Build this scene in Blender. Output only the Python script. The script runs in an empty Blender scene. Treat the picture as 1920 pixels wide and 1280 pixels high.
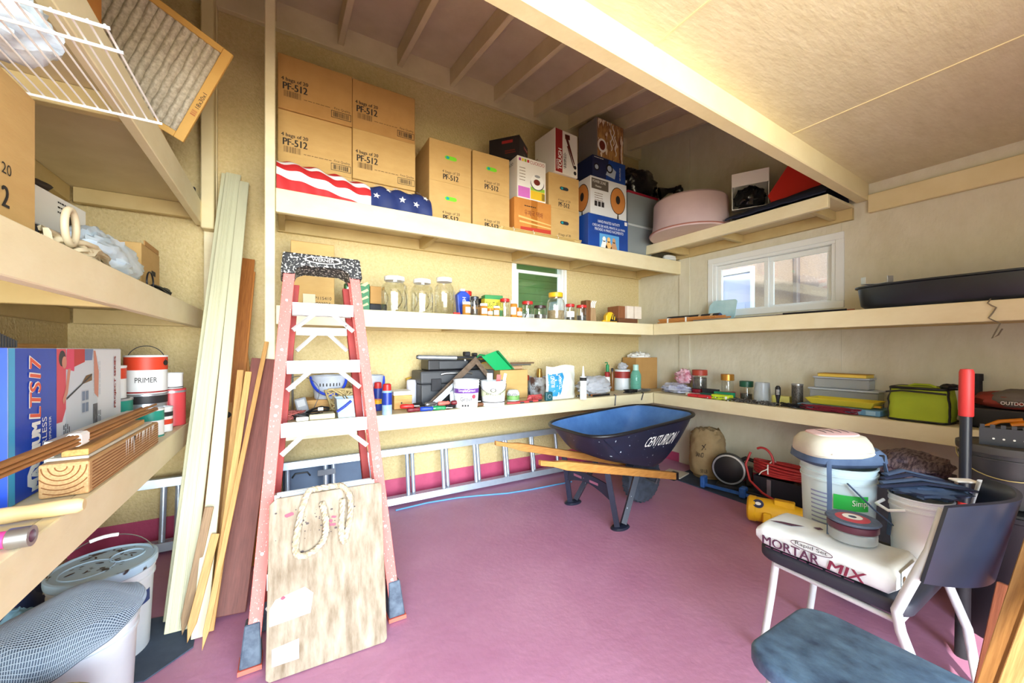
import bpy, bmesh, math, random
from mathutils import Vector, Matrix, Euler, noise
random.seed(7)
R = math.radians
SC = bpy.context.scene
COL = SC.collection

# ------------------------------------------------------------------ camera
CAMH = 1.25; F = 720.7; YAW = R(30.47); HOR = 656.0
SY, CY = math.sin(YAW), math.cos(YAW)
cam = bpy.data.cameras.new('camera'); camo = bpy.data.objects.new('camera', cam); COL.objects.link(camo)
cam.sensor_width = 36.0; cam.lens = 36.0 * F / 1920.0
cam.shift_y = (HOR - 640.0) / 1920.0
cam.clip_start = 0.02; cam.clip_end = 100
camo.location = (0, 0, CAMH); camo.rotation_euler = (R(90), 0, -YAW)
SC.camera = camo

# ------------------------------------------------------------------ world, sun, daylight, exposure
w = bpy.data.worlds.new('World'); SC.world = w; w.use_nodes = True
bg = w.node_tree.nodes['Background']; bg.inputs['Color'].default_value = (0.62, 0.78, 1.0, 1); bg.inputs['Strength'].default_value = 1.6
sun = bpy.data.lights.new('sun', 'SUN'); sun.energy = 3.0; sun.angle = R(1.0); sun.color = (1, .93, .82)
so = bpy.data.objects.new('sun', sun); COL.objects.link(so); so.rotation_euler = (R(20), R(-42), 0)
def area(name, loc, rot, sx, sy, power, color):
    l = bpy.data.lights.new(name, 'AREA'); l.shape = 'RECTANGLE'; l.size = sx; l.size_y = sy; l.energy = power; l.color = color
    o = bpy.data.objects.new(name, l); COL.objects.link(o); o.location = loc; o.rotation_euler = rot; return o
# daylight through the open doorway behind the camera, and the glow of the sunlit ground outside it
area('doorway_daylight', (-.9, -8.0, 2.7), (R(84), 0, R(-10)), 11.0, 5.2, 1500, (.74, .88, 1.0))
area('sunlit_ground_glow', (0.0, -4.6, 0.05), (R(125), 0, R(-8)), 6.0, 3.6, 500, (1.0, .89, .66))
SC.view_settings.view_transform = 'Standard'; SC.view_settings.look = 'None'
SC.view_settings.gamma = 1.0; SC.view_settings.use_curve_mapping = False
SC.view_settings.exposure = 1.14

# ------------------------------------------------------------------ pixel helpers (a pixel gives a direction; the touched plane gives the distance)
def ray(px, py=HOR):
    l = (px - 960.0) / F; u = (HOR - py) / F
    return Vector((CY * l + SY, CY - SY * l, u))
def onZ(px, py, z):
    r = ray(px, py); return Vector((0, 0, CAMH)) + r * ((z - CAMH) / r.z)
def onY(px, py, Y):
    r = ray(px, py); return Vector((0, 0, CAMH)) + r * (Y / r.y)
def onX(px, py, X):
    r = ray(px, py); return Vector((0, 0, CAMH)) + r * (X / r.x)
def cs(px0, px1, pyt, zb, Y=None, X=None):
    """upright round thing: centre x, y, radius, height"""
    pc = (px0 + px1) / 2; r = ray(pc); d = Y / r.y if Y is not None else X / r.x
    l = (pc - 960) / F
    rad = (px1 - px0) * d / F / 2 / math.sqrt(1 + l * l)
    return r.x * d, r.y * d, rad, CAMH + (HOR - pyt) / F * d - zb

# ------------------------------------------------------------------ materials
def lin(c):
    return tuple(((v / 255) / 12.92 if v / 255 <= .04045 else ((v / 255 + .055) / 1.055) ** 2.4) for v in c)
MATS = {}
def mat(name, c, rough=.6, metal=0, c2=None, ns=8, amt=.5, bump=0, bs=40, stretch=(1, 1, 1), speck=None, ss=60, sth=.62, coat=0, bdist=.01, detail=4, sheen=0):
    if name in MATS: return MATS[name]
    m = bpy.data.materials.new(name); m.use_nodes = True; nt = m.node_tree; N = nt.nodes; L = nt.links
    b = N['Principled BSDF']; b.inputs['Roughness'].default_value = rough; b.inputs['Metallic'].default_value = metal
    if coat: b.inputs['Coat Weight'].default_value = coat
    base = lin(c) + (1,)
    b.inputs['Base Color'].default_value = base
    m.diffuse_color = base
    if c2 or bump or speck:
        tc = N.new('ShaderNodeTexCoord'); mp = N.new('ShaderNodeMapping'); mp.inputs['Scale'].default_value = stretch
        L.new(tc.outputs['Object'], mp.inputs['Vector'])
    out = None
    if c2:
        n = N.new('ShaderNodeTexNoise'); n.inputs['Scale'].default_value = ns; n.inputs['Detail'].default_value = detail; n.inputs['Roughness'].default_value = .6
        L.new(mp.outputs[0], n.inputs['Vector'])
        cr = N.new('ShaderNodeValToRGB'); cr.color_ramp.elements[0].position = .5 - amt / 2; cr.color_ramp.elements[1].position = .5 + amt / 2
        cr.color_ramp.elements[0].color = base; cr.color_ramp.elements[1].color = lin(c2) + (1,)
        L.new(n.outputs['Fac'], cr.inputs['Fac']); out = cr.outputs['Color']
    if speck:
        n = N.new('ShaderNodeTexNoise'); n.inputs['Scale'].default_value = ss; n.inputs['Detail'].default_value = 3
        L.new(mp.outputs[0], n.inputs['Vector'])
        cr = N.new('ShaderNodeValToRGB'); cr.color_ramp.elements[0].position = sth; cr.color_ramp.elements[1].position = sth + .03
        L.new(n.outputs['Fac'], cr.inputs['Fac'])
        mx = N.new('ShaderNodeMix'); mx.data_type = 'RGBA'
        L.new(cr.outputs['Color'], mx.inputs['Factor'])
        if out: L.new(out, mx.inputs['A'])
        else: mx.inputs['A'].default_value = base
        mx.inputs['B'].default_value = lin(speck) + (1,); out = mx.outputs['Result']
    if out: L.new(out, b.inputs['Base Color'])
    if bump:
        n = N.new('ShaderNodeTexNoise'); n.inputs['Scale'].default_value = bs; n.inputs['Detail'].default_value = 5
        L.new(mp.outputs[0], n.inputs['Vector'])
        bp = N.new('ShaderNodeBump'); bp.inputs['Strength'].default_value = bump; bp.inputs['Distance'].default_value = bdist
        L.new(n.outputs['Fac'], bp.inputs['Height']); L.new(bp.outputs['Normal'], b.inputs['Normal'])
    MATS[name] = m; return m
def wood(name, c, c2, axis='x', ring=14, rough=.6, bump=.15):
    """long grain along one local axis"""
    if name in MATS: return MATS[name]
    s = {'x': (.6, 9, 9), 'y': (9, .6, 9), 'z': (9, 9, .6)}[axis]
    return mat(name, c, rough, c2=c2, ns=ring, amt=.45, bump=bump, bs=ring * 3, stretch=s, bdist=.004)
def glassy(name, tint=(1, 1, 1), clear=.8, rough=.03):
    if name in MATS: return MATS[name]
    m = bpy.data.materials.new(name); m.use_nodes = True; nt = m.node_tree; N = nt.nodes; L = nt.links
    N.remove(N['Principled BSDF']); o = N['Material Output']
    t = N.new('ShaderNodeBsdfTransparent'); t.inputs['Color'].default_value = tint + (1,)
    if clear > .9: g = N.new('ShaderNodeBsdfGlossy'); g.inputs['Color'].default_value = (.95, .95, .95, 1)
    else: g = N.new('ShaderNodeBsdfPrincipled'); g.inputs['Base Color'].default_value = tuple(.75 * v for v in tint) + (1,)
    g.inputs['Roughness'].default_value = rough
    lw = N.new('ShaderNodeLayerWeight'); lw.inputs['Blend'].default_value = .5
    fr = N.new('ShaderNodeMath'); fr.operation = 'POWER'; fr.inputs[1].default_value = 3.0; L.new(lw.outputs['Facing'], fr.inputs[0])
    mth = N.new('ShaderNodeMath'); mth.operation = 'MULTIPLY_ADD'; mth.inputs[1].default_value = .6; mth.inputs[2].default_value = 1 - clear; mth.use_clamp = True
    L.new(fr.outputs[0], mth.inputs[0])
    mx = N.new('ShaderNodeMixShader'); L.new(mth.outputs[0], mx.inputs[0]); L.new(t.outputs[0], mx.inputs[1]); L.new(g.outputs[0], mx.inputs[2])
    L.new(mx.outputs[0], o.inputs['Surface']); MATS[name] = m; return m

# ------------------------------------------------------------------ mesh builder
class M:
    def __init__(s): s.v = []; s.f = []; s.uvs = None
    def add(s, vs, fs, T=None):
        o = len(s.v)
        s.v += [tuple(T @ Vector(p)) if T is not None else tuple(p) for p in vs]
        s.f += [tuple(i + o for i in f) for f in fs]; return s
    def box(s, x0, y0, z0, x1, y1, z1, T=None):
        return s.add([(x0, y0, z0), (x1, y0, z0), (x1, y1, z0), (x0, y1, z0), (x0, y0, z1), (x1, y0, z1), (x1, y1, z1), (x0, y1, z1)],
                     [(0, 3, 2, 1), (4, 5, 6, 7), (0, 1, 5, 4), (1, 2, 6, 5), (2, 3, 7, 6), (3, 0, 4, 7)], T)
    def cyl(s, p0, p1, r0, r1=None, n=14, T=None):
        return s.tube([p0, p1], [r0, r0 if r1 is None else r1], n, T=T)
    def tube(s, pts, r, n=8, closed=False, T=None, cap=True, flat=None):
        P = [Vector(p) for p in pts]; k = len(P); rr = r if isinstance(r, (list, tuple)) else [r] * k
        vs = []; up = None; fs = []
        for i in range(k):
            a = P[(i - 1) % k] if (closed or i > 0) else P[i]; b = P[(i + 1) % k] if (closed or i < k - 1) else P[i]
            t = (b - a); t = t.normalized() if t.length > 1e-9 else Vector((0, 0, 1))
            if up is None:
                up = Vector((0, 0, 1)) if abs(t.z) < .9 else Vector((1, 0, 0))
            x = up - t * up.dot(t)
            if x.length < 1e-6: x = t.orthogonal()
            x.normalize(); y = t.cross(x); up = x
            fl = flat if flat else 1
            for j in range(n):
                a_ = 2 * math.pi * j / n
                vs.append(P[i] + (x * math.cos(a_) * fl + y * math.sin(a_)) * rr[i])
        m = k if closed else k - 1
        for i in range(m):
            for j in range(n):
                a0 = i * n + j; a1 = i * n + (j + 1) % n; b0 = ((i + 1) % k) * n + j; b1 = ((i + 1) % k) * n + (j + 1) % n
                fs.append((a0, a1, b1, b0))
        if not closed and cap:
            fs.append(tuple(range(n - 1, -1, -1))); fs.append(tuple((k - 1) * n + j for j in range(n)))
        return s.add(vs, fs, T)
    def lathe(s, prof, n=24, T=None, c=(0, 0), cap=True, sx=1, sy=1):
        vs = []; fs = []
        for r, z in prof:
            for j in range(n):
                a = 2 * math.pi * j / n; vs.append((c[0] + r * sx * math.cos(a), c[1] + r * sy * math.sin(a), z))
        for i in range(len(prof) - 1):
            for j in range(n):
                fs.append((i * n + j, i * n + (j + 1) % n, (i + 1) * n + (j + 1) % n, (i + 1) * n + j))
        if cap:
            if prof[0][0] > 1e-4: fs.append(tuple(range(n - 1, -1, -1)))
            if prof[-1][0] > 1e-4: fs.append(tuple((len(prof) - 1) * n + j for j in range(n)))
        return s.add(vs, fs, T)
    def prism(s, poly, a, b, axis='y', T=None):
        """polygon in the plane normal to axis, extruded from a to b"""
        def p(u, v, t): return {'x': (t, u, v), 'y': (u, t, v), 'z': (u, v, t)}[axis]
        n = len(poly); vs = [p(u, v, a) for u, v in poly] + [p(u, v, b) for u, v in poly]
        fs = [tuple(range(n)), tuple(range(2 * n - 1, n - 1, -1))] + [(i, i + n, (i + 1) % n + n, (i + 1) % n) for i in range(n)]
        return s.add(vs, fs, T)
    def grid(s, nu, nv, f, T=None, thick=0):
        vs = [f(i / nu, j / nv) for j in range(nv + 1) for i in range(nu + 1)]
        fs = [(j * (nu + 1) + i, j * (nu + 1) + i + 1, (j + 1) * (nu + 1) + i + 1, (j + 1) * (nu + 1) + i) for j in range(nv) for i in range(nu)]
        if thick:
            k = len(vs)
            nrm = [Vector((0, 0, 0)) for _ in vs]
            for q in fs:
                a, b, c = Vector(vs[q[0]]), Vector(vs[q[1]]), Vector(vs[q[3]]); nn = (b - a).cross(c - a)
                for i in q: nrm[i] += nn
            vs2 = [tuple(Vector(v) - nr.normalized() * thick if nr.length > 0 else v) for v, nr in zip(vs, nrm)]
            fs2 = [tuple(i + k for i in reversed(q)) for q in fs]
            ed = []
            for i in range(nu): ed.append((i, i + 1)); ed.append((nv * (nu + 1) + i + 1, nv * (nu + 1) + i))
            for j in range(nv): ed.append(((j + 1) * (nu + 1), j * (nu + 1))); ed.append((j * (nu + 1) + nu, (j + 1) * (nu + 1) + nu))
            fs3 = [(b, a, a + k, b + k) for a, b in ed]
            return s.add(list(vs) + vs2, fs + fs2 + fs3, T)
        return s.add(vs, fs, T)
    def blob(s, c, rx, ry, rz, amp=.15, fr=3, seed=0, nu=28, nv=18, floor=None, T=None, flatb=.8):
        """crumpled rounded lump resting on z = c.z"""
        def f(u, v):
            a = u * 2 * math.pi; t = (v - .5) * math.pi
            d = Vector((math.cos(a) * math.cos(t), math.sin(a) * math.cos(t), math.sin(t)))
            k = 1 + amp * (noise.noise(d * fr + Vector((seed, seed * .7, 0))) + .6 * noise.noise(d * fr * 2.7 + Vector((seed, 3, seed))) + .35 * abs(noise.noise(d * fr * 6 + Vector((seed, 3, seed)))))
            p = d * k; z = max(p.z, -flatb)
            return (c[0] + p.x * rx, c[1] + p.y * ry, c[2] + (z + flatb) * rz)
        return s.grid(nu, nv, f, T)
    def build(s, name, m, parent=None, bevel=0, seg=1, smooth=0, T=None, weld=False):
        me = bpy.data.meshes.new(name)
        bm = bmesh.new()
        vv = [bm.verts.new(p) for p in s.v]
        for f in s.f:
            try: bm.faces.new([vv[i] for i in f])
            except ValueError: pass
        if weld: bmesh.ops.remove_doubles(bm, verts=bm.verts, dist=1e-5)
        bmesh.ops.recalc_face_normals(bm, faces=bm.faces)
        if bevel:
            es = [e for e in bm.edges if len(e.link_faces) == 2 and e.calc_face_angle(0) > R(32)]
            bmesh.ops.bevel(bm, geom=es, offset=bevel, segments=seg, profile=.5, affect='EDGES', clamp_overlap=True)
        bm.to_mesh(me); bm.free()
        if smooth:
            for p in me.polygons: p.use_smooth = True
            me.set_sharp_from_angle(angle=R(smooth))
        if m is not None: me.materials.append(m)
        o = bpy.data.objects.new(name, me); COL.objects.link(o)
        if T is not None: o.matrix_world = T
        if parent is not None: o.parent = parent
        return o
def tag(o, label=None, cat=None, group=None, kind=None):
    if label: o['label'] = label
    if cat: o['category'] = cat
    if group: o['group'] = group
    if kind: o['kind'] = kind
    return o
def thing(name, label, cat, loc=(0, 0, 0), rz=0, group=None, rot=None):
    o = bpy.data.objects.new(name, None); COL.objects.link(o); o.empty_display_size = .05
    o.location = loc; o.rotation_euler = rot if rot else (0, 0, rz)
    return tag(o, label, cat, group)
def copy_tree(o, loc=None, rz=None, label=None, parent=None):
    c = o.copy(); COL.objects.link(c)
    if parent is not None: c.parent = parent
    if loc is not None: c.location = loc
    if rz is not None: c.rotation_euler = (0, 0, rz)
    if label: c['label'] = label
    for ch in list(o.children): copy_tree(ch, parent=c)
    return c
def align(p0, p1, roll_up=(0, 0, 1)):
    """matrix whose local z runs from p0 to p1"""
    p0 = Vector(p0); z = (Vector(p1) - p0).normalized(); u = Vector(roll_up)
    x = u.cross(z)
    if x.length < 1e-5: x = z.orthogonal()
    x.normalize(); y = z.cross(x)
    return Matrix.Translation(p0) @ Matrix((x, y, z)).transposed().to_4x4()
def jit(a): return random.uniform(-a, a)

FONT_CACHE = {}
def text_data(s):
    if s in FONT_CACHE: return FONT_CACHE[s]
    cu = bpy.data.curves.new('t', 'FONT'); cu.body = s; cu.size = 1.0; cu.resolution_u = 3
    o = bpy.data.objects.new('t', cu); COL.objects.link(o)
    dg = bpy.context.evaluated_depsgraph_get(); me = bpy.data.meshes.new_from_object(o.evaluated_get(dg))
    v = [tuple(p.co) for p in me.vertices]; f = [tuple(p.vertices) for p in me.polygons]
    bpy.data.objects.remove(o); bpy.data.curves.remove(cu); bpy.data.meshes.remove(me)
    if not v: v = [(0, 0, 0), (1, 0, 0), (1, 1, 0)]; f = [(0, 1, 2)]
    x0 = min(p[0] for p in v); x1 = max(p[0] for p in v); y0 = min(p[1] for p in v); y1 = max(p[1] for p in v)
    FONT_CACHE[s] = (v, f, x0, x1, y0, y1); return FONT_CACHE[s]
def lettering(parent, s, m, o, u, v, w=None, h=.02, slant=0, name='lettering', bold=0):
    """flat print on a face: o = lower left corner, u = reading direction, v = up"""
    vs, fs, x0, x1, y0, y1 = text_data(s)
    u = Vector(u).normalized(); v = Vector(v).normalized(); n = u.cross(v); o = Vector(o)
    sy = h / (y1 - y0); sx = (w / (x1 - x0)) if w else sy
    mm = M()
    offs = [0] if not bold else [-bold, 0, bold]
    for i, b in enumerate(offs):
        mm.add([o + u * ((p[0] - x0) * sx + (p[1] - y0) * sy * slant + b) + v * ((p[1] - y0) * sy) + n * (.0012 + .0003 * i) for p in vs], fs)
    return mm.build(name, m, parent)
def lettering_round(parent, s, m, r, z, a0, w=None, h=.02, name='lettering', up=1):
    """print wrapped on an upright cylinder; a0 = angle of the middle of the word"""
    vs, fs, x0, x1, y0, y1 = text_data(s); sy = h / (y1 - y0); sx = (w / (x1 - x0)) if w else sy; W = (x1 - x0) * sx
    q = []
    for p in vs:
        a = a0 + ((p[0] - x0) * sx - W / 2) / r
        q.append(((r + .002) * math.cos(a), (r + .002) * math.sin(a), z + (p[1] - y0) * sy))
    return M().add(q, fs).build(name, m, parent)
def patch(parent, m, o, u, v, w, h, name='label', off=.0008, th=.0004):
    """thin printed panel stuck on a face"""
    u = Vector(u).normalized(); v = Vector(v).normalized(); n = u.cross(v); o = Vector(o) + n * off
    return M().add([o, o + u * w, o + u * w + v * h, o + v * h], [(0, 1, 2, 3)]).build(name, m, parent)
def poly_patch(parent, m, o, u, v, pts, name='printed_shape', off=.001):
    u = Vector(u).normalized(); v = Vector(v).normalized(); n = u.cross(v); o = Vector(o) + n * off
    return M().add([o + u * a + v * b for a, b in pts], [tuple(range(len(pts)))]).build(name, m, parent)
def disc_pts(cx, cy, rx, ry=None, n=24, a0=0, a1=2 * math.pi):
    ry = ry or rx; return [(cx + rx * math.cos(a0 + (a1 - a0) * i / n), cy + ry * math.sin(a0 + (a1 - a0) * i / n)) for i in range(n)]
def barcode(parent, m, o, u, v, w, h, n=18):
    u = Vector(u).normalized(); v = Vector(v).normalized(); nn = u.cross(v); o = Vector(o) + nn * .0014; mm = M(); x = 0; st = w / n
    for i in range(n):
        ww = st * random.choice((.3, .5, .75)); a = o + u * (i * st)
        mm.add([a, a + u * ww, a + u * ww + v * h, a + v * h], [(0, 1, 2, 3)])
    return mm.build('barcode', m, parent)
def print_lines(parent, m, o, u, v, w, n, pitch, h, name='small_print'):
    u = Vector(u).normalized(); v = Vector(v).normalized(); nn = u.cross(v); o = Vector(o) + nn * .0014; mm = M()
    for i in range(n):
        x = 0
        while x < w * .92:
            ww = random.uniform(.06, .18) * w; ww = min(ww, w - x); a = o + u * x - v * (i * pitch)
            mm.add([a, a + u * ww, a + u * ww + v * h, a + v * h], [(0, 1, 2, 3)]); x += ww + .03 * w
    return mm.build(name, m, parent)
X_, Y_, Z_ = Vector((1, 0, 0)), Vector((0, 1, 0)), Vector((0, 0, 1))
# ------------------------------------------------------------------ room constants
XW, YW, XLW = 3.79, 3.33, -1.125
YF, XF, XL = 2.73, 3.33, -0.48
ZL, ZM, ZT, ZTR, ZLL, ZLM = .80, 1.522, 2.232, 2.365, .835, 1.515
SL = .155                                    # roof pitch, high at the back wall
def roofz(y): return 3.80 + SL * (y - YW)
paint = mat('cream_paint', (232, 217, 172), .5, c2=(222, 205, 155), ns=5, bump=.12, bs=30)
paint2 = mat('cream_shelf_paint', (236, 224, 186), .48, c2=(226, 211, 168), ns=6, bump=.10, bs=36, stretch=(1, 1, 2))
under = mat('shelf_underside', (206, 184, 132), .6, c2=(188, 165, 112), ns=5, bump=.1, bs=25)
stucco = mat('stucco', (226, 206, 156), .85, c2=(210, 188, 132), ns=46, amt=.5, bump=.8, bs=75, bdist=.016)
pinkp = mat('pink_paint', (198, 84, 120), .5, c2=(182, 70, 106), ns=9, bump=.2, bs=60)
panel = mat('wall_panel_paint', (224, 219, 198), .6, c2=(212, 206, 180), ns=9, bump=.7, bs=24, stretch=(1, 1, .5), bdist=.010)
raft = mat('rafter_paint', (228, 214, 180), .6, c2=(216, 200, 162), ns=6, bump=.15, bs=30)
deckm = mat('roof_deck', (222, 208, 180), .7, c2=(206, 190, 160), ns=4, bump=.2, bs=20)
white = mat('white_vinyl', (238, 242, 240), .35)
glass = glassy('window_glass', (.96, 1, .99), .93)
floorm = mat('painted_concrete', (200, 146, 178), .42, c2=(182, 122, 158), ns=2.2, amt=.55, bump=.30, bs=28, stretch=(1, 1, 1), bdist=.006)

# floor
o = M().box(XLW - .1, -1.0, -.08, XW + .1, YW + .1, 0).build('floor', floorm); tag(o, kind='structure')
# back wall with window opening
WBX0, WBX1, WBZ0, WBZ1 = 1.985, 2.62, 1.56, 2.19
m = M(); zt = roofz(YW) + .05
m.box(XLW - .1, YW, 0, WBX0, YW + .1, zt); m.box(WBX1, YW, 0, XW + .1, YW + .1, zt)
m.box(WBX0, YW, 0, WBX1, YW + .1, WBZ0); m.box(WBX0, YW, WBZ1, WBX1, YW + .1, zt)
wb = m.build('wall_back', stucco); tag(wb, kind='structure')
# right wall with window opening, following the roof slope
WRY0, WRY1, WRZ0, WRZ1 = 1.335, 2.355, 1.585, 2.135
m = M()
def rw(y0, y1, z0, z1=None):
    if z1 is None: m.prism([(y0, z0), (y1, z0), (y1, roofz(y1)), (y0, roofz(y0))], XW, XW + .1, 'x')
    else: m.box(XW, y0, z0, XW + .1, y1, z1)
rw(-1.0, WRY0, 0); rw(WRY1, YW, 0); rw(WRY0, WRY1, 0, WRZ0); rw(WRY0, WRY1, WRZ1)
wr = m.build('wall_right', panel); tag(wr, kind='structure')
# battens and panel joints on the right wall
for i, (y0, y1) in enumerate(((2.62, 2.75),)):
    o = M().box(XW - .012, y0, 0, XW, y1, roofz(y0) - .15).build('batten', panel, wr, bevel=.002)
for y in (1.30, .08):
    o = M().box(XW - .004, y, 0, XW, y + .012, roofz(y) - .15).build('panel_joint', panel, wr)
m = M()
m.prism([(-1.0, 0), (YW, 0), (YW, roofz(YW)), (-1.0, roofz(-1.0))], XLW - .1, XLW, 'x')
wl = m.build('wall_left', stucco); tag(wl, kind='structure')
# front wall right of the open doorway
m = M(); m.box(1.75, -.72, 0, XW + .1, -.6, roofz(-.6)); m.box(XLW - .1, -.72, 2.42, 1.75, -.6, roofz(-.6))
o = m.build('wall_front', panel); tag(o, kind='structure')
# painted strip at the foot of the walls
o = M().box(-.4, YW - .006, 0, XW - .006, YW, .155).build('baseboard_back', pinkp); tag(o, kind='structure')
o = M().box(XLW, YW - .006, 0, -.4, YW, .155).build('baseboard_back_left', pinkp); tag(o, kind='structure')
o = M().box(XW - .006, -.5, 0, XW, YW, .10).build('baseboard_right', pinkp); tag(o, kind='structure')
# roof deck, rafters
ceil = M().prism([(-1.0, roofz(-1)), (YW + .1, roofz(YW + .1)), (YW + .1, roofz(YW + .1) + .05), (-1, roofz(-1) + .05)], XLW - .1, XW + .1, 'x').build('ceiling', deckm)
tag(ceil, kind='structure')
rx = [-.98, -.52, -.08, .37, .83, 1.30, 1.75, 2.21, 2.66, 3.11, 3.56]
for x in rx:
    M().prism([(-.6, roofz(-.6) - .15), (YW - .04, roofz(YW - .04) - .15), (YW - .04, roofz(YW - .04)), (-.6, roofz(-.6))], x - .02, x + .022, 'x').build('rafter', raft, ceil, bevel=.003)
o = M().box(XLW, YW - .045, 3.60, XW, YW, roofz(YW) - .0).build('trim_1', raft, bevel=.004); tag(o, kind='structure')
o = M().box(-.48, YW - .14, 2.05, -.41, YW - .045, 3.62).build('trim_9', paint, bevel=.006); tag(o, kind='structure')
# cross beam with the lower plywood ceiling in front of it
BA, BB = Vector((-1.12, 1.072, 0)), Vector((XW, 1.206, 0)); ang = math.atan2((BB - BA).y, (BB - BA).x); bl = (BB - BA).length
T = Matrix.Translation(BA) @ Matrix.Rotation(ang, 4, 'Z')
o = M().box(0, -.075, 2.375, bl - .01, 0, 2.53).build('trim_2', paint, bevel=.006, T=T); tag(o, kind='structure')
low = M().prism([(XLW, -.6), (XW, -.6), (XW, 1.19), (XLW, 1.06)], 2.50, 2.518, 'z').build('soffit', mat('plywood_ceiling', (226, 216, 182), .55, c2=(214, 202, 164), ns=7, bump=.25, bs=16, stretch=(1, 3, 1)), bevel=.002)
tag(low, kind='structure')
for x in (1.30, 2.52):
    M().box(x, -.6, 2.496, x + .008, 1.09, 2.50).build('panel_joint', paint, low)
o = M().box(XW - .04, -.6, 2.275, XW, 1.13, 2.41).build('trim_3', paint, bevel=.005); tag(o, kind='structure')
# post in front of the back shelves, stud beside the left shelves
o = M().box(-.108, 2.695, 0, -.055, 2.785, roofz(2.7) - .15).build('trim_4', paint2, bevel=.004); tag(o, kind='structure')
o = M().box(-.478, YW - .045, 0, -.405, YW, 3.60).build('trim_5', paint2, bevel=.004); tag(o, kind='structure')

# ------------------------------------------------------------------ shelves
def shelf(label, deck, fasc, brackets=(), ledgers=(), group=None):
    t = thing('wall_shelf', label, 'shelf', (deck[0], deck[1], deck[5]), group='built-in shelves')
    L_ = Vector((deck[0], deck[1], deck[5]))
    def bx(b, n, mm, bev=.003):
        M().box(b[0] - L_.x, b[1] - L_.y, b[2] - L_.z, b[3] - L_.x, b[4] - L_.y, b[5] - L_.z).build(n, mm, t, bevel=bev)
    bx(deck, 'shelf_board', mat('shelf_board_paint', (222, 208, 172), .55, c2=(206, 190, 150), ns=5, bump=.1, bs=25), .001); bx(fasc, 'front_rail', paint2)
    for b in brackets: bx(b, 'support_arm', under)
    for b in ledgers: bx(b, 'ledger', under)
    return t
e = .001
def back_shelf(label, z, fh, xs, nolegder=None):
    br = [(x, YF + .04 + e, z - .02 - .085, x + .04, YW - .041, z - .02 - e) for x in xs]
    shelf(label, (-.053, YF + .04, z - .02, XW - e, YW - e, z), (-.053, YF, z - fh, XF + (.0 if fh < .13 else XW - XF - .002), YF + .04 - e, z + .001), br,
          [(-.053, YW - .04, z - .02 - .09, (nolegder or XW) - .001, YW - e, z - .02 - e)])
back_shelf('long cream shelf on the back wall stacked with cartons', ZT, .143, (-.045, 1.0, 1.93, 2.66, 3.70), )
back_shelf('long cream shelf on the back wall lined with glass jars', ZM, .115, (.4, 1.2, 2.1, 3.0), )
back_shelf('long cream shelf on the back wall covered with buckets and tools', ZL, .108, (.4, 1.2, 2.1, 3.0))
def right_shelf(label, z, fh, y0, y1, x0=XF):
    br = [(x0 + .04 + e, y, z - (.105 if z < 2 else .09), XW - .041, y + .04, z - .02 - e) for y in (y0 + .1, (y0 + y1) / 2, y1 - .25)]
    shelf(label, (x0 + .04, y0, z - .02, XW - e, y1, z), (x0, y0, z - fh, x0 + .04 - e, y1, z + .001), br, [(XW - .04, y0, z - .11, XW - e, y1, z - .02 - e)])
right_shelf('cream shelf under the sliding window holding a long black pan', ZM, .115, -.2, YF - e)
right_shelf('cream shelf on the right wall holding the lime cooler bag', ZL, .108, -.2, YF - e)
right_shelf('short cream shelf up at the beam holding the round tub', ZTR, .095, 1.22, 2.855)
def left_shelf(label, z, fh, y0, far):
    br = [(XLW + .041, y, z - .105, XL - .04 - e, y + .04, z - .02 - e) for y in (y0 + .1, 2.0)]
    shelf(label, (XLW + e, y0, z - .02, XL - .04, YW - .046, z), (XL - .04 + e, y0, z - fh, XL, YW - .046, z + .001), br,
          [(XLW + e, y0, z - .11, XLW + .04, YW - .09, z - .02 - e), (XLW + .05, YW - .09, z - .11, XL - .05, YW - .046, z - .02 - e)])
left_shelf('cream shelf on the left wall piled with paint cans and timber', ZLL, .115, .55, 0)
left_shelf('cream shelf on the left wall with cable and plastic bag', ZLM, .118, .55, 0)
left_shelf('high cream shelf on the left wall holding the pleated filter', 2.23, .145, .55, 0)

# ------------------------------------------------------------------ windows
def vinyl_window(name, T, w, h, meeting, sash_gap=0):
    """local x across, y outward, z up, origin lower left of the opening, room side y = 0"""
    fr = M()
    t = .05
    def ring(mm, x0, z0, x1, z1, k, y0, y1):
        mm.box(x0, y0, z0, x1, y1, z0 + k); mm.box(x0, y0, z1 - k, x1, y1, z1); mm.box(x0, y0, z0 + k, x0 + k, y1, z1 - k); mm.box(x1 - k, y0, z0 + k, x1, y1, z1 - k)
    root = M(); ring(root, 0, 0, w, h, .03, .0, .09)
    ro = root.build(name, white, bevel=.003, T=T); tag(ro, kind='structure')
    return ro, ring
T = Matrix.Translation((XW, WRY1, WRZ0)) @ Matrix.Rotation(R(-90), 4, 'Z')     # local x = -Y, local y = +X
w_, h_ = WRY1 - WRY0, WRZ1 - WRZ0
win, ring = vinyl_window('window_1', T, w_, h_, .5)
tr = M(); ring(tr, -.055, -.0, w_ + .055, h_ + .05, .055, -.014, 0); tr.build('window_casing', white, win, bevel=.003)
s1 = M(); ring(s1, .032, .032, w_ * .50, h_ - .032, .036, .02, .045); s1 = s1.build('window_sash', white, win, bevel=.003)
M().box(.068, .030, .068, w_ * .5 - .036, .034, h_ - .068).build('pane', glass, s1)
M().box(w_ * .5 - .035, .012, h_ * .48, w_ * .5 - .015, .02, h_ * .56).build('latch', white, s1, bevel=.002)
s2 = M(); ring(s2, w_ * .485, .032, w_ - .032, h_ - .032, .045, .047, .072); s2 = s2.build('window_sash', white, win, bevel=.003)
M().box(w_ * .485 + .045, .057, .077, w_ - .077, .061, h_ - .077).build('pane', glass, s2)
T = Matrix.Translation((WBX0, YW, WBZ0))
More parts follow.
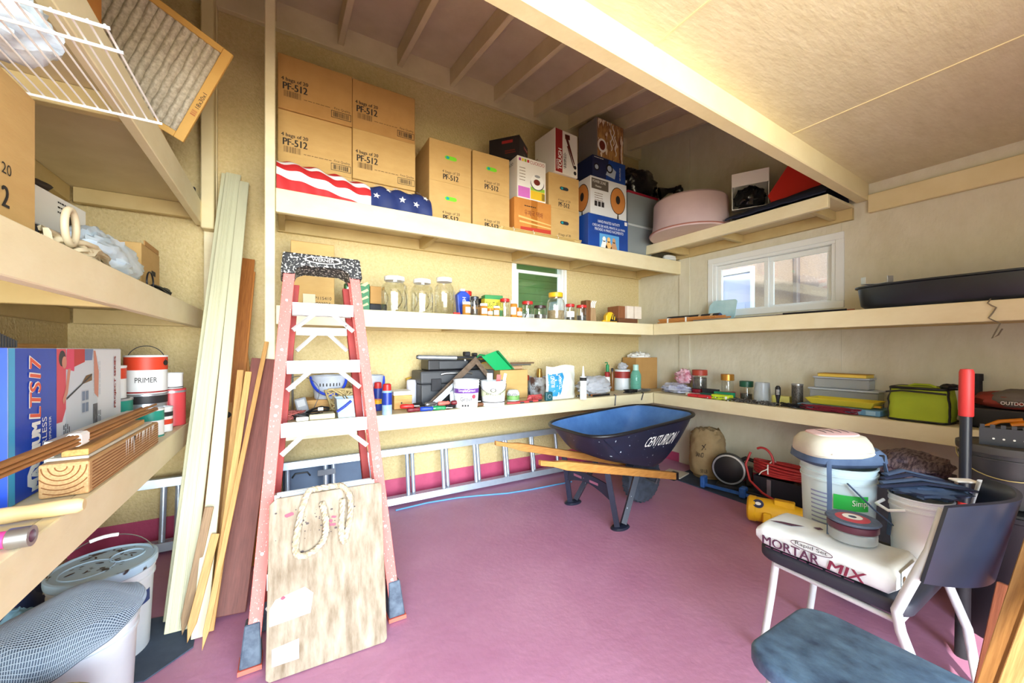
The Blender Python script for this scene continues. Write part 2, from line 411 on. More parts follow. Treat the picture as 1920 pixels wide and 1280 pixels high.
w_, h_ = WBX1 - WBX0, WBZ1 - WBZ0
win, ring = vinyl_window('window_2', T, w_, h_, .5)
s1 = M(); ring(s1, .032, .032, w_ - .032, h_ - .115, .032, .02, .045); s1 = s1.build('window_sash', white, win, bevel=.003)
M().box(.064, .030, .064, w_ - .064, .034, h_ - .147).build('pane', glass, s1)
M().box(.032, .06, h_ - .14, w_ - .032, .064, h_ - .032).build('pane', glass, win)
tr = M(); ring(tr, -.03, .0, w_ + .03, h_ + .0, .03, -.01, 0); tr.build('window_casing', white, win, bevel=.002)

# ------------------------------------------------------------------ outside
gnd = M().box(-6, -8, -.16, 12, 12, -.09).build('ground', mat('dry_ground', (206, 186, 150), .9, c2=(190, 168, 130), ns=3, bump=.3, bs=20)); tag(gnd, 'dry tan ground outside the shed', 'ground', kind='structure')
NX = 5.25
nb = thing('neighbour_building', 'taupe stucco building with a pale door seen through the sliding window', 'building', (NX, 1.0, -.09))
tst = mat('taupe_stucco', (168, 150, 142), .9, c2=(152, 134, 126), ns=60, bump=.5, bs=90)
M().box(0, -1.0, 0, .2, 3.6, 3.2).build('stucco_wall', tst, nb)
M().box(-.07, 1.19, 0, -.001, 1.24, 3.2).build('downpipe', mat('dark_taupe', (120, 108, 108), .6), nb, bevel=.01)
dr = M().box(-.03, 1.74, 0, -.001, 2.10, 2.36).build('pale_door', mat('lavender_white', (196, 200, 236), .4), nb, bevel=.006)
m = M(); m.box(-.05, 1.70, 0, -.001, 1.738, 2.43); m.box(-.05, 2.102, 0, -.001, 2.16, 2.43); m.box(-.05, 1.738, 2.362, -.001, 2.102, 2.43)
m.build('door_frame', white, nb, bevel=.004)
for z0 in (.3, 1.2):
    M().box(-.036, 1.81, z0, -.0305, 2.03, z0 + .75).build('door_panel', MATS['lavender_white'], dr, bevel=.004)
gs = thing('garden_screen', 'green slatted screen beyond the small back window', 'screen', (1.5, YW + .55, -.09))
gm = mat('green_slat', (96, 138, 84), .6, c2=(80, 120, 70), ns=6)
for k in range(16):
    M().box(0, 0, 1.42 + k * .085, 2.6, .012, 1.42 + k * .085 + .0847).build('slat', gm, gs, bevel=.004)
for x in (0.02, 1.3, 2.54): M().box(x, .013, 0, x + .04, .05, 2.8).build('screen_post', gm, gs)
# ------------------------------------------------------------------ common object materials
card = mat('cardboard', (204, 168, 106), .8, c2=(194, 156, 94), ns=7, bump=.08, bs=50, stretch=(1, 1, 3))
card_d = mat('cardboard_dark', (190, 146, 86), .8, c2=(176, 132, 74), ns=7, bump=.08, bs=50)
card_o = mat('cardboard_orange', (206, 138, 62), .75, c2=(190, 122, 50), ns=9, bump=.08, bs=50)
ink = mat('black_ink', (34, 30, 28), .7)
inkb = mat('brown_ink', (104, 78, 46), .8)
wht = mat('white_plastic', (236, 238, 236), .4)
offw = mat('off_white_card', (232, 228, 218), .6)
blk = mat('black_plastic', (22, 22, 26), .42)
blkm = mat('black_matte', (30, 30, 34), .7, c2=(44, 44, 50), ns=30)
red = mat('red_plastic', (196, 38, 34), .4)
redc = mat('red_card', (150, 34, 32), .6)
blue = mat('blue_plastic', (26, 66, 176), .4)
bluec = mat('blue_card', (24, 74, 160), .5, c2=(18, 56, 132), ns=5)
green = mat('green_plastic', (20, 140, 80), .4)
yel = mat('yellow_plastic', (236, 186, 30), .4)
alu = mat('aluminium', (206, 212, 216), .35, .75, c2=(180, 188, 194), ns=22, bump=.05)
steel = mat('steel', (168, 170, 172), .35, .9)
dsteel = mat('dark_steel', (84, 86, 92), .45, .8)
woodl = wood('pine_wood', (214, 168, 98), (184, 132, 66), 'z')
woodx = wood('pine_wood_x', (214, 168, 98), (184, 132, 66), 'x')
woody = wood('pine_wood_y', (210, 164, 96), (180, 130, 66), 'y')
clear = glassy('clear_glass', (.985, .995, .99), .955)
clearp = glassy('clear_plastic', (.90, .94, .96), .62, .2)
amber = glassy('amber_plastic', (1.0, .52, .10), .55, .1)
pagew = mat('paper', (240, 238, 230), .7)

def carton(label, x0, x1, z0, z1, Y, dep, m=None, group=None, name='cardboard_box', cat='box', rz=0):
    t = thing(name, label, cat, (x0, Y, z0), rz, group)
    w, h = x1 - x0 - .003, z1 - z0 - .002
    M().box(0, 0, 0, w, dep, h).build('box_body', m or card, t, bevel=.003)
    return t, w, h, dep
def flap_seam(t, w, h, d, m=inkb):
    M().box(.002, d / 2 - .001, h - .0003, w - .002, d / 2 + .001, h + .0006).build('top_seam', m, t)

# PF-512 cartons, three rows in two columns behind the flag
rows = ((2.233, 2.472), (2.472, 2.832), (2.832, 3.19))
cols = ((-.046, .408), (.408, .862))
names = {(0, 0): 'bottom carton behind the flag stripes, tucked beside the post', (0, 1): 'bottom carton behind the blue starred end of the flag',
         (1, 0): 'printed carton beside the post, middle of its stack behind the flag', (1, 1): 'printed carton above the starred end of the flag, middle of its stack',
         (2, 0): 'printed carton beside the post, topmost of the tall stack', (2, 1): 'printed carton topmost of the second tall stack from the post'}
for r_, (z0, z1) in enumerate(rows):
    for c_, (x0, x1) in enumerate(cols):
        t, w, h, d = carton(names[(r_, c_)], x0, x1, z0, z1, 2.925 + .012 * ((r_ + c_) % 2), .36, card_d if r_ == 2 else card, 'large cartons behind the flag')
        flap_seam(t, w, h, d)
        if r_ > 0:
            lettering(t, '4 bags of 20', ink, (.02, 0, h * .50), X_, Z_, w=.155, h=.030, bold=.0008)
            lettering(t, 'PF-512', ink, (.03, 0, h * .36), X_, Z_, w=.14, h=.046, bold=.0018)
            barcode(t, inkb, (.035, 0, h * .23), X_, Z_, .10, .04)
            print_lines(t, inkb, (.15, 0, h * .25), X_, Z_, .17, 1, .02, .004)
            lettering(t, 'First Quality.', ink, (w - .115, 0, h * .235), X_, Z_, w=.105, h=.020)
            m = M(); bx, bz, bw, bh = w - .135, h * .085, .125, .045
            for q in ((bx, bz, bx + bw, bz + .003), (bx, bz + bh, bx + bw, bz + bh + .003), (bx, bz, bx + .003, bz + bh), (bx + bw, bz, bx + bw + .003, bz + bh + .003)):
                m.box(q[0], -.0012, q[1], q[2], 0, q[3])
            m.build('barcode_frame', ink, t)
            barcode(t, ink, (bx + .012, 0, bz + .008), X_, Z_, .10, .032)
# end-on cartons with hand holes
hole_g = mat('handle_hole_green', (120, 214, 40), .5); hole_c = mat('handle_hole_cyan', (20, 150, 160), .5); hole_k = mat('handle_hole_dark', (40, 44, 50), .8)
ends = ((.94, 1.292, 'carton with a green hand hole', hole_g, hole_c), (1.302, 1.65, 'carton with a lime hand hole', hole_g, hole_c), (2.06, 2.42, 'carton with a dark blue hand hole', hole_k, hole_c))
for k, (x0, x1, lb, h1, h2) in enumerate(ends):
    for r_, (z0, z1) in enumerate(((2.233, 2.556), (2.556, 2.88))):
        pos = ('beside the tall stacks', 'next to the rice cooker box', 'under the leaf blower box')[k]
        t, w, h, d = carton(f'{lb} {pos}, {"upper" if r_ else "lower"} of two', x0 + .004 * r_, x1 + .004 * r_, z0, z1, 2.84 + .01 * r_, .42, card, 'end-on cartons with hand holes')
        flap_seam(t, w, h, d)
        if not (k == 1 and r_ == 0):
            hp = disc_pts(w * .5 - .028, h * .62, .022, .016, 14, math.pi / 2, 3 * math.pi / 2) + disc_pts(w * .5 + .028, h * .62, .022, .016, 14, -math.pi / 2, math.pi / 2)
            poly_patch(t, h1, (0, 0, 0), X_, Z_, hp, 'hand_hole', off=.0008)
            poly_patch(t, h2, (0, 0, 0), X_, Z_, disc_pts(w * .5 - .026, h * .622, .014, .011), 'hand_hole_liner', off=.0014)
        lettering(t, '4 bags of 20', ink, (w * .30, 0, h * .22), X_, Z_, w=.145, h=.028)
        lettering(t, 'PF-512', ink, (w * .32, 0, h * .08), X_, Z_, w=.125, h=.042, bold=.0018)
# ------------------------------------------------------------------ flag rolled along the front of the shelf
flag = thing('flag', 'folded red, white and blue flag with stars and stripes lying along the top shelf', 'flag', (-.05, 2.83, ZT + .002))
FL = .985
def fsec(u, v):
    """u along the roll, v around from the front foot over the top to the back"""
    x = u * FL; a = R(-8 + 196 * v)
    hh = .205 - .055 * u + .010 * math.sin(u * 9); ww = .074
    wr_ = .007 * math.sin(u * 46 + v * 9) + .006 * noise.noise(Vector((u * 16, v * 6, 1)))
    y = -math.cos(a) * (ww + wr_); z = max(math.sin(a), 0) ** .75 * (hh + wr_ * 1.3)
    return (x, y, z + .001)
fred = mat('flag_red', (190, 36, 38), .6, bump=.3, bs=14); fwht = mat('flag_white', (236, 232, 228), .6, bump=.3, bs=14); fblu = mat('flag_blue', (34, 52, 110), .65, c2=(26, 40, 90), ns=10, bump=.3, bs=14)
def strip(u0, u1, vf0, vf1, name, mm, off=0):
    def f(a, b):
        u = u0 + (u1 - u0) * a
        v = vf0(u) + (vf1(u) - vf0(u)) * b
        p = fsec(u, min(max(v, 0), 1))
        return p if not off else (p[0], p[1] - off, p[2] + off * .6)
    return M().grid(40, 10, f, thick=.003).build(name, mm, flag, smooth=60)
US = .56
edges = [0, .10, .19, .30, .39, .52, .62, 1.0]
skew = lambda u, e: e - .20 * (u - .2) if 0 < e < 1 else e
for i in range(7):
    strip(0, US, (lambda u, e=edges[i]: skew(u, e)), (lambda u, e=edges[i + 1]: skew(u, e)), 'stripe', fred if i % 2 == 0 else fwht)
strip(US, 1.0, lambda u: 0, lambda u: 1, 'star_field', fblu)
def star_on(u, v, s):
    c = Vector(fsec(u, v)); du = (Vector(fsec(u + .02, v)) - c).normalized(); dv = (Vector(fsec(u, v + .03)) - c); n = du.cross(dv).normalized(); dv = n.cross(du)
    if n.y > 0: n = -n
    pts = [c + n * .006 + (du * math.sin(a) + dv * math.cos(a)) * (s if k % 2 == 0 else s * .42) for k, a in ((k, k * math.pi / 5 + .2) for k in range(10))]
    cc = c + n * .0075
    M().add(pts + [cc], [(k, (k + 1) % 10, 10) for k in range(10)]).build('star', fwht, flag)
for u, v in ((.60, .17), (.61, .42), (.68, .26), (.74, .42), (.78, .16), (.84, .34), (.88, .14), (.91, .44), (.95, .25), (.80, .50), (.70, .48)): star_on(u, v, .026)
M().add([fsec(1.0, v / 12) for v in range(13)], [tuple(range(13))]).build('rolled_end', fblu, flag)

# ------------------------------------------------------------------ Korean parcel box + rice cooker box
t, w, h, d = carton('orange printed parcel carton with brown tape under the rice cooker box', 1.665, 2.052, 2.233, 2.553, 2.79, .34, card_o)
poly_patch(t, mat('parcel_red', (188, 60, 40), .6), (0, 0, 0), X_, Z_, [(.06, .004), (w - .004, .004), (w - .004, .085), (.06, .075)], 'printed_band')
poly_patch(t, mat('parcel_cream', (236, 186, 110), .6), (0, 0, 0), X_, Z_, [(.05, .11), (w - .004, .095), (w - .004, .105), (.05, .125)], 'printed_stripe')
poly_patch(t, MATS['parcel_cream'], (0, 0, 0), X_, Z_, [(.04, .15), (w - .004, .125), (w - .004, .133), (.04, .168)], 'printed_stripe')
lettering(t, '우체국 택배', mat('dark_red_ink', (110, 34, 20), .6), (.10, 0, h * .55), X_, Z_, w=.19, h=.05)
print_lines(t, ink, (.10, 0, h * .80), X_, Z_, .12, 1, .02, .008)
patch(t, mat('packing_tape', (176, 110, 44), .3), (.17, 0, .0), X_, Z_, .065, h, 'packing_tape', off=.0004)
t, w, h, d = carton('white rice cooker box with pink and yellow panels on the parcel carton', 1.70, 2.00, 2.554, 2.915, 2.80, .28, offw)
cw = [mat('swatch_%d' % i, c, .6) for i, c in enumerate(((170, 60, 150), (230, 190, 50), (150, 170, 40), (200, 60, 60)))]
for i in range(4): patch(t, cw[i], (.015 + i * .028, 0, h - .04), X_, Z_, .022, .024, 'colour_swatch')
lettering(t, 'CUCKOO', mat('cuckoo_red', (176, 40, 36), .6), (.13, 0, h - .045), X_, Z_, w=.15, h=.028)
print_lines(t, inkb, (.02, 0, h * .72), X_, Z_, .06, 5, .026, .006)
patch(t, mat('orchid_panel', (206, 110, 190), .6), (.008, 0, .012), X_, Z_, .12, .09, 'printed_panel')
patch(t, mat('mustard_panel', (228, 186, 40), .6), (.135, 0, .012), X_, Z_, .15, .075, 'printed_panel')
patch(t, mat('lime_panel', (150, 196, 60), .6), (.135, 0, .088), X_, Z_, .15, .03, 'printed_panel')
barcode(t, ink, (w - .045, 0, .016), X_, Z_, .035, .06, 10)
lettering(t, 'CUCKOO', ink, (0, .2, h - .06), -Y_, Z_, w=.13, h=.026)
poly_patch(t, mat('cooker_shadow_ink', (80, 80, 84), .5), (0, 0, 0), X_, Z_, disc_pts(.205, .155, .072, .06), 'printed_picture', off=.0014)
poly_patch(t, pagew, (0, 0, 0), X_, Z_, disc_pts(.205, .168, .068, .066), 'printed_picture', off=.0020)
poly_patch(t, MATS['dark_red_ink'], (0, 0, 0), X_, Z_, disc_pts(.20, .165, .034, .026), 'printed_picture', off=.0026)
poly_patch(t, mat('grey_ink', (150, 150, 152), .6), (0, 0, 0), X_, Z_, disc_pts(.205, .218, .03, .012), 'printed_picture', off=.0026)
# black appliance box turned corner-on
t = thing('appliance_box', 'black appliance box with a red corner label turned corner-on above the cartons', 'box', (1.72, 2.80, 2.9165), R(40))
M().box(0, 0, 0, .24, .28, .175).build('box_body', mat('black_card', (30, 26, 26), .45), t, bevel=.002)
patch(t, redc, (.12, 0, .11), X_, Z_, .11, .03, 'label'); lettering(t, 'TOASTER', pagew, (.125, -.001, .118), X_, Z_, w=.09, h=.014)
print_lines(t, mat('grey_print', (160, 150, 146), .6), (.12, 0, .06), X_, Z_, .1, 3, .018, .006)
patch(t, redc, (0, .16, .12), -Y_, Z_, .10, .025, 'label'); print_lines(t, MATS['dark_red_ink'], (0, .13, .05), -Y_, Z_, .1, 2, .018, .008)
# leaf blower box
t, w, h, d = carton('white and dark red power tool box standing on a carton', 2.115, 2.40, 2.882, 3.285, 2.82, .30, offw, rz=R(4))
patch(t, redc, (.004, 0, .004), X_, Z_, .085, h - .008, 'red_panel')
lettering(t, 'TOUGH', pagew, (.078, -.001, .03), Z_, -X_, w=.19, h=.042, bold=.002)
lettering(t, 'HYPER', pagew, (.032, -.001, .03), Z_, -X_, w=.09, h=.018)
m = M()
m.cyl((.14, -.0015, .34), (.24, -.0015, .12), .016, .006, 8); m.cyl((.12, -.0015, .35), (.18, -.0015, .355), .022, .022, 8); m.cyl((.15, -.0015, .27), (.23, -.0015, .09), .007, .005, 8)
m.v = [(a, -.0015 + .02 * (b + .0015) * 0, c) for a, b, c in m.v]
m.build('printed_picture', MATS['dark_red_ink'], t)
lettering(t, '12 AMP', ink, (.125, 0, .05), Z_, -X_, w=.09, h=.02); print_lines(t, ink, (.135, 0, .06), Z_, -X_, .14, 3, -.012, .006)
for zz in (.04, .095): poly_patch(t, ink, (0, 0, 0), X_, Z_, disc_pts(w - .035, zz, .018), 'printed_badge')
lettering(t, 'TOUGH', redc, (0, .25, .05), Z_, Y_, w=.16, h=.03)
# nativity box
t, w, h, d = carton('blue hand-painted nativity box standing at the front of the top shelf', 2.455, 2.985, 2.233, 2.55, 2.755, .30, bluec)
gold = mat('print_cream', (232, 236, 240), .6)
lettering(t, 'HAND-PAINTED NATIVITY', gold, (.12, 0, h - .075), X_, Z_, w=.29, h=.026)
lettering(t, 'CRÈCHE DE NOËL PEINTE À LA MAIN', gold, (.05, 0, h - .115), X_, Z_, w=.43, h=.028)
lettering(t, 'PINTADO A MANO NACIMIENTO', gold, (.08, 0, h - .152), X_, Z_, w=.38, h=.026)
patch(t, pagew, (w - .05, 0, h - .05), X_, Z_, .035, .035, 'corner_label')
patch(t, mat('pale_blue_print', (90, 160, 214), .6), (.14, 0, .006), X_, Z_, .26, .135, 'picture_panel')
for cx, cm in ((.20, pagew), (.26, MATS['parcel_cream']), (.33, mat('print_tan', (196, 150, 110), .6))):
    poly_patch(t, cm, (0, 0, 0), X_, Z_, [(cx - .045, .008), (cx + .045, .008), (cx + .02, .075), (cx - .02, .075)], 'printed_figure', off=.0016)
    poly_patch(t, cm, (0, 0, 0), X_, Z_, disc_pts(cx, .09, .022, .026), 'printed_figure', off=.0016)
patch(t, mat('pale_edge', (150, 190, 226), .6), (0, .29, .004), -Y_, Z_, .05, h - .01, 'printed_panel')
# heater box
t, w, h, d = carton('white heater box with a round copper dish picture on the nativity box', 2.50, 2.985, 2.551, 2.92, 2.775, .27, mat('pale_grey_card', (220, 222, 222), .6))
patch(t, mat('taupe_panel', (92, 84, 76), .6), (.012, 0, h - .12), X_, Z_, .22, .10, 'title_panel')
lettering(t, 'POWER ZONE', pagew, (.025, -.001, h - .06), X_, Z_, w=.17, h=.026); lettering(t, 'Heater', pagew, (.06, -.001, h - .10), X_, Z_, w=.08, h=.022)
print_lines(t, inkb, (.05, 0, h - .16), X_, Z_, .11, 4, .022, .006)
for k in range(3): patch(t, ink, (.05 + .045 * k, 0, .085), X_, Z_, .035, .05, 'printed_badge')
copper = mat('print_copper', (198, 128, 62), .6)
def dish(o, u, cx, cz, s):
    poly_patch(t, ink, o, u, Z_, disc_pts(cx, cz, .105 * s, .135), 'printed_dish', off=.0010)
    poly_patch(t, copper, o, u, Z_, disc_pts(cx, cz, .098 * s, .127), 'printed_dish', off=.0016)
    poly_patch(t, ink, o, u, Z_, disc_pts(cx, cz + .01, .03 * s, .042), 'printed_dish', off=.0022)
    poly_patch(t, ink, o, u, Z_, [(cx - .012, .006), (cx + .012, .006), (cx + .006, .06), (cx - .006, .06)], 'printed_stand', off=.0013)
dish((0, 0, 0), X_, .36, .185, 1); dish((0, .27, 0), -Y_, .15, .185, .9)
# inflator box
t, w, h, d = carton('navy and blue tyre inflator box with wheel pictures on the heater box', 2.54, 2.985, 2.922, 3.135, 2.79, .25, mat('navy_card', (24, 34, 74), .5))
poly_patch(t, bluec, (0, 0, 0), X_, Z_, [(w * .38, .003), (w - .003, .003), (w - .003, h - .004), (w * .48, h - .004)], 'printed_panel')
poly_patch(t, mat('print_silver', (176, 190, 206), .5), (0, 0, 0), X_, Z_, [(.17, .05), (.29, .03), (.31, .11), (.22, .16)], 'printed_car', off=.0016)
for cx, cz, rr in ((.05, .10, .035), (.22, .12, .045)):
    poly_patch(t, ink, (0, 0, 0), X_, Z_, disc_pts(cx, cz, rr), 'printed_wheel', off=.0020); poly_patch(t, MATS['print_silver'], (0, 0, 0), X_, Z_, disc_pts(cx, cz, rr * .65), 'printed_wheel', off=.0026)
lettering(t, 'AIR INFLATOR', pagew, (w - .07, -.001, .03), Z_, -X_, w=.13, h=.018)
print_lines(t, pagew, (.02, 0, .19), X_, Z_, .13, 1, .012, .006)
# food picture box
t, w, h, d = carton('tall carton with a pasta and sauce picture topmost of the boxes by the rafters', 2.60, 2.985, 3.137, 3.52, 2.80, .26, mat('grey_card', (120, 116, 112), .6), rz=R(2))
patch(t, mat('pasta_print', (206, 160, 92), .6, c2=(120, 70, 40), ns=26, amt=.3, stretch=(1, 1, .3), speck=(240, 226, 200), ss=24, sth=.58), (.012, 0, .006), X_, Z_, w - .02, h - .012, 'picture_panel')
poly_patch(t, pagew, (0, 0, 0), X_, Z_, disc_pts(.075, .12, .062, .066), 'printed_bowl', off=.0016); poly_patch(t, MATS['dark_red_ink'], (0, 0, 0), X_, Z_, disc_pts(.075, .12, .04, .046), 'printed_bowl', off=.0022)
for sx_, a in ((.20, .10), (.23, .16), (.26, .06)):
    m = M(); m.tube([(sx_ + .012 * math.sin(k * 1.1), -.003, a + k * .018) for k in range(12)], .004, 5); m.build('printed_noodle', pagew, t)

# ------------------------------------------------------------------ totes, black bag, tub, open box, red board, navy cloth on the corner
tote_m = glassy('grey_tote_plastic', (.42, .47, .48), .28, .35)
def tote(label, x, y, z, w, d, h, lidm):
    t = thing('storage_tote', label, 'tote', (x, y, z), 0, 'stacked plastic totes')
    m = M(); ta = .03
    vs = []
    for (s, zz) in ((ta, 0), (0, h), (.004 + 0, h), (ta + .004, .004)):
        vs += [(s, s, zz), (w - s, s, zz), (w - s, d - s, zz), (s, d - s, zz)]
    fs = [(3, 2, 1, 0), (12, 13, 14, 15)]
    for k in range(3):
        for j in range(4): fs.append((k * 4 + j, k * 4 + (j + 1) % 4, (k + 1) * 4 + (j + 1) % 4, (k + 1) * 4 + j))
    m.add(vs, fs); m.build('tub', tote_m, t)
    M().box(-.012, -.012, h + .0005, w + .012, d + .012, h + .022).build('lid', lidm, t, bevel=.006)
    for k, (c, px_) in enumerate((((150, 40, 60), .3), ((30, 130, 70), .55), ((170, 150, 60), .72), ((60, 60, 90), .2))):
        M().blob((px_ * w, d * .45, .006), w * .15, d * .22, h * .22, .3, 3, k, 14, 10).build('contents', mat('tote_stuff_%d' % k, c, .6), t)
    return t
tote('grey translucent tote standing on the top shelf beside the nativity box', 3.02, 2.80, ZT + .002, .42, .40, .30, mat('clear_lid', (190, 196, 196), .3))
tote('grey translucent tote with a red lid, upper of two', 3.02, 2.79, ZT + .325, .44, .42, .31, mat('maroon_lid', (150, 20, 44), .4))
bagk = mat('black_bag_plastic', (14, 14, 16), .18, c2=(26, 26, 30), ns=8, bump=.5, bs=9, bdist=.03)
bg_ = thing('trash_bag', 'black tied plastic bag lying on the red-lidded tote', 'bag', (3.37, 3.02, ZT + .660))
M().blob((0, 0, 0), .27, .20, .20, .22, 2.4, 4, 40, 26).build('bag_body', bagk, bg_, smooth=50)
m = M(); m.tube([(.22, -.16, .10), (.29, -.22, .125), (.345, -.265, .13)], [.07, .028, .03], 10); m.blob((.37, -.285, .085), .05, .05, .05, .3, 3, 8, 16, 10); m.build('knotted_neck', bagk, bg_, smooth=50)
tubm = mat('mauve_plastic', (206, 182, 178), .45, c2=(196, 170, 168), ns=6)
tb = thing('round_tub', 'large round mauve plastic tub upside down on the short shelf', 'tub', (3.405, 2.36, ZTR + .002))
M().lathe([(.365, 0), (.372, .012), (.365, .03), (.35, .034), (.34, .10), (.337, .11), (.33, .31), (.315, .328), (.0, .332)], 64).build('tub_body', tubm, tb, smooth=35)
M().lathe([(.373, .010), (.376, .016), (.373, .022)], 64, cap=False).build('rim_bead', mat('terracotta_edge', (160, 100, 84), .6), tb)
nc = thing('folded_tarp', 'dark navy tarp draped over the edge of the short shelf under the red board', 'tarp', (3.34, 1.235, ZTR + .002))
def tarp(u, v):
    x = -.004 + .40 * v; y = .73 * u
    z = .016 + (.085 - .045 * u) * min(1, v * 5) ** .7 * (1 if v < .85 else (1 - v) / .15) + .010 * noise.noise(Vector((u * 9, v * 9, 2)))
    return (x, y, max(z, .013))
M().grid(40, 24, tarp, thick=.012).build('cloth', mat('navy_cloth', (26, 34, 58), .8, c2=(18, 24, 44), ns=6, bump=.3, bs=12), nc, smooth=60)
ob = thing('open_box', 'tilted open white box stuffed with a black bag beside the tub', 'box', (3.42, 1.955, ZTR + .125), rot=(R(12), R(0), R(-62)))
m = M(); W_ = .27
m.box(0, 0, 0, .004, .25, .30); m.box(W_, 0, 0, W_ + .004, .25, .30); m.box(.0045, 0, 0, W_ - .0005, .25, .004); m.box(.0045, .246, .0045, W_ - .0005, .25, .30); m.box(.0045, 0, .296, W_ - .0005, .2455, .30)
m.build('box_body', pagew, ob)
M().blob((.135, .12, .006), .115, .10, .10, .25, 3, 2).build('bag_inside', bagk, ob, smooth=50)
M().add([(0, -.001, .30), (W_, -.001, .30), (W_, -.012, .19), (0, -.012, .19)], [(0, 1, 2, 3)]).build('box_flap', pagew, ob)
rb = thing('red_board', 'flat red board leaning on the navy tarp beneath the cross beam', 'board', (3.52, 1.25, ZTR + .115), rot=(R(0), R(10), R(4)))
M().prism([(0, 0), (.42, 0), (.45, .07), (.31, .30), (0, .30)], 0, .012, 'x').build('board', mat('red_sheet', (206, 44, 34), .5), rb, bevel=.002)
# bundle of canes and rope coil
bc = thing('cane_bundle', 'tied bundle of thin pale canes lying on the edge of the top shelf', 'bundle', (1.52, 2.752, ZT + .003))
for k in range(11):
    y = .004 + .0075 * (k % 4); z = .007 + .011 * (k // 4); l0 = jit(.03)
    M().tube([(l0, y, z), (.35, y + jit(.003), z + jit(.002)), (.80 + jit(.06), y + jit(.006), z)], .0055, 6).build('cane', mat('cane%d' % (k % 2), (216, 190, 130) if k % 2 else (196, 164, 100), .6), bc)
for x in (.12, .32, .58):
    M().tube([(x, -.004, .018), (x, .014, .044), (x, .034, .02), (x, .014, .0015)], .003, 6, closed=True).build('tie', pagew, bc)
rc = thing('rope_coil', 'coil of white cord at the corner end of the top shelf', 'rope', (3.66, 2.785, ZT + .003))
m = M()
for k in range(3):
    m.tube([((.085 + .006 * math.sin(k * 2)) * math.cos(a) , .040 * math.sin(a), .012 + k * .017 + .002 * math.sin(a * 3 + k)) for a in [2 * math.pi * i / 28 for i in range(28)]], .009, 7, closed=True)
m.build('cord', wht, rc, smooth=60)
# ------------------------------------------------------------------ jars, bottles, cans
def jar(label, x, y, z, r, h, lidm, neck=.82, glassm=None, fill=None, fillh=.45, group='jars on the shelf above the buckets', name='glass_jar', cat='jar', lidh=.16, ribs=False, n=28):
    t = thing(name, label, cat, (x, y, z), 0, group)
    hl = h * lidh; hb = h - hl
    pr = [(r * .90, 0), (r, hb * .06), (r, hb * .70), (r * .93, hb * .84), (r * neck, hb * .93), (r * neck, hb)]
    pr2 = [(a - .0025, max(b, .004)) for a, b in reversed(pr)]
    M().lathe(pr + pr2, n).build('jar_body', glassm or clear, t, smooth=40)
    M().lathe([(r * neck + .004, hb - .002), (r * neck + .006, hb), (r * neck + .006, h - .003), (r * neck + .002, h)], n).build('lid', lidm, t, smooth=40)
    if fill: M().lathe([(r * .9, .0045), (r - .004, hb * .06), (r - .004, hb * fillh)], n).build('contents', fill, t, smooth=40)
    return t
def pill(label, x, y, z, r, h, lab=True, group='amber pill bottles'):
    t = thing('pill_bottle', label, 'bottle', (x, y, z), R(random.uniform(-40, 40)), group)
    hb = h * .80
    M().lathe([(r * .93, 0), (r, .003), (r, hb * .93), (r * .86, hb)], 20).build('bottle_body', amber, t, smooth=40)
    M().lathe([(r * 1.02, hb), (r * 1.05, hb + .002), (r * 1.05, h - .002), (r * .98, h)], 20).build('cap', wht, t, smooth=40)
    if lab: M().add([((r + .0006) * math.cos(a), (r + .0006) * math.sin(a), zz) for zz in (hb * .2, hb * .75) for a in [R(-100 + 12 * i - 60) for i in range(9)]], [(i, i + 1, i + 10, i + 9) for i in range(8)]).build('paper_label', pagew, t, smooth=60)
    return t
MB = ZM + .0025     # base of things on the jar shelf
nails = mat('nails_fill', (120, 116, 110), .5, .5, c2=(60, 58, 56), ns=120, amt=.3)
seeds = mat('tan_fill', (176, 156, 120), .8, c2=(120, 100, 70), ns=120, amt=.3)
# flat carton, card, green carton, brown carton
x0, x1 = onY(545, 0, 2.98).x, onY(628, 0, 2.98).x
zt = onY(590, 455, 2.98).z
t, w, h, d = carton('flat tan carton standing behind the stepladder top', x0, x1, MB, zt, 2.98, .16, card)
lettering(t, 'SP115410', ink, (w * .48, 0, h * .16), X_, Z_, w=.12, h=.022); lettering(t, '0003024', ink, (w * .51, 0, h * .08), X_, Z_, w=.105, h=.022)
M().box(.002, .01, h + .0005, w - .002, d * .5, h + .004).build('loose_flap', card_d, t)
t = thing('paper_card', 'small pale card propped on the tan carton', 'card', (onY(568, 0, 2.96).x, 2.955, MB), rot=(R(-8), 0, 0))
M().box(0, 0, .002, .075, .002, .11).build('card', mat('pale_card', (222, 214, 184), .7), t)
x0, x1 = onY(648, 0, 2.9).x, onY(694, 0, 2.9).x
t, w, h, d = carton('green printed carton standing behind the stepladder rail', x0, x1, MB, onY(670, 530, 2.9).z, 2.9, .10, mat('green_card', (22, 112, 60), .5))
patch(t, pagew, (.012, 0, h * .78), X_, Z_, .05, .03, 'label'); lettering(t, 'STEEL', pagew, (.03, -.001, .06), Z_, -X_, w=.11, h=.022)
for k in range(4): poly_patch(t, mat('pale_yellow_print', (226, 220, 150), .6), (0, 0, 0), X_, Z_, [(w * .62 + .01 * k, .03 + .05 * k), (w * .95, .05 + .05 * k), (w * .9, .065 + .05 * k), (w * .6, .036 + .05 * k)], 'printed_leaf')
x0, x1 = onY(694, 0, 2.98).x, onY(722, 0, 2.98).x
t, w, h, d = carton('small brown carton on a black tray beside the green carton', x0, x1, MB + .07, onY(705, 536, 2.98).z, 2.98, .12, card_d)
t = thing('black_tray', 'flat black tray under the small brown carton', 'tray', (x0 - .01, 2.96, MB))
M().box(0, 0, 0, x1 - x0 + .02, .15, .067).build('tray', blkm, t, bevel=.006)
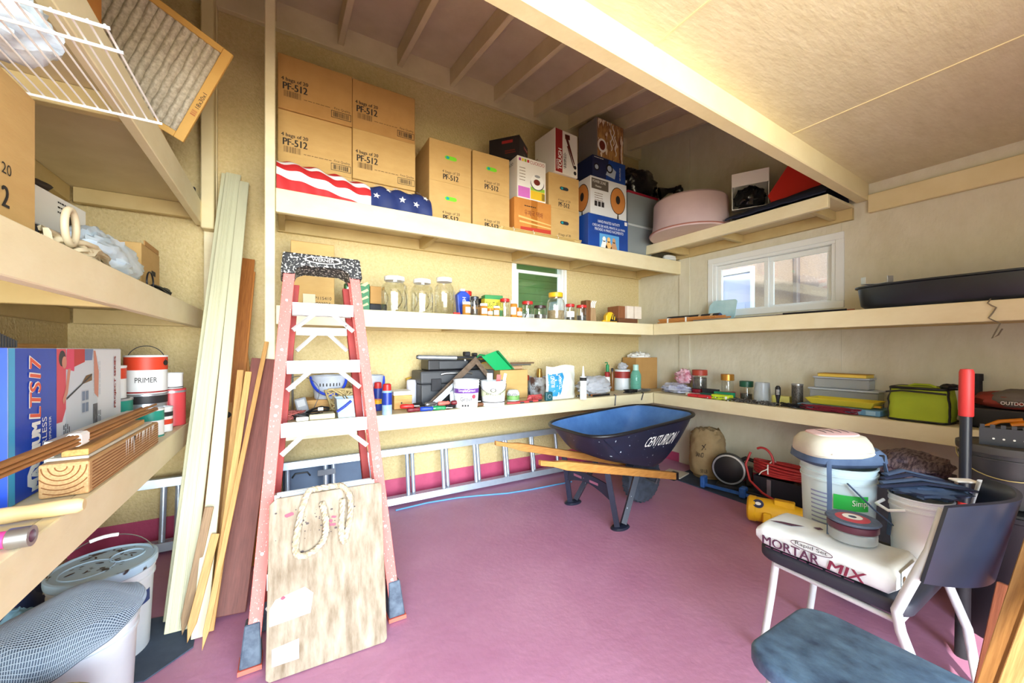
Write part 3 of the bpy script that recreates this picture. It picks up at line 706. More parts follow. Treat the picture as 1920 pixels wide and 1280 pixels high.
# three big jars
for i, (p0, p1, pt, Yj) in enumerate(((714, 765, 519, 2.87), (770, 813, 524, 2.88), (814, 852, 521, 2.86))):
    x, y, r, h = cs(p0, p1, pt, MB, Y=Yj)
    t = jar(('big clear embossed jar with a white lid beside the green carton', 'big clear embossed jar with a white lid, middle of three', 'big smooth clear jar with a white lid beside the blue bottle')[i], x, y, MB, r, h, wht, .70, lidh=.11, group='big jars with white lids')
    if i < 2:
        for k in range(4):
            a0 = R(-150 + k * 30)
            M().tube([((r + .001) * math.cos(a0 + .35 * math.sin(q * math.pi / 9)), (r + .001) * math.sin(a0 + .35 * math.sin(q * math.pi / 9)), h * .10 + q * h * .055) for q in range(10)], .0035, 6).build('embossed_rib', clear, t, smooth=60)
# blue bottle lying with red strip, black case, box of filler
t = thing('blue_bottle', 'flat blue bottle with white lettering beside the smooth jar', 'bottle', (onY(858, 0, 2.93).x, 2.90, MB))
h = onY(865, 546, 2.93).z - MB
M().prism([(.0, 0), (.095, 0), (.10, h * .85), (.06, h), (.02, h), (-.015, h * .85)], 0, .06, 'y').build('bottle_body', blue, t, bevel=.008, seg=2)
lettering(t, 'WASH', pagew, (.06, -.001, h * .2), Z_, -X_, w=h * .55, h=.03)
M().box(.02, .01, h + .0005, .06, .05, h + .02).build('cap', wht, t, bevel=.004)
t = thing('red_clip', 'small red plastic clip lying on the shelf edge by the jars', 'clip', (onY(850, 0, 2.76).x, 2.75, MB)); M().box(0, 0, 0, .055, .02, .014).build('clip', red, t, bevel=.004)
t = thing('black_case', 'long black moulded case lying tilted behind the red lidded jar', 'case', (onY(884, 0, 3.10).x, 3.10, MB + .11), rot=(0, R(-14), 0))
M().box(0, 0, 0, .26, .10, .055).build('case', blk, t, bevel=.02, seg=3)
t2 = thing('carton', 'plain low carton hidden behind the pill bottles', 'box', (onY(884, 0, 3.10).x + .005, 3.09, MB)); M().box(0, 0, 0, .22, .14, .105).build('box_body', card_d, t2, bevel=.002)
x0 = onY(908, 0, 2.97).x
t, w, h, d = carton('green and yellow filler compound box behind the pill bottles', x0, x0 + .17, MB, onY(920, 553, 2.97).z, 2.96, .10, mat('filler_green', (40, 140, 70), .5), rz=R(-8))
patch(t, mat('filler_yellow', (226, 214, 60), .6), (.0, 0, h * .36), X_, Z_, w, h * .46, 'label'); lettering(t, 'FIX-IT-ALL', ink, (.012, -.001, h * .48), X_, Z_, w=.14, h=h * .22)
patch(t, MATS['filler_yellow'], (0, d, h * .3), -Y_, Z_, d, h * .55, 'label')
# row of small jars and amber bottles (left px, right px, top px, kind)
row = [(866, 884, 546, 'spice', 3.03), (867, 882, 566, 'pill', 2.79), (883, 897, 556, 'screwjar', 2.80), (900, 914, 569, 'pill', 2.79), (914, 924, 578, 'pillo', 2.785), (925, 937, 574, 'pill', 2.79),
       (938, 955, 560, 'redjar', 2.82), (957, 970, 563, 'pill', 2.79), (969, 979, 577, 'pillo', 2.785), (979, 999, 565, 'redjar2', 2.83), (1001, 1024, 573, 'darkjar', 2.84), (1025, 1059, 549, 'yellowjar', 2.83), (1061, 1077, 570, 'redjar3', 2.82), (1081, 1100, 572, 'redjar4', 2.82)]
lb = {'spice': 'small clear jar with a red cap in front of the black case', 'screwjar': 'narrow clear jar full of screws between amber bottles', 'redjar': 'narrow clear jar with a red lid beside the filler box',
      'redjar2': 'clear jar with a bright red lid holding a pencil', 'darkjar': 'squat clear jar with a dark brown lid beside the yellow lidded jar', 'yellowjar': 'tall clear jar with a yellow lid in front of the small window',
      'redjar3': 'clear jar with a red lid and paper label beside the yellow lidded jar', 'redjar4': 'clear jar with a red lid beside the carved wood block'}
pl = ['amber pill bottle with a white cap beside the blue bottle', 'amber pill bottle with a white cap in front of the filler box', 'short open amber vial between two capped amber bottles', 'amber pill bottle with a white cap beside the narrow red lidded jar', 'tall amber pill bottle with a white cap between red lidded jars', 'short open amber vial beside the bright red lidded jar']
pi = 0
for p0, p1, pt, kd, Yj in row:
    x, y, r, h = cs(p0, p1, pt, MB, Y=Yj)
    if kd.startswith('pill'):
        if kd == 'pill': pill(pl[pi], x, y, MB, r, h)
        else:
            t = thing('pill_bottle', pl[pi], 'bottle', (x, y, MB), 0, 'amber pill bottles'); M().lathe([(r * .93, 0), (r, .003), (r, h), (r - .002, h), (r - .003, .005)], 20).build('bottle_body', amber, t, smooth=40)
            M().lathe([(r * 1.001 + .0005, h * .2), (r * 1.001 + .0005, h * .6)], 20, cap=False).build('paper_label', pagew, t)
        pi += 1
    else:
        lm = {'spice': red, 'screwjar': dsteel, 'darkjar': mat('brown_lid', (60, 34, 34), .4), 'yellowjar': yel}.get(kd, red)
        t = jar(lb[kd], x, y, MB, r, h, lm, .72 if kd == 'yellowjar' else .9, fill=seeds if kd == 'yellowjar' else nails if kd in ('screwjar', 'darkjar', 'redjar4', 'redjar3') else None, fillh=.4, group='small jars on the back shelf')
        if kd == 'redjar3': M().lathe([(r + .0006, h * .2), (r + .0006, h * .55)], 28, cap=False).build('paper_label', pagew, t)
        if kd == 'redjar2': M().cyl((-r * .6, 0, .01), (r * .5, 0, h * .6), .004, n=6).build('pencil', ink, t)
# carved block, tape measure, blocks
x0 = onY(1100, 0, 2.80).x
t = thing('wood_block', 'carved wooden block with curled grooves beside the red lidded jar', 'block', (x0, 2.80, MB))
h = onY(1110, 563, 2.80).z - MB
M().box(0, 0, 0, .055, .09, h).build('block', wood('oak_dark', (132, 88, 48), (100, 62, 32), 'z'), t, bevel=.004)
m = M(); m.prism([(.057, 0), (.135, 0), (.125, h * .62), (.09, h * .72), (.057, h * .7)], .01, .08, 'y'); m.build('carved_face', wood('carved_tan', (190, 160, 118), (150, 116, 80), 'z'), t, bevel=.004)
for k in range(3): M().tube([(.06 + .022 * k, .01, h * .66), (.066 + .022 * k, .008, h * .86), (.085 + .022 * k, .008, h * .98)], .006, 6).build('carved_curl', pagew, t)
t = thing('tape_measure', 'yellow and black tape measure on the jar shelf', 'tape measure', (onY(1136, 0, 2.77).x, 2.765, MB), R(-12))
hb = .098
M().prism([(0, 0), (.13, 0), (.115, .05), (.07, hb), (.03, hb), (0, .065)], 0, .055, 'y').build('case', yel, t, bevel=.008, seg=2)
m = M(); m.prism([(.04, .006), (.125, .006), (.11, .052), (.072, .085)], -.0015, .0565, 'y'); m.build('grip', blk, t, bevel=.0015)
m = M(); m.prism([(.062, .03), (.075, .075), (.08, .07), (.072, .022)], -.003, -.0016, 'y'); m.prism([(.085, .02), (.092, .06), (.1, .05), (.096, .018)], -.003, -.0016, 'y'); m.build('stripe', yel, t)
M().box(-.03, .012, .002, .0, .04, .016).build('blade_hook', yel, t)
for i, (p0, p1, pt, mm, zb, Yb) in enumerate(((1160, 1173, 573, wood('oak_red', (150, 92, 50), (120, 68, 34), 'z'), .05, 2.83), (1176, 1188, 573, mat('white_block', (236, 226, 210), .7, c2=(224, 208, 190), ns=20), .05, 2.80), (1191, 1203, 574, MATS['white_block'], .05, 2.79))):
    x0, x1 = onY(p0, 0, Yb).x, onY(p1, 0, Yb).x
    t = thing('wood_block', ('reddish wood offcut beside two white ended blocks', 'white ended timber offcut next to the reddish one', 'white ended timber offcut by the cedar stakes')[i], 'block', (x0, Yb, MB + zb), 0, 'timber offcuts beside the tape measure')
    M().box(0, 0, 0, x1 - x0, .16, onY(p0, pt, Yb).z - MB - zb).build('block', mm, t, bevel=.003)
t = thing('wood_block', 'flat brown offcut lying under the white ended blocks', 'block', (onY(1160, 0, 2.79).x, 2.785, MB)); M().box(0, 0, 0, .27, .2, .048).build('block', wood('oak_flat', (120, 72, 40), (94, 54, 30), 'x'), t, bevel=.004)
# cedar stakes, black tube, clear panel on the right mid shelf (along the corner)
ced = [wood('cedar%d' % k, c, c2, 'z') for k, (c, c2) in enumerate((((206, 140, 70), (176, 108, 48)), ((216, 166, 100), (186, 130, 66)), ((190, 120, 60), (160, 92, 44))))]
st = thing('stake_bundle', 'bundle of cedar shims tied with white bands at the shelf corner', 'bundle', (3.375, 2.70, MB), R(-87))
for k in range(9):
    y = .012 + .024 * (k % 3); z = .008 + .016 * (k // 3)
    M().box(jit(.02), y - .011, z - .007, .62 + jit(.1), y + .011, z + .0072).build('shim', wood('cedar_x%d' % (k % 3), (206 + 5 * (k % 3), 142, 74), (172, 108, 50), 'x'), st, bevel=.001)
for x in (.10, .30): M().box(x, -.001, .0, x + .018, .073, .0005).build('band', pagew, st); M().box(x, -.0025, .001, x + .018, -.001, .05).build('band', pagew, st); M().box(x, -.0025, .0498, x + .018, .073, .0515).build('band', pagew, st)
t = thing('black_tube', 'black padded tube with pale straps lying behind the cedar shims', 'tube', (3.56, 2.72, MB + .042), R(-88))
M().tube([(0, 0, 0), (.3, 0, 0), (.56, 0, 0)], .04, 16).build('tube', blkm, t, smooth=40)
for x in (.36, .48): M().tube([(x, 0, 0), (x + .025, 0, 0)], .0415, 16).build('strap', mat('tan_strap', (200, 188, 160), .7), t, smooth=40)
M().tube([(.5601, 0, 0), (.566, 0, 0)], .036, 16).build('end_cap', mat('navy_cap', (30, 50, 100), .4), t)
t = thing('clear_panel', 'pale blue translucent plastic panel propped beside the window', 'panel', (3.66, 2.345, MB), rot=(0, R(9), R(-90)))
M().prism([(0, 0), (.27, 0), (.27, .235), (.25, .25), (.04, .22), (.0, .17)], 0, .006, 'y').build('panel', mat('pale_blue_plastic', (196, 226, 232), .3, c2=(150, 196, 206), ns=7), t, bevel=.002)
# thin tools lying along the window shelf
t = thing('hand_saw', 'thin dark saw blade lying flat under the sliding window', 'saw', (3.40, 1.95, MB), R(-84))
M().prism([(0, 0), (.46, .0), (.50, .07), (0, .13)], 0, .003, 'z').build('blade', dsteel, t)
M().tube([(.46, .03, .012), (.52, .02, .014), (.60, .05, .014), (.58, .10, .012), (.50, .085, .012)], .011, 8).build('handle', blk, t, smooth=50)
for i, (ya, yb, xa, lb_, mm, rr) in enumerate(((2.28, 1.95, 3.345, 'short grey rod lying on the edge of the window shelf', steel, .005), (1.52, 1.13, 3.36, 'long black rod lying beside the saw', blk, .008), (1.60, 1.10, 3.42, 'rusty brown rod lying behind the black rod', mat('rust', (140, 72, 40), .8), .007), (1.9, 1.45, 3.355, 'thin steel rule lying in front of the saw', steel, .004))):
    t = thing('metal_rod', lb_, 'rod', (xa, ya, MB + rr)); M().tube([(0, 0, 0), (.02 * (i % 2), yb - ya, 0)], rr, 8).build('rod', mm, t, smooth=40)
# long black oval pan + bracket + wire hanger hook
pan = thing('oil_pan', 'long black oval pan lying on the shelf by the sliding window', 'pan', (3.53, .60, MB))
def oval(rx, ry, n=48): return [(rx * math.copysign(abs(math.cos(a)) ** .7, math.cos(a)), ry * math.copysign(abs(math.sin(a)) ** .7, math.sin(a))) for a in [2 * math.pi * i / n for i in range(n)]]
lv = [(.165, .455, 0), (.185, .49, .03), (.193, .505, .145), (.205, .52, .15), (.205, .52, .16), (.188, .50, .158), (.178, .485, .03), (.16, .45, .012)]
vs = []; fs = []
for rx_, ry_, z in lv: vs += [(a, b, z) for a, b in oval(rx_, ry_)]
for k in range(len(lv) - 1): fs += [(k * 48 + j, k * 48 + (j + 1) % 48, (k + 1) * 48 + (j + 1) % 48, (k + 1) * 48 + j) for j in range(48)]
fs += [tuple(range(47, -1, -1)), tuple((len(lv) - 1) * 48 + j for j in range(48))]
M().add(vs, fs).build('pan_body', mat('black_pan', (24, 28, 36), .35, c2=(36, 44, 54), ns=5), pan, smooth=40)
t = thing('shelf_bracket', 'bent steel bracket resting across the black pan', 'bracket', (3.42, .98, MB + .166), rot=(0, 0, R(-30)))
m = M(); m.box(-.08, 0, 0, .18, .035, .005); m.box(.02, -.05, .0055, .06, .12, .0105); m.box(-.08, .0, .0055, -.075, .035, .05); m.box(.02, -.05, .011, .06, -.045, .05); m.build('bracket', alu, t, bevel=.0015)
p = onX(1858, 566, 3.33)
hk = thing('wire_hanger', 'twisted wire hook hanging from the window shelf edge', 'hook', (3.325, p.y, ZM + .006))
pts = [(1852, 568), (1860, 573), (1868, 576), (1862, 586), (1854, 596), (1862, 600), (1876, 606), (1868, 620), (1860, 634), (1872, 628), (1880, 616)]
M().tube([(.0, 0, .002)] + [(-.012 + .004 * math.sin(i), onX(a, b, 3.318).y - p.y, onX(a, b, 3.318).z - ZM - .006) for i, (a, b) in enumerate(pts)], .0035, 6).build('wire', mat('dull_wire', (150, 140, 120), .5, .6), hk, smooth=60)
# ------------------------------------------------------------------ lower back shelf (z = ZL): buckets, cases, tools
LB = ZL + .0025
def at(px, py): return onZ(px, py, LB)
def bucket(name, label, x, y, z, r, h, bodym, rimm=None, taper=.86, lid=None, rz=0, bail=True, group=None, cat='bucket', n=36, rot=None, bailm=None):
    t = thing(name, label, cat, (x, y, z), rz, group, rot)
    pr = [(r * taper - .004, 0), (r * taper, .004), (r * .965, h * .80), (r * 1.0, h * .805), (r * 1.0, h * .83), (r * .97, h * .835), (r * .975, h * .89), (r * 1.01, h * .895), (r * 1.01, h * .92), (r * .98, h * .925), (r * .985, h - .006), (r * 1.02, h - .004), (r * 1.02, h), (r * .96, h), (r * .93, h * .8), (r * taper - .006, .006)]
    M().lathe(pr, n).build('bucket_body', bodym, t, smooth=35)
    if lid: M().lathe([(r * 1.045, h - .022), (r * 1.055, h - .01), (r * 1.05, h + .008), (r * 1.0, h + .010), (r * .95, h + .004), (0, h + .004)], n).build('lid', lid, t, smooth=35)
    if bail == 'down':
        M().tube([(r * 1.03 * math.cos(a), -r * 1.05 * math.sin(a) if True else 0, h * .86 - h * .36 * math.sin(a)) for a in [math.pi * i / 16 for i in range(17)]], .0022, 6).build('bail_handle', bailm or steel, t, smooth=60)
    return t
wbk = mat('white_bucket', (236, 238, 240), .38, c2=(226, 230, 232), ns=5)
# grout and all purpose buckets
for i, (p0, p1, pt, pb) in enumerate(((850, 899, 711, 766), (901, 949, 713, 763))):
    b = at((p0 + p1) / 2, pb); Yc = b.y + .075
    x, y, r, h = cs(p0, p1, pt, LB, Y=Yc)
    ang = math.atan2(-y, -x)
    if i == 0:
        t = bucket('grout_bucket', 'white grout bucket with a purple band at the edge of the tool shelf', x, y, LB, r, h, wbk, group=None)
        M().lathe([(r * .955, h * .54), (r * .962, h * .70)], 36, cap=False).build('purple_band', mat('purple_label', (104, 48, 150), .5), t, smooth=60)
        lettering_round(t, 'SimpleGrout', pagew, r * .965, h * .565, ang + .05, w=r * 1.35, h=h * .12); lettering_round(t, 'PRE-MIXED', ink, r * .94, h * .45, ang - .1, w=r * .7, h=h * .05); lettering_round(t, 'Grout', ink, r * .93, h * .27, ang, w=r * .9, h=h * .14)
        for k in range(3): lettering_round(t, '■', ink, r * .90, h * .08, ang - .3 + .22 * k, w=r * .12, h=h * .06)
        pz = h * .42; a_ = ang + .62; rr = r * .945
        M().add([((rr + .002) * math.cos(a_ + .18 * math.cos(q)), (rr + .002) * math.sin(a_ + .18 * math.cos(q)), pz + .16 * r * math.sin(q)) for q in [2 * math.pi * k / 12 for k in range(12)]], [tuple(range(12))]).build('round_badge', mat('rose_badge', (210, 70, 90), .5), t)
    else:
        t = bucket('compound_bucket', 'white all purpose compound bucket with putty knives standing in it', x, y, LB, r, h, wbk, bail='down')
        t.rotation_euler.z = ang + math.pi / 2 + .1
        M().lathe([(r * .935, h * .40), (r * .955, h * .66)], 36, cap=False).build('pale_green_band', mat('pale_green_label', (216, 224, 184), .5), t, smooth=60)
        A2 = -math.pi / 2 - .1
        lettering_round(t, 'All Purpose', ink, r * .955, h * .44, A2, w=r * 1.25, h=h * .10); lettering_round(t, 'compound', inkb, r * .93, h * .30, A2, w=r * .7, h=h * .05)
        M().lathe([(r * .905, h * .17), (r * .908, h * .20)], 36, cap=False).build('ink_line', ink, t, smooth=60)
        lettering_round(t, 'O', ink, r * .96, h * .57, A2, w=r * .45, h=h * .16)
        for q, (dx, dz, mm, tw) in enumerate(((-.03, .06, clearp, .045), (.02, .05, red, .035), (.045, .07, wht, .022))):
            M().box(dx - tw / 2, .01 * q - .012, h * .3, dx + tw / 2, .01 * q - .010, h + dz, T=Matrix.Rotation(R(6 * q), 4, 'Y')).build('putty_knife', mm, t)
# black tool cases
pA = at(800, 752); caseY = 3.0
x0, x1 = onY(790, 0, caseY).x, onY(925, 0, caseY).x
hz = onY(830, 695, caseY).z - LB
gcase = mat('grey_case', (66, 68, 72), .5, c2=(56, 58, 62), ns=8)
t = thing('tool_case', 'large dark grey tool case behind the framing square', 'tool case', (x0, caseY, LB))
M().box(0, 0, 0, x1 - x0, .26, hz * .62).build('case_base', gcase, t, bevel=.012, seg=2); M().box(-.006, -.006, hz * .62 + .001, x1 - x0 + .006, .266, hz).build('case_lid', gcase, t, bevel=.014, seg=2)
for fx in (.12, .42): M().box((x1 - x0) * fx, -.018, hz * .42, (x1 - x0) * fx + .085, -.0062, hz * .78).build('latch', blkm, t, bevel=.004)
M().box((x1 - x0) * .62, -.012, hz * .12, (x1 - x0) * .9, -.0005, hz * .5).build('ribbed_panel', blkm, t, bevel=.004)
M().tube([((x1 - x0) * .25, -.012, hz * .9), ((x1 - x0) * .3, -.022, hz * .93), ((x1 - x0) * .62, -.022, hz * .93), ((x1 - x0) * .67, -.012, hz * .9)], .011, 8).build('handle', steel, t, smooth=50)
x2, x3 = onY(803, 0, 3.02).x, onY(903, 0, 3.02).x; z2 = LB + hz + .003; h2 = onY(850, 674, 2.99).z - z2
t = thing('tool_case', 'flat black tool case with a white cord lying on the large grey case', 'tool case', (x2, 3.02, z2))
M().box(0, 0, 0, x3 - x2, .2, h2).build('case_body', blk, t, bevel=.01, seg=2); M().box(.09, -.006, .012, x3 - x2 - .13, -.0005, h2 - .012).build('front_panel', gcase, t, bevel=.003)
M().box((x3 - x2) * .66, -.003, .001, (x3 - x2) * .66 + .012, -.0005, h2).build('cord', wht, t)
zt3 = z2 + h2 + .001
t = thing('aluminium_tube', 'aluminium tube lying across the black tool case', 'tube', (onY(785, 0, 3.0).x, 3.02, zt3 + .022), rot=(0, R(1.5), R(-4)))
M().tube([(0, 0, 0), (.32, 0, 0)], .019, 12).build('tube', alu, t, smooth=40); M().tube([(-.012, 0, 0), (-.0005, 0, 0)], .014, 10).build('dark_end', dsteel, t)
t = thing('clamp_bar', 'black bar clamp lying on the black tool case', 'clamp', (onY(846, 0, 3.06).x, 3.06, zt3 + .004))
m = M(); m.box(0, 0, 0, .30, .025, .022); m.build('bar', blk, t, bevel=.003); M().box(.12, -.02, .0225, .17, .04, .06).build('jaw', blkm, t, bevel=.006); M().box(.20, -.015, .0225, .24, .035, .05).build('jaw', blk, t, bevel=.006)
t = thing('yellow_level', 'yellow edged wooden level lying behind the cases', 'level', (onY(768, 0, 3.22).x, 3.285, LB + hz * .55), rot=(0, R(-13), 0))
M().box(0, 0, 0, .80, .03, .055).build('level', mat('level_yellow', (206, 164, 50), .5), t, bevel=.004); M().box(.02, -.002, .012, .78, -.0002, .043).build('side_panel', dsteel, t)
t2 = thing('low_carton', 'carton standing behind the cases under the level', 'box', (onY(768, 0, 3.2).x + .05, 3.28, LB)); M().box(0, 0, 0, .5, .04, hz * .54).build('box_body', card_d, t2, bevel=.002)
# framing square
sq = thing('framing_square', 'large rusty steel framing square leaning on the tool cases', 'square', (0, 0, 0))
mrust = mat('rusty_steel', (126, 108, 92), .6, .3, c2=(96, 78, 62), ns=30, amt=.4)
A, B, C = at(792, 760), onY(893, 665, 2.90), onY(908, 690, 2.905); A.y = 2.775; A = onY(792, 760, 2.86); A.z = LB + .004; B = onY(892, 668, 2.94); C = onY(913, 695, 2.955)
ax = (B - A); up = (C - B); nrm = ax.cross(up).normalized(); wv = nrm.cross(ax.normalized()) 
sgn = 1 if wv.z < 0 else -1
wv *= sgn
m = M(); wd = .052; th = nrm * .003
q = [A, B, B + wv * wd, A + wv * wd]; m.add(q + [p_ + th for p_ in q], [(0, 1, 2, 3), (7, 6, 5, 4), (0, 4, 5, 1), (1, 5, 6, 2), (2, 6, 7, 3), (3, 7, 4, 0)])
sq.location = A; m.v = [tuple(Vector(v) - A) for v in m.v]; m.build('blade', mrust, sq)
m = M(); u2 = up.normalized(); L2 = .22; w2 = ax.normalized() * -.04
q = [B, B + u2 * L2, B + u2 * L2 + w2, B + w2]; q = [p_ - A + th * .2 for p_ in q]; m.add(q + [p_ + th for p_ in q], [(0, 1, 2, 3), (7, 6, 5, 4), (0, 4, 5, 1), (1, 5, 6, 2), (2, 6, 7, 3), (3, 7, 4, 0)]); m.build('tongue', mrust, sq)
p0 = at(800, 762)
t = thing('speed_square', 'triangular aluminium speed square standing in front of the framing square', 'square', (onY(795, 0, 2.81).x, 2.81, LB), rot=(R(-6), 0, 0))
w_, h_ = .245, onY(830, 718, 2.78).z - LB
m = M()
for (a, b, c_, d_) in (((0, 0), (w_, h_), (w_, h_ - .055), (.07, .0)), ((w_ - .035, 0), (w_, 0), (w_, h_ - .03), (w_ - .035, h_ - .07)), ((.07, 0), (w_ - .035, 0), (w_ - .035, .012), (.09, .012))):
    m.prism([a, b, c_, d_], 0, .004, 'y')
m.build('square', alu, t)
m = M()
for k in range(12): f_ = k / 12; m.box(w_ * f_ + .02, -.001, h_ * f_ + .002 - .02, w_ * f_ + .022, -.0002, h_ * f_ + .012 - .02)
m.build('scale_marks', ink, t)
# green wedge
t = thing('green_tray', 'bright green folded plastic tray leaning behind the bucket', 'tray', (onY(906, 0, 3.05).x, 3.05, LB + hz + .02))
A = onY(906, 672, 3.05); pts = [(903, 668), (932, 657), (962, 692), (928, 694)]
ps = [onY(a, b, 3.05) - Vector((A.x, 3.05, LB + hz + .02)) + Vector((0, 0, 0)) for a, b in pts]; ps2 = [Vector(t.location) * 0 + p_ for p_ in ps]
m = M(); m.prism([(p_.x, p_.z) for p_ in ps], 0, .006, 'y'); m.build('panel', mat('vivid_green', (10, 160, 90), .4), t)
m = M(); m.prism([(ps[1].x - .01, ps[1].z - .012), (ps[1].x, ps[1].z), (ps[2].x, ps[2].z), (ps[2].x - .012, ps[2].z)], -.03, -.0005, 'y'); m.build('folded_edge', mat('deep_green', (6, 120, 64), .4), t)
M().tube([(ps[0].x - .05, -.004, ps[0].z - .01), (ps[0].x - .02, -.004, ps[0].z + .015), (ps[0].x + .03, -.004, ps[0].z + .01)], .007, 8).build('carry_loop', MATS['deep_green'], t, smooth=60)
# carton with pipes on it
Yc = 3.06; x0, x1 = onY(938, 0, Yc).x, onY(990, 0, Yc).x; h = onY(965, 693, Yc).z - LB
t, w, h, d = carton('tan carton with pipe offcuts on it beside the compound bucket', x0, x1, LB, LB + h, Yc, .2, card)
for i, (p0, p1, py, mm, rr) in enumerate(((957, 979, 687, mat('tan_pipe', (170, 140, 104), .6), .018), (955, 996, 680, steel, .008), (960, 1002, 675, mat('brown_rod', (110, 84, 62), .6), .007))):
    a = onY(p0, py, Yc + .03); b_ = onY(p1, py, Yc + .03); z = LB + h + rr + .001 + (0, .037, .054)[i]
    t = thing('pipe_offcut', ('thick tan pipe offcut lying on the tan carton', 'thin steel pipe offcut lying on the tan pipe', 'thin brown rod topmost on the pipe offcuts')[i], 'pipe', (a.x, Yc + .06 - .0 * i, z))
    prf = [(0, 0, 0), (b_.x - a.x, -.02, 0)]
    M().tube(prf, rr, 12).build('pipe', mm, t, smooth=40)
    if i == 0: M().tube([(b_.x - a.x + .0005, -.0205, 0), (b_.x - a.x + .002, -.0206, 0)], rr * .6, 10).build('bore', ink, t)
# spray cans, drawer box, label can
def can(name, label, p0, p1, pt, pb, body, capm, band=None, cat='can', capf=.22, dy=.03, words=None, wc=None, group=None):
    b = at((p0 + p1) / 2, pb); x, y, r, h = cs(p0, p1, pt, LB, Y=b.y + dy)
    t = thing(name, label, cat, (x, y, LB), 0, group)
    hb = h * (1 - capf)
    M().lathe([(r * .96, 0), (r, .004), (r, hb - .012), (r * .9, hb), (r * .55, hb + .004)], 24).build('can_body', body, t, smooth=40)
    if capf > 0: M().lathe([(r * .86, hb + .0005), (r * .88, hb + .006), (r * .8, h - .006), (r * .6, h)], 24).build('cap', capm, t, smooth=40)
    if band: M().lathe([(r + .0008, hb * band[1]), (r + .0008, hb * band[2])], 24, cap=False).build('label_band', band[0], t, smooth=60)
    if words: lettering_round(t, words, wc or ink, r + .001, hb * .45, math.atan2(-y, -x), w=r * 1.5, h=r * .6)
    return t
can('spray_can', 'blue and yellow spray can with a red cap beside the stepladder rail', 700, 717, 716, 771, mat('can_blue', (30, 56, 150), .35), red, (yel, .30, .52), dy=.06, words='OIL', wc=red)
can('spray_can', 'blue and white lubricant can with a red nozzle at the shelf edge', 716, 735, 719, 779, mat('can_lightblue', (120, 168, 214), .35, c2=(190, 214, 232), ns=9), red, (MATS['can_blue'], .42, .92), dy=.04)
Yc = 2.93; x0, x1 = onY(739, 0, Yc).x, onY(763, 0, Yc).x
t = thing('wooden_organizer', 'small wooden box with a dark knob hole between the spray can and white can', 'box', (x0, Yc, LB)); hh = onY(750, 741, Yc).z - LB
M().box(0, 0, 0, x1 - x0 + .04, .16, hh).build('wooden_box', woodx, t, bevel=.003); poly_patch(t, ink, (0, 0, 0), X_, Z_, disc_pts(.055, hh * .45, .006), 'knob_hole'); M().box(-.004, -.004, hh + .0005, x1 - x0 + .044, .164, hh + .03).build('white_top', wht, t, bevel=.003)
can('aerosol_can', 'plain white labelled aerosol can with a plastic bag behind it', 762, 781, 712, 758, mat('pale_label', (226, 226, 232), .5, c2=(200, 200, 216), ns=24), wht, capf=.0, dy=.02)
can('glass_jar', 'little clear jar of hardware under the white labelled can', 783, 793, 744, 758, clear, wht, capf=.2, dy=.05)
# small tub, amber bottle, red lidded jar, mug, brass bottle
can('small_tub', 'small white tub with a green label in front of the amber bottle', 950, 974, 730, 752, wbk, wht, (mat('label_green', (130, 180, 100), .5), .12, .62), capf=.18, dy=.04, words='putty')
b = at(979, 745); x, y, r, h = cs(974, 984, 718, LB, Y=b.y + .02); pill('amber pill bottle with a white cap behind the small white tub', x, y, LB, r, h)
b = at(982, 742); x, y, r, h = cs(973, 992, 703, LB, Y=b.y + .09); jar('clear jar with a rusty red lid behind the amber bottle', x, y, LB, r, h, mat('rust_lid', (166, 60, 40), .5), .9, fill=nails, group='jars on the tool shelf', lidh=.25)
b = at(1010, 741); x, y, r, h = cs(991, 1032, 706, LB, Y=b.y + .09)
t = thing('printed_tin', 'pale printed tin holding a brass bottle beside the blue and white bag', 'tin', (x, y, LB))
M().lathe([(r * .97, 0), (r, .004), (r, h), (r - .004, h), (r - .005, .006)], 30).build('tin_body', mat('tin_print', (214, 222, 230), .45, c2=(96, 70, 60), ns=9, amt=.16), t, smooth=40)
lettering_round(t, 'COFFEE', inkb, r, h * .3, math.atan2(-y, -x) - .3, w=r * .9, h=h * .2)
t2 = thing('brass_bottle', 'brass coloured bottle standing in the printed tin', 'bottle', (x + .008, y + .01, LB + .008)); hh = h + .075
M().lathe([(.028, 0), (.03, .01), (.03, hh * .75), (.024, hh * .9), (.026, hh * .93), (.02, hh)], 20).build('bottle_body', mat('brass', (190, 150, 80), .35, .7), t2, smooth=40)
# grout bag and caulk tube
Yb = at(1058, 749).y + .02
x0, x1 = onY(1030, 0, Yb).x, onY(1086, 0, Yb).x; h = onY(1055, 686, Yb).z - LB
t = thing('compound_bag', 'crumpled blue and white bag of powder standing beside the caulk tube', 'bag', (x0, Yb, LB)); W_ = x1 - x0
def bagf(sgn):
    def f(u, v):
        b_ = .055 * (1 - abs(2 * u - 1) ** 3) * (math.sin(math.pi * min(v * 1.05 + .12, 1)) ** .5)
        return (W_ * (.02 + .96 * u) + .006 * noise.noise(Vector((u * 5, v * 5, 1))), .06 - sgn * (b_ + .010 * noise.noise(Vector((u * 6, v * 7, sgn)))) , h * v * (1 - .03 * math.sin(u * 7)))
    return f
bagw = mat('bag_white_dusty', (222, 220, 208), .75, c2=(200, 200, 190), ns=10, bump=.4, bs=16)
M().grid(18, 18, bagf(1)).grid(18, 18, bagf(-1)).build('bag_body', bagw, t, smooth=60)
fb = bagf(1)
blu = mat('bag_blue', (40, 150, 196), .6, c2=(28, 120, 172), ns=12, speck=(216, 222, 220), ss=30, sth=.60)
M().grid(14, 14, lambda u, v: (lambda p: (p[0], p[1] - .0015, p[2]))(fb(.05 + .48 * u * (1 - .35 * (1 - v)) , .10 + .68 * v))).build('blue_panel', blu, t, smooth=60)
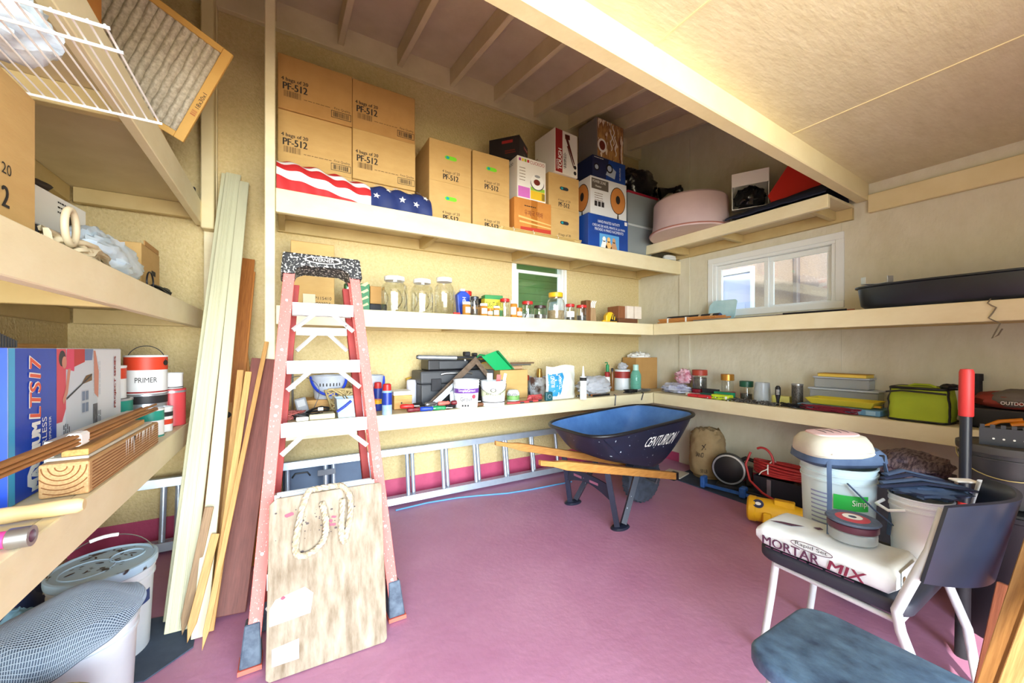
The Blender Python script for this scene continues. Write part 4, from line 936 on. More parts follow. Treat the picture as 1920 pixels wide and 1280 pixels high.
def bagword(s, u0, v0, v1, hgt):
    vs, fs, a0, a1, b0, b1 = text_data(s); q = []
    for p_ in vs:
        v = v0 + (v1 - v0) * (p_[0] - a0) / (a1 - a0); u = u0 - hgt * (p_[1] - b0) / (b1 - b0); P = fb(u, v); q.append((P[0], P[1] - .004, P[2]))
    M().add(q, fs).build('lettering', pagew, t)
bagword('BLEND', .20, .38, .72, .09); bagword('CUSTOM', .42, .36, .74, .09)
b = at(1093, 749); x, y, r, h = cs(1087, 1100, 686, LB, Y=b.y + .02)
t = thing('caulk_tube', 'white caulk tube with a long nozzle standing at the shelf edge', 'tube', (x, y, LB))
M().lathe([(r, 0), (r, h * .60), (r * .98, h * .61)], 20).build('tube_body', mat('caulk_white', (232, 236, 236), .4), t, smooth=40); M().lathe([(r * 1.001 + .0006, h * .56), (r * 1.001 + .0006, h * .66)], 20, cap=False).build('dark_band', ink, t)
M().lathe([(r * .98, h * .611), (r * .95, h * .68), (r * .42, h * .70), (r * .36, h * .75), (r * .14, h)], 20).build('nozzle', wht, t, smooth=30); print_lines(t, ink, (-r - .001, 0, h * .4), Z_, Y_, h * .12, 1, .01, .004)
# plastic bag, dowels, bottles, paint can in the corner
filmm = glassy('plastic_film', (.86, .88, .94), .35, .25)
b = at(1130, 742)
t = thing('plastic_bag', 'crumpled clear plastic bag between the caulk tube and green bottles', 'bag', (b.x + .03, b.y + .16, LB))
M().blob((0, 0, 0), .20, .12, .10, .22, 3.0, 11, 40, 26).build('bag_film', filmm, t, smooth=50)
for k in range(5):
    a_ = at(1097 + 6 * k, 741 + k); b_ = at(1128 + 9 * k, 752 - 2.0 * k)
    t = thing('dowel', ('short black handle in front of the others by the caulk tube', 'short pale wooden dowel by the caulk tube', 'grey steel rod in the pile by the caulk tube', 'reddish wooden dowel in the pile by the caulk tube', 'short black handle at the back of the pile by the caulk tube')[k], 'dowel', (a_.x, a_.y + .016 * k, LB + .011), 0, 'dowels by the caulk tube')
    M().tube([(0, 0, 0), (b_.x - a_.x, (b_.y - a_.y) * .2 + .006 * k, .0)], .010, 8).build('dowel', (blk, woodx, dsteel, ced[2], blk)[k], t, smooth=40); t2 = M().tube([(b_.x - a_.x + .0003, (b_.y - a_.y) * .2 + .006 * k, 0), (b_.x - a_.x + .003, (b_.y - a_.y) * .2 + .006 * k, 0)], .009, 8).build('dowel_end', pagew, t)
def pxcan(name, label, p0, p1, pt, Yc, bodym, capm, capf, cat='bottle', neck=1, extra=None):
    x, y, r, h = cs(p0, p1, pt, LB, Y=Yc); t = thing(name, label, cat, (x, y, LB)); hb = h * (1 - capf)
    M().lathe([(r * .94, 0), (r, .004), (r, hb * .8), (r * neck, hb)], 22).build('bottle_body', bodym, t, smooth=40); M().lathe([(r * neck * .9, hb + .0004), (r * neck * .9, h - .004), (r * neck * .7, h)], 18).build('cap', capm, t, smooth=40)
    return t, r, h
gb = glassy('green_bottle_glass', (.20, .62, .22), .5, .1); tb_ = glassy('teal_bottle', (.35, .85, .70), .5, .1)
t, r, h = pxcan('pump_bottle', 'green pump bottle behind the small paint can', 1132, 1146, 683, 3.16, gb, green, .3, neck=.5); M().tube([(0, 0, h), (0, 0, h + .02), (-.035, 0, h + .02)], .006, 8).build('pump_spout', green, t, smooth=50)
pxcan('small_bottle', 'small pale bottle in front of the green pump bottle', 1133, 1144, 697, 3.06, pagew, redc, .25)
pxcan('brown_bottle', 'narrow brown bottle beside the small paint can', 1144, 1152, 690, 3.08, mat('brown_glass', (120, 78, 34), .3), blk, .15, neck=.6)
x, y, r, h = cs(1152, 1182, 692, LB, Y=3.12)
t = thing('paint_can', 'small paint can with a red band and a plastic bag on top', 'can', (x, y, LB)); M().lathe([(r, 0), (r * 1.02, .003), (r, .006), (r, h - .006), (r * 1.03, h - .003), (r * .97, h)], 28).build('can_body', mat('can_white', (224, 226, 228), .4), t, smooth=40); M().lathe([(r + .001, h * .58), (r + .001, h * .9)], 28, cap=False).build('red_band', mat('can_red_band', (160, 50, 44), .5), t, smooth=60)
t2 = thing('film_wad', 'small wad of clear film lying on the little paint can', 'film', (x, y, LB + h + .001)); M().blob((0, 0, 0), .055, .05, .04, .35, 3, 6, 20, 14).build('film', filmm, t2, smooth=50)
t, r, h = pxcan('teal_water_bottle', 'ridged teal plastic bottle in front of the corner carton', 1182, 1202, 683, 2.93, tb_, mat('clear_cap', (180, 220, 210), .3), .22, neck=.6)
for k in range(4): M().tube([(r * 1.02 * math.cos(a), r * 1.02 * math.sin(a), h * (.12 + .14 * k)) for a in [2 * math.pi * i / 20 for i in range(20)]], .003, 6, closed=True).build('ridge', tb_, t, smooth=60)
# corner carton with paper tray
t = thing('cardboard_box', 'open tan carton with crumpled paper standing in the shelf corner', 'box', (3.44, 3.06, LB), R(-6)); hh = onY(1225, 670, 3.0).z - LB
m = M(); m.box(0, 0, 0, .32, .004, hh); m.box(0, .22, 0, .32, .224, hh); m.box(0, .0045, 0, .004, .2195, hh); m.box(.316, .0045, 0, .32, .2195, hh); m.box(.0045, .0045, 0, .3155, .2195, .004); m.build('box_body', card_d, t)
M().blob((.15, .12, hh - .05), .13, .10, .06, .4, 4, 3, 26, 16).build('paper_wad', pagew, t, smooth=40)
# ------------------------------------------------------------------ clutter behind the stepladder on the tool shelf
def atY(px, py): p = at(px, py); return p
bluh = mat('blue_handle', (30, 64, 190), .4)
# strainer basket with blue handle resting on a wooden crate
cr = thing('wood_offcut', 'flat wooden offcut under the grey strainer basket', 'wood', (onY(560, 0, 3.0).x, 3.0, LB)); M().box(0, 0, 0, .38, .2, .10).build('offcut', woodx, cr, bevel=.003)
def tubbasket(label, p0, p1, pt, pb, Y, zb, hm, name='plastic_basket'):
    x, y, r, h = cs(p0, p1, pt, zb, Y=Y)
    t = thing(name, label, 'basket', (x, y, zb), 0)
    M().lathe([(r * .78, 0), (r * .8, .004), (r * .98, h - .006), (r * 1.04, h - .004), (r * 1.04, h), (r * .96, h), (r * .78, .006)], 28, sy=.8).build('basket_body', mat('grey_translucent', (196, 202, 212), .4, c2=(170, 178, 190), ns=14), t, smooth=40)
    M().tube([(r * 1.0 * math.cos(a), -r * .86 * math.sin(a) - .004, h * .95 - h * .75 * math.sin(a)) for a in [math.pi * i / 16 for i in range(17)]], .009, 8).build('handle', hm, t, smooth=60)
    m = M()
    for k in range(7): a = R(-125 + k * 12); m.cyl((r * .90 * math.cos(a), r * .72 * math.sin(a), h * .55), (r * .905 * math.cos(a), r * .724 * math.sin(a), h * .68), .004, n=6)
    m.build('drain_holes', ink, t); return t
tubbasket('grey plastic basket with a blue handle on the wooden offcut', 583, 650, 703, 735, 3.06, LB + .102, bluh)
tubbasket('grey plastic basket half hidden behind the stepladder rail', 664, 720, 703, 740, 3.08, LB + .002, bluh)
t = thing('bark_stick', 'rough brown stick lying across the grey baskets', 'stick', (onY(563, 0, 3.14).x, 3.2, onY(600, 697, 3.14).z))
M().tube([(0, 0, 0), (.2, .004, .006), (.46, .0, 0)], .016, 8).build('stick', mat('bark', (120, 86, 60), .9, c2=(88, 60, 42), ns=30, bump=.6, bs=40), t, smooth=40)
# milky tub with blue handle, tangled straw rope
p = at(655, 783); x, y, r, h = cs(627, 690, 744, LB, Y=p.y + .10)
t = thing('plastic_tub', 'milky square tub with a blue handle at the shelf edge', 'tub', (x, y, LB))
W_ = r * .95
m = M(); vs = []
for s, z in ((.88, 0), (1.0, h), (.97, h), (.85, .004)): vs += [(-W_ * s, -.085 * s, z), (W_ * s, -.085 * s, z), (W_ * s, .085 * s, z), (-W_ * s, .085 * s, z)]
fs = [(3, 2, 1, 0), (12, 13, 14, 15)] + [(k * 4 + j, k * 4 + (j + 1) % 4, (k + 1) * 4 + (j + 1) % 4, (k + 1) * 4 + j) for k in range(3) for j in range(4)]
m.add(vs, fs); m.build('tub_body', mat('milky_blue', (190, 208, 226), .35, c2=(166, 190, 216), ns=9), t, bevel=.006, seg=2)
M().tube([(-W_ * .97, -.088, h * .35), (-W_ * .5, -.094, h * .62), (-W_ * .12, -.092, h * .88)], .008, 8).build('handle', bluh, t, smooth=50)
rp = mat('straw_rope', (206, 184, 130), .8, c2=(170, 146, 96), ns=30)
def tangle(name, label, cat, loc, sx, sy, sz, n, r, m_, seed, part='strand', k=16, kind=None):
    rnd = random.Random(seed); t = thing(name, label, cat, loc); mm = M()
    for q in range(n):
        pts = []; a = rnd.uniform(0, 6.28); ph = rnd.uniform(0, 6.28); f1, f2 = rnd.choice((1, 2, 3)), rnd.choice((1, 2))
        for i in range(k):
            s = 2 * math.pi * i / k
            pts.append((sx * math.cos(f2 * s + a) * (.55 + .4 * math.sin(f1 * s + ph)), sy * math.sin(f2 * s + a) * (.6 + .35 * math.cos(f1 * s)), r + sz * (.5 + .48 * math.sin(s * f1 + ph + q))))
        mm.tube(pts, r, 5, closed=True)
    o = mm.build(part, m_, t, smooth=60)
    return t
tangle('straw_rope', 'tangled pale straw rope behind the milky tub', 'rope', (onY(650, 0, 2.95).x, 2.945, LB + .002), .16, .035, .17, 9, .007, rp, 3)
tangle('wire_tangle', 'tangle of thin red and grey cable at the shelf end by the post', 'cable', (onY(545, 0, 2.84).x, 2.84, LB + .002), .09, .05, .05, 8, .004, mat('pinkish_cable', (176, 96, 90), .5), 5)
tangle('wire_tangle', 'tangle of black adapter cable in front of the wooden offcut', 'cable', (onY(575, 0, 2.80).x, 2.80, LB + .002), .10, .03, .035, 6, .0035, blk, 9)
t = thing('wire_loop', 'tall loop of thin wire standing on the tool shelf behind the ladder', 'wire', (onY(560, 0, 2.9).x, 2.9, LB)); M().tube([(.12 * math.cos(a) * (1 + .1 * math.sin(3 * a)), .02 * math.sin(2 * a), .14 + .135 * math.sin(a)) for a in [2 * math.pi * i / 28 for i in range(28)]], .0022, 6, closed=True).build('wire', dsteel, t, smooth=60)
t = thing('grey_remote', 'grey plastic device with a cord leaning by the black cable', 'device', (onY(560, 0, 2.86).x, 2.87, LB + .012), rot=(R(-18), R(-14), 0))
M().box(0, 0, 0, .07, .03, .12).build('body', mat('mid_grey', (150, 154, 160), .45), t, bevel=.01, seg=2); M().box(.012, -.002, .06, .058, -.0005, .105).build('face', mat('pale_grey', (190, 194, 198), .4), t)
t = thing('dark_goggles', 'black strap and buckle lying on a white block', 'strap', (onY(596, 0, 2.79).x, 2.80, LB + .036)); M().tube([(-.06, 0, .012), (-.03, -.01, .03), (.02, -.012, .042), (.06, 0, .03), (.07, .03, .012), (.0, .03, .012), (-.05, .025, .01)], .011, 8, closed=True, flat=.6).build('strap', blk, t, smooth=60); M().box(.0, -.026, .02, .03, -.022, .04).build('buckle', pagew, t)
t = thing('white_block', 'low cream plastic block at the shelf edge under the black strap', 'block', (onY(580, 0, 2.765).x, 2.765, LB)); M().box(0, 0, 0, .15, .09, .034).build('block', mat('cream_plastic', (228, 220, 186), .5), t, bevel=.004)
t = thing('white_block', 'small white adapter lying at the shelf edge behind the ladder step', 'adapter', (onY(555, 0, 2.755).x, 2.755, LB)); M().box(0, 0, 0, .07, .05, .025).build('adapter', wht, t, bevel=.004)
# two threaded clamp rods
for k, (px, lb_) in enumerate(((549, 'upright threaded clamp frame nearest the post'), (668, 'upright threaded clamp frame beside the milky tub'))):
    b = onY(px, 0, 3.12); t = thing('pipe_clamp', lb_, 'clamp', (b.x, 3.24, LB), 0, 'clamp frames behind the stepladder'); h = onY(px, 652, 3.12).z - LB
    M().cyl((0, 0, 0), (0, 0, h), .007, n=8).build('threaded_rod', steel, t, smooth=40); M().box(-.02, -.02, h * .35, .02, .02, h * .40).build('clamp_head', pagew, t, bevel=.004); M().lathe([(.03, 0), (.03, .006)], 14).build('foot', dsteel, t)
# hand tools along the shelf edge under the framing square
rnd = random.Random(21)
tl = []
cols_ = [('red', red), ('dark red', mat('wine', (110, 26, 36), .45)), ('black', blk), ('blue', blue), ('steel', steel), ('green', green), ('pink', mat('salmon', (222, 110, 96), .5)), ('black', blk), ('maroon', MATS['wine']), ('navy', mat('navyp', (34, 44, 110), .4)), ('grey', dsteel), ('brown', mat('brownp', (110, 70, 44), .5))]
for k in range(12):
    px = 742 + k * 10.6; p = at(px, 769 - .12 * (px - 742)); L_ = rnd.uniform(.07, .10)
    nm, mm = cols_[k]
    pos = ('beside the lubricant can', 'next to the spray can', 'in front of the wooden box', 'in front of the white can', 'beside the speed square', 'under the speed square', 'before the speed square', 'between the square and grout bucket', 'near the speed square tip', 'left of the grout bucket', 'against the grout bucket', 'touching the grout bucket')[k].replace('left of', 'just before')
    t = thing('screwdriver', f'{nm} handled screwdriver lying {pos}', 'screwdriver', (p.x, 2.748, LB + .0125), R(10 * ((k * 7 % 5) - 2) + (0 if k % 2 else 8)), 'screwdrivers along the shelf edge')
    t.location.z = LB + .0175 + (.0 if k % 2 else .026); t.location.y = 2.752 + (.0 if k % 2 else .022)
    M().lathe([(.009, 0), (.0165, .008), (.017, .045), (.013, .07), (.0165, .085), (.007, .098)], 12, T=Matrix.Rotation(R(90), 4, 'Y')).build('handle', mm, t, smooth=50)
    M().cyl((.0985, 0, 0), (.098 + L_ * .5, 0, 0), .004, n=6).build('shaft', steel, t)
for k in range(3):
    p = at(958 + 13 * k, 758 - 3 * k)
    t = thing('pliers', ('red handled pliers nearest the compound bucket', 'red handled pliers between two others', 'red handled pliers beside the teal tape measure')[k], 'pliers', (p.x - .02, 2.76 + .012 * k, LB + .009), R(-14 + 4 * k), 'red pliers at the shelf edge')
    for s in (-1, 1): M().tube([(0, s * .004, 0), (.05, s * .013, 0), (.11, s * .006, 0)], .0075, 8).build('handle', mat('salmon_red', (206, 70, 70), .5), t, smooth=50)
    M().prism([(.112, -.010), (.15, -.005), (.15, .005), (.112, .010)], -.006, .006, 'z').build('jaw', dsteel, t, bevel=.002)
t = thing('tape_measure', 'square teal tape measure hanging at the edge of the tool shelf', 'tape measure', (onY(1024, 0, 2.735).x, 2.735, LB + .001)); M().box(0, 0, 0, .075, .035, .078).build('case', mat('dark_teal', (30, 84, 90), .45), t, bevel=.01, seg=2); poly_patch(t, alu, (0, 0, 0), X_, Z_, disc_pts(.037, .04, .02), 'badge'); poly_patch(t, MATS['dark_teal'], (0, 0, 0), X_, Z_, disc_pts(.039, .038, .013), 'badge_center', off=.002)
tangle('tool_tangle', 'heap of red and grey small tools behind the red pliers', 'tools', (onY(1002, 0, 2.86).x, 2.85, LB + .002), .09, .03, .04, 6, .006, mat('rose_tool', (190, 80, 80), .5), 31)
# rods sticking over the shelf edge near the corner
for k, (px, lb_) in enumerate(((1154, 'dark steel rod poking over the shelf edge'), (1206, 'short dark rod poking over the shelf edge by the corner'))):
    p = onY(px, 738, 2.726); t = thing('metal_rod', lb_, 'rod', (p.x, 2.7245, ZL + .008)); M().tube([(.01, .03, .002), (0, -.002, .002), (-.012 - .02 * k, -.004, -.07 - (.03 if k == 0 else 0))], .005, 8).build('rod', dsteel, t, smooth=50)
tangle('keys_and_clips', 'heap of black cords and clips in front of the teal bottle', 'clips', (onY(1180, 0, 2.84).x, 2.82, LB + .002), .11, .04, .03, 8, .004, blk, 41)
tangle('wire_tangle', 'coil of grey wire on the shelf corner', 'wire', (3.33, 2.86, LB + .002), .12, .05, .02, 6, .0035, steel, 44)

# ------------------------------------------------------------------ lower right shelf
def RX(px, X): return onX(px, 0, X).y
def rthing(name, label, cat, px, X, group=None, z=LB, rz=R(-90)): return thing(name, label, cat, (X, RX(px, X), z), rz, group)
# crumpled bag
t = thing('plastic_bag', 'crumpled printed plastic bag beside the corner carton', 'bag', (3.55, 2.62, LB)); M().blob((0, 0, 0), .11, .15, .055, .3, 3.2, 15, 30, 20).build('bag_film', mat('printed_film', (206, 208, 222), .35, c2=(150, 150, 180), ns=11, amt=.2, bump=.4, bs=12), t, smooth=45)
t = thing('plastic_bag', 'pink striped clear bag heaped on the printed bag', 'bag', (3.62, 2.58, LB + .10)); M().blob((0, 0, 0), .07, .08, .08, .35, 3.2, 19, 26, 18).build('bag_film', mat('pink_film', (226, 190, 200), .35, c2=(200, 120, 140), ns=20, amt=.2, bump=.4, bs=12), t, smooth=45)
def rjar(label, p0, p1, pt, X, lidm, fill=None, z=LB, lidh=.25, **k):
    x, y, r, h = cs(p0, p1, pt, z, X=X); return jar(label, x, y, z, r, h, lidm, .95, fill=fill, lidh=lidh, group='jars on the right-hand tool shelf', **k)
x, y, r, h = cs(1298, 1326, 693, LB + .0, X=3.64)
bx = thing('case_box', 'maroon tin under the red lidded jar of clips', 'tin', (3.64, y, LB)); M().lathe([(r * 1.1, 0), (r * 1.1, .05), (r * 1.04, .052)], 26).build('tin', mat('maroon_tin', (140, 20, 40), .4), bx, smooth=40)
x, y, r, h = cs(1298, 1326, 693, LB + .053, X=3.64); jar('clear jar of clips with a rusty red lid on the maroon tin', x, y, LB + .053, r, h, MATS['rust_lid'], .95, fill=nails, fillh=.8, lidh=.28, group='jars on the right-hand tool shelf')
x, y, r, h = cs(1351, 1378, 701, LB, X=3.62)
bx = thing('case_box', 'crimson lidded tin under the gold lidded jar', 'tin', (3.62, y, LB)); M().lathe([(r * 1.1, 0), (r * 1.1, .05), (r * 1.04, .052)], 26).build('tin', mat('crimson_tin', (170, 20, 60), .4), bx, smooth=40)
x, y, r, h = cs(1352, 1376, 701, LB + .053, X=3.62); jar('clear jar with a gold lid on the crimson tin', x, y, LB + .053, r, h, mat('gold_lid', (196, 140, 60), .3, .7), .95, lidh=.35, group='jars on the right-hand tool shelf')
rjar('squat jar with a dark green lid behind the screws', 1387, 1412, 714, 3.60, mat('forest_lid', (20, 84, 60), .4), fill=nails, lidh=.3)
x, y, r, h = cs(1412, 1446, 717, LB, X=3.52)
t = thing('plastic_cup', 'clear upturned plastic cup beside the screws', 'cup', (x, y, LB)); M().lathe([(r * 1.05, 0), (r, .004), (r * .86, h), (r * .83, h), (r * .97, .005)], 28).lathe([(r * .86, h - .003), (0, h - .002)], 28, cap=False).build('cup_body', clearp, t, smooth=40)
def rbox(name, label, cat, p0, p1, X, h, dep, m_, bevel=.004, z=LB, group=None, rz=0):
    y0, y1 = RX(p0, X), RX(p1, X)
    t = thing(name, label, cat, (X, y0, z), R(-90) + rz, group); M().box(0, 0, 0, y0 - y1, dep, h).build('body', m_, t, bevel=bevel, seg=2); return t, y0 - y1
t, w = rbox('red_case', 'flat red plastic knife case at the shelf edge', 'case', 1288, 1332, 3.345, .028, .07, mat('red_case_m', (206, 40, 50), .4), .01)
M().box(w * .45, -.002, .008, w * .5, -.0003, .02).build('latch', redc, t)
t, w = rbox('lime_case', 'bright lime plastic case beside the red case', 'case', 1333, 1366, 3.36, .045, .08, mat('lime_plastic', (196, 222, 40), .4), .008)
M().box(w * .8, -.002, .01, w * .92, -.0003, .035).build('label', pagew, t)
rbox('green_box', 'small green carton behind the lime case', 'box', 1338, 1372, 3.46, .06, .06, mat('emerald_card', (20, 140, 100), .5))
rbox('label_box', 'small black printed carton beside the maroon tin', 'box', 1316, 1344, 3.53, .07, .05, blkm)
rbox('strip_box', 'white parts strip lying behind the red case', 'box', 1285, 1312, 3.44, .025, .04, wht)
rbox('green_box', 'low dark green carton behind the red case', 'box', 1312, 1338, 3.45, .035, .06, mat('dark_green_card', (16, 90, 80), .5))
rbox('yellow_box', 'small pale yellow carton behind the upright screwdriver', 'box', 1447, 1480, 3.60, .06, .05, mat('pale_yellow_card', (222, 214, 120), .6))
x, y, r, h = cs(1484, 1506, 722, LB, X=3.60); t = thing('parts_jar', 'small dark jar of hardware behind the blue organiser', 'jar', (x, y, LB)); M().lathe([(r, 0), (r, h)], 24).build('jar_body', nails, t, smooth=40); M().lathe([(r * 1.05, h + .0003), (r * 1.05, h + .012)], 24).build('lid', steel, t, smooth=40)
# upright screwdriver handle
x, y, r, h = cs(1453, 1464, 723, LB, X=3.42); t = thing('screwdriver', 'black and white screwdriver handle standing among the screws', 'screwdriver', (x, y, LB)); M().lathe([(r * .5, 0), (r * .6, h * .3), (r, h * .55), (r, h * .9), (r * .5, h)], 14).build('handle', blk, t, smooth=50); m = M()
for k in range(4): m.tube([((r + .001) * math.cos(a), (r + .001) * math.sin(a), h * (.58 + .07 * k)) for a in [math.atan2(-y, -x) + R(-30 + 15 * i) for i in range(5)]], .0022, 5)
m.build('grip_marks', pagew, t)
# loose screws
t = M(); rnd = random.Random(5)
for k in range(520):
    y = rnd.uniform(1.58, 2.18); x = rnd.uniform(3.345, 3.50 if y > 1.8 else 3.44); a = rnd.uniform(0, 6.28); l_ = rnd.uniform(.015, .035); z = LB + .003 + rnd.random() ** 2 * .022
    dx, dy, dz = math.cos(a) * l_ / 2, math.sin(a) * l_ / 2, rnd.uniform(-.003, .006)
    t.cyl((x - dx, y - dy, z), (x + dx, y + dy, z + abs(dz)), .0028, .0018, 5); t.cyl((x - dx * 1.08, y - dy * 1.08, z), (x - dx, y - dy, z), .0055, .0045, 6)
o = t.build('loose_screws', mat('screw_mix', (150, 146, 140), .4, .6, c2=(50, 48, 48), ns=60, amt=.2), None); tag(o, 'scatter of loose screws and nails on the tool shelf', 'screws', kind='stuff')
# blue organiser, red leads, yellow tray
t, w = rbox('parts_organizer', 'flat blue translucent parts organiser under the yellow tray', 'organizer', 1494, 1650, 3.40, .04, .26, mat('blue_organizer', (110, 160, 190), .35, c2=(90, 140, 176), ns=9), .006)
for k in range(6): M().box(w * (.05 + .16 * k), -.002, .008, w * (.05 + .16 * k) + .05, -.0003, .034).build('cell_front', mat('organizer_pale', (150, 190, 210), .3), t)
tangle('test_leads', 'bundle of dark red test leads in front of the blue organiser', 'cable', (3.368, 1.23, LB + .002), .022, .20, .035, 9, .004, mat('dark_red_lead', (120, 26, 44), .5), 8)
tangle('test_leads', 'tangle of black test leads beside the dark red ones', 'cable', (3.362, 1.45, LB + .002), .020, .10, .03, 5, .004, blk, 12)
Xt = 3.42; y0, y1 = RX(1508, Xt), RX(1640, Xt)
t = thing('yellow_tray', 'shallow yellow plastic tray holding a paint brush on the organiser', 'tray', (Xt, y0, LB + .043), R(-90)); w = y0 - y1; vs = []
for s, z in ((.03, 0), (0, .045), (.006, .045), (.036, .005)): vs += [(s, s, z), (w - s, s, z), (w - s, .22 - s, z), (s, .22 - s, z)]
M().add(vs, [(3, 2, 1, 0), (12, 13, 14, 15)] + [(k * 4 + j, k * 4 + (j + 1) % 4, (k + 1) * 4 + (j + 1) % 4, (k + 1) * 4 + j) for k in range(3) for j in range(4)]).build('tray_body', mat('soft_yellow', (222, 202, 60), .4), t, bevel=.003)
t = thing('paint_brush', 'paint brush with a pale handle lying in the yellow tray', 'brush', (Xt + .05, y0 - w * .55, LB + .052), R(-88)); M().box(0, 0, 0, .12, .022, .012).build('handle', wht, t, bevel=.004); M().box(.1205, -.008, -.0, .15, .03, .012).build('ferrule', steel, t); M().box(.1505, -.008, 0, .20, .03, .012).build('bristles', mat('bristle', (210, 160, 40), .8), t)
# clear food containers with the yellow book
Xc = 3.56; y0, y1 = RX(1556, Xc), RX(1652, Xc)
t = thing('food_container', 'wide clear lidded container under the small one', 'container', (3.645, 1.46, LB), R(-90), 'clear plastic containers'); M().box(0, 0, 0, .42, .13, .135).build('box_body', clearp, t, bevel=.01, seg=2); M().box(-.008, -.008, .1355, .428, .138, .150).build('lid', mat('clear_lid2', (190, 200, 214), .3), t, bevel=.004)
t = thing('food_container', 'small clear container holding up the yellow notebook', 'container', (3.65, 1.43, LB + .152), R(-90), 'clear plastic containers'); M().box(0, 0, 0, .34, .12, .075).build('box_body', clearp, t, bevel=.01, seg=2); M().box(-.006, -.006, .0755, .346, .126, .086).build('lid', MATS['clear_lid2'], t, bevel=.003)
t = thing('notebook', 'yellow spiral notebook lying on the small clear container', 'notebook', (3.64, 1.40, LB + .240), rot=(R(0), 0, R(-92))); M().box(0, 0, 0, .30, .13, .022).build('pages', mat('notebook_page', (236, 206, 90), .6), t, bevel=.002); M().box(-.003, -.003, .0225, .303, .133, .026).build('cover', mat('notebook_cover', (200, 150, 40), .6, c2=(186, 136, 36), ns=20), t)
# lime cooler bag
Xc = 3.36; y0, y1 = RX(1655, Xc), RX(1784, Xc)
t = thing('cooler_bag', 'lime green soft cooler bag with black piping on the right shelf', 'bag', (Xc, y0, LB), R(-90)); w = y0 - y1; h = onX(1720, 722, 3.45).z - LB
lime = mat('lime_fabric', (172, 190, 40), .75, c2=(156, 174, 34), ns=6, bump=.25, bs=9)
def cooler(u, v, k=0):
    a = u * 2 * math.pi; c_, s_ = math.cos(a), math.sin(a); e_ = .35
    fx = math.copysign(abs(c_) ** e_, c_); fy = math.copysign(abs(s_) ** e_, s_); top = 1 - .10 * v ** 2
    sag = .010 * noise.noise(Vector((fx * 3, fy * 3, v * 4)))
    return (w / 2 + fx * (w / 2 - .012) * top + sag, .135 + fy * (.125) * (1 - .16 * v) + sag, .003 + h * .93 * v)
M().grid(48, 10, cooler).build('bag_body', lime, t, smooth=50)
m = M(); n_ = 48; ring_ = [cooler(i / n_, 1.0) for i in range(n_)]
m.add(ring_ + [(w / 2, .135, h * .99)], [(i, (i + 1) % n_, n_) for i in range(n_)]); m.build('bag_top', lime, t, smooth=60)
for v in (.98, .02): M().tube([cooler(i / 48, v) for i in range(48)], .009 if v > .5 else .006, 6, closed=True).build('piping', blk, t, smooth=60)
for u in (.55, .62, .88, .95): pass
for u in (.565, .935): M().tube([cooler(u, .02 + .96 * i / 10) for i in range(11)], .008, 6).build('piping', blk, t, smooth=60)
M().tube([(w * .06, -.004, h * .8), (w * .3, -.010, h * .86), (w * .7, -.010, h * .84), (w * .94, -.004, h * .82)], .010, 6, flat=.6).build('zip_band', blk, t, smooth=60)
M().tube([(w * .3, .12, h * .96), (w * .4, .12, h * 1.02), (w * .62, .12, h * 1.02), (w * .72, .12, h * .96)], .006, 6).build('carry_strap', lime, t, smooth=60)
M().blob((w * .92, .10, h * .92), .045, .035, .02, .3, 4, 3, 16, 10).build('buckle', blk, t, smooth=40)
# black tins, red-grey rucksack, lime tape, clamps at the right end
Yr = RX(1868, 3.50)
t = thing('rucksack', 'red and grey folded rucksack on the right end of the tool shelf', 'rucksack', (3.55, .40, LB + .118), R(0)); M().blob((0, 0, 0), .14, .19, .055, .12, 2.6, 7, 36, 22).build('pack_body', mat('rust_red_cloth', (150, 56, 36), .8, c2=(120, 40, 30), ns=7, bump=.3, bs=14), t, smooth=50)
M().blob((-.025, .0, .008), .125, .125, .056, .12, 2.6, 9, 30, 20).build('pocket', mat('grey_cloth', (112, 104, 96), .8, c2=(92, 84, 78), ns=7, bump=.3, bs=14), t, smooth=50)
lettering(t, 'OUTDOOR', pagew, (-.158, .06, .03), -Y_, Z_, w=.11, h=.018)
t = thing('black_box', 'black plastic box supporting the rucksack', 'box', (3.44, .60, LB), R(-90)); M().box(0, 0, 0, .46, .24, .115).build('box_body', blk, t, bevel=.01, seg=2)
x, y, r, h = cs(1824, 1847, 701, LB, X=3.70); t = thing('black_canister', 'black canister standing behind the rucksack', 'canister', (3.735, .60, LB)); M().lathe([(r, 0), (r, h * .85), (r * 1.15, h * .86), (r * 1.15, h)], 24).build('canister', blkm, t, smooth=35)
x, y, r, h = cs(1808, 1832, 765, LB, X=3.355); t = thing('lime_tape', 'lime green roll of tape at the shelf edge below the rucksack', 'tape', (3.385, y + .02, LB + .036), rot=(R(90), 0, R(20))); M().lathe([(.034, -.015), (.034, .015), (.02, .015), (.02, -.015), (.034, -.015)], 24, cap=False).build('roll', MATS['lime_plastic'], t, smooth=35)
t = thing('spring_clamp', 'orange and black spring clamp beside the rucksack box', 'clamp', (3.355, .52, LB + .004), R(-80)); M().tube([(0, 0, .01), (.06, .018, .05), (.14, .012, .07)], .011, 8, flat=1).build('jaw', mat('clamp_orange', (216, 130, 20), .45), t, smooth=50); M().tube([(0, .0, .012), (.07, -.004, .02), (.15, -.008, .03)], .011, 8).build('jaw', blk, t, smooth=50); M().tube([(.10, .004, .035), (.15, .01, .05)], .014, 8).build('grip', MATS['clamp_orange'], t, smooth=50)
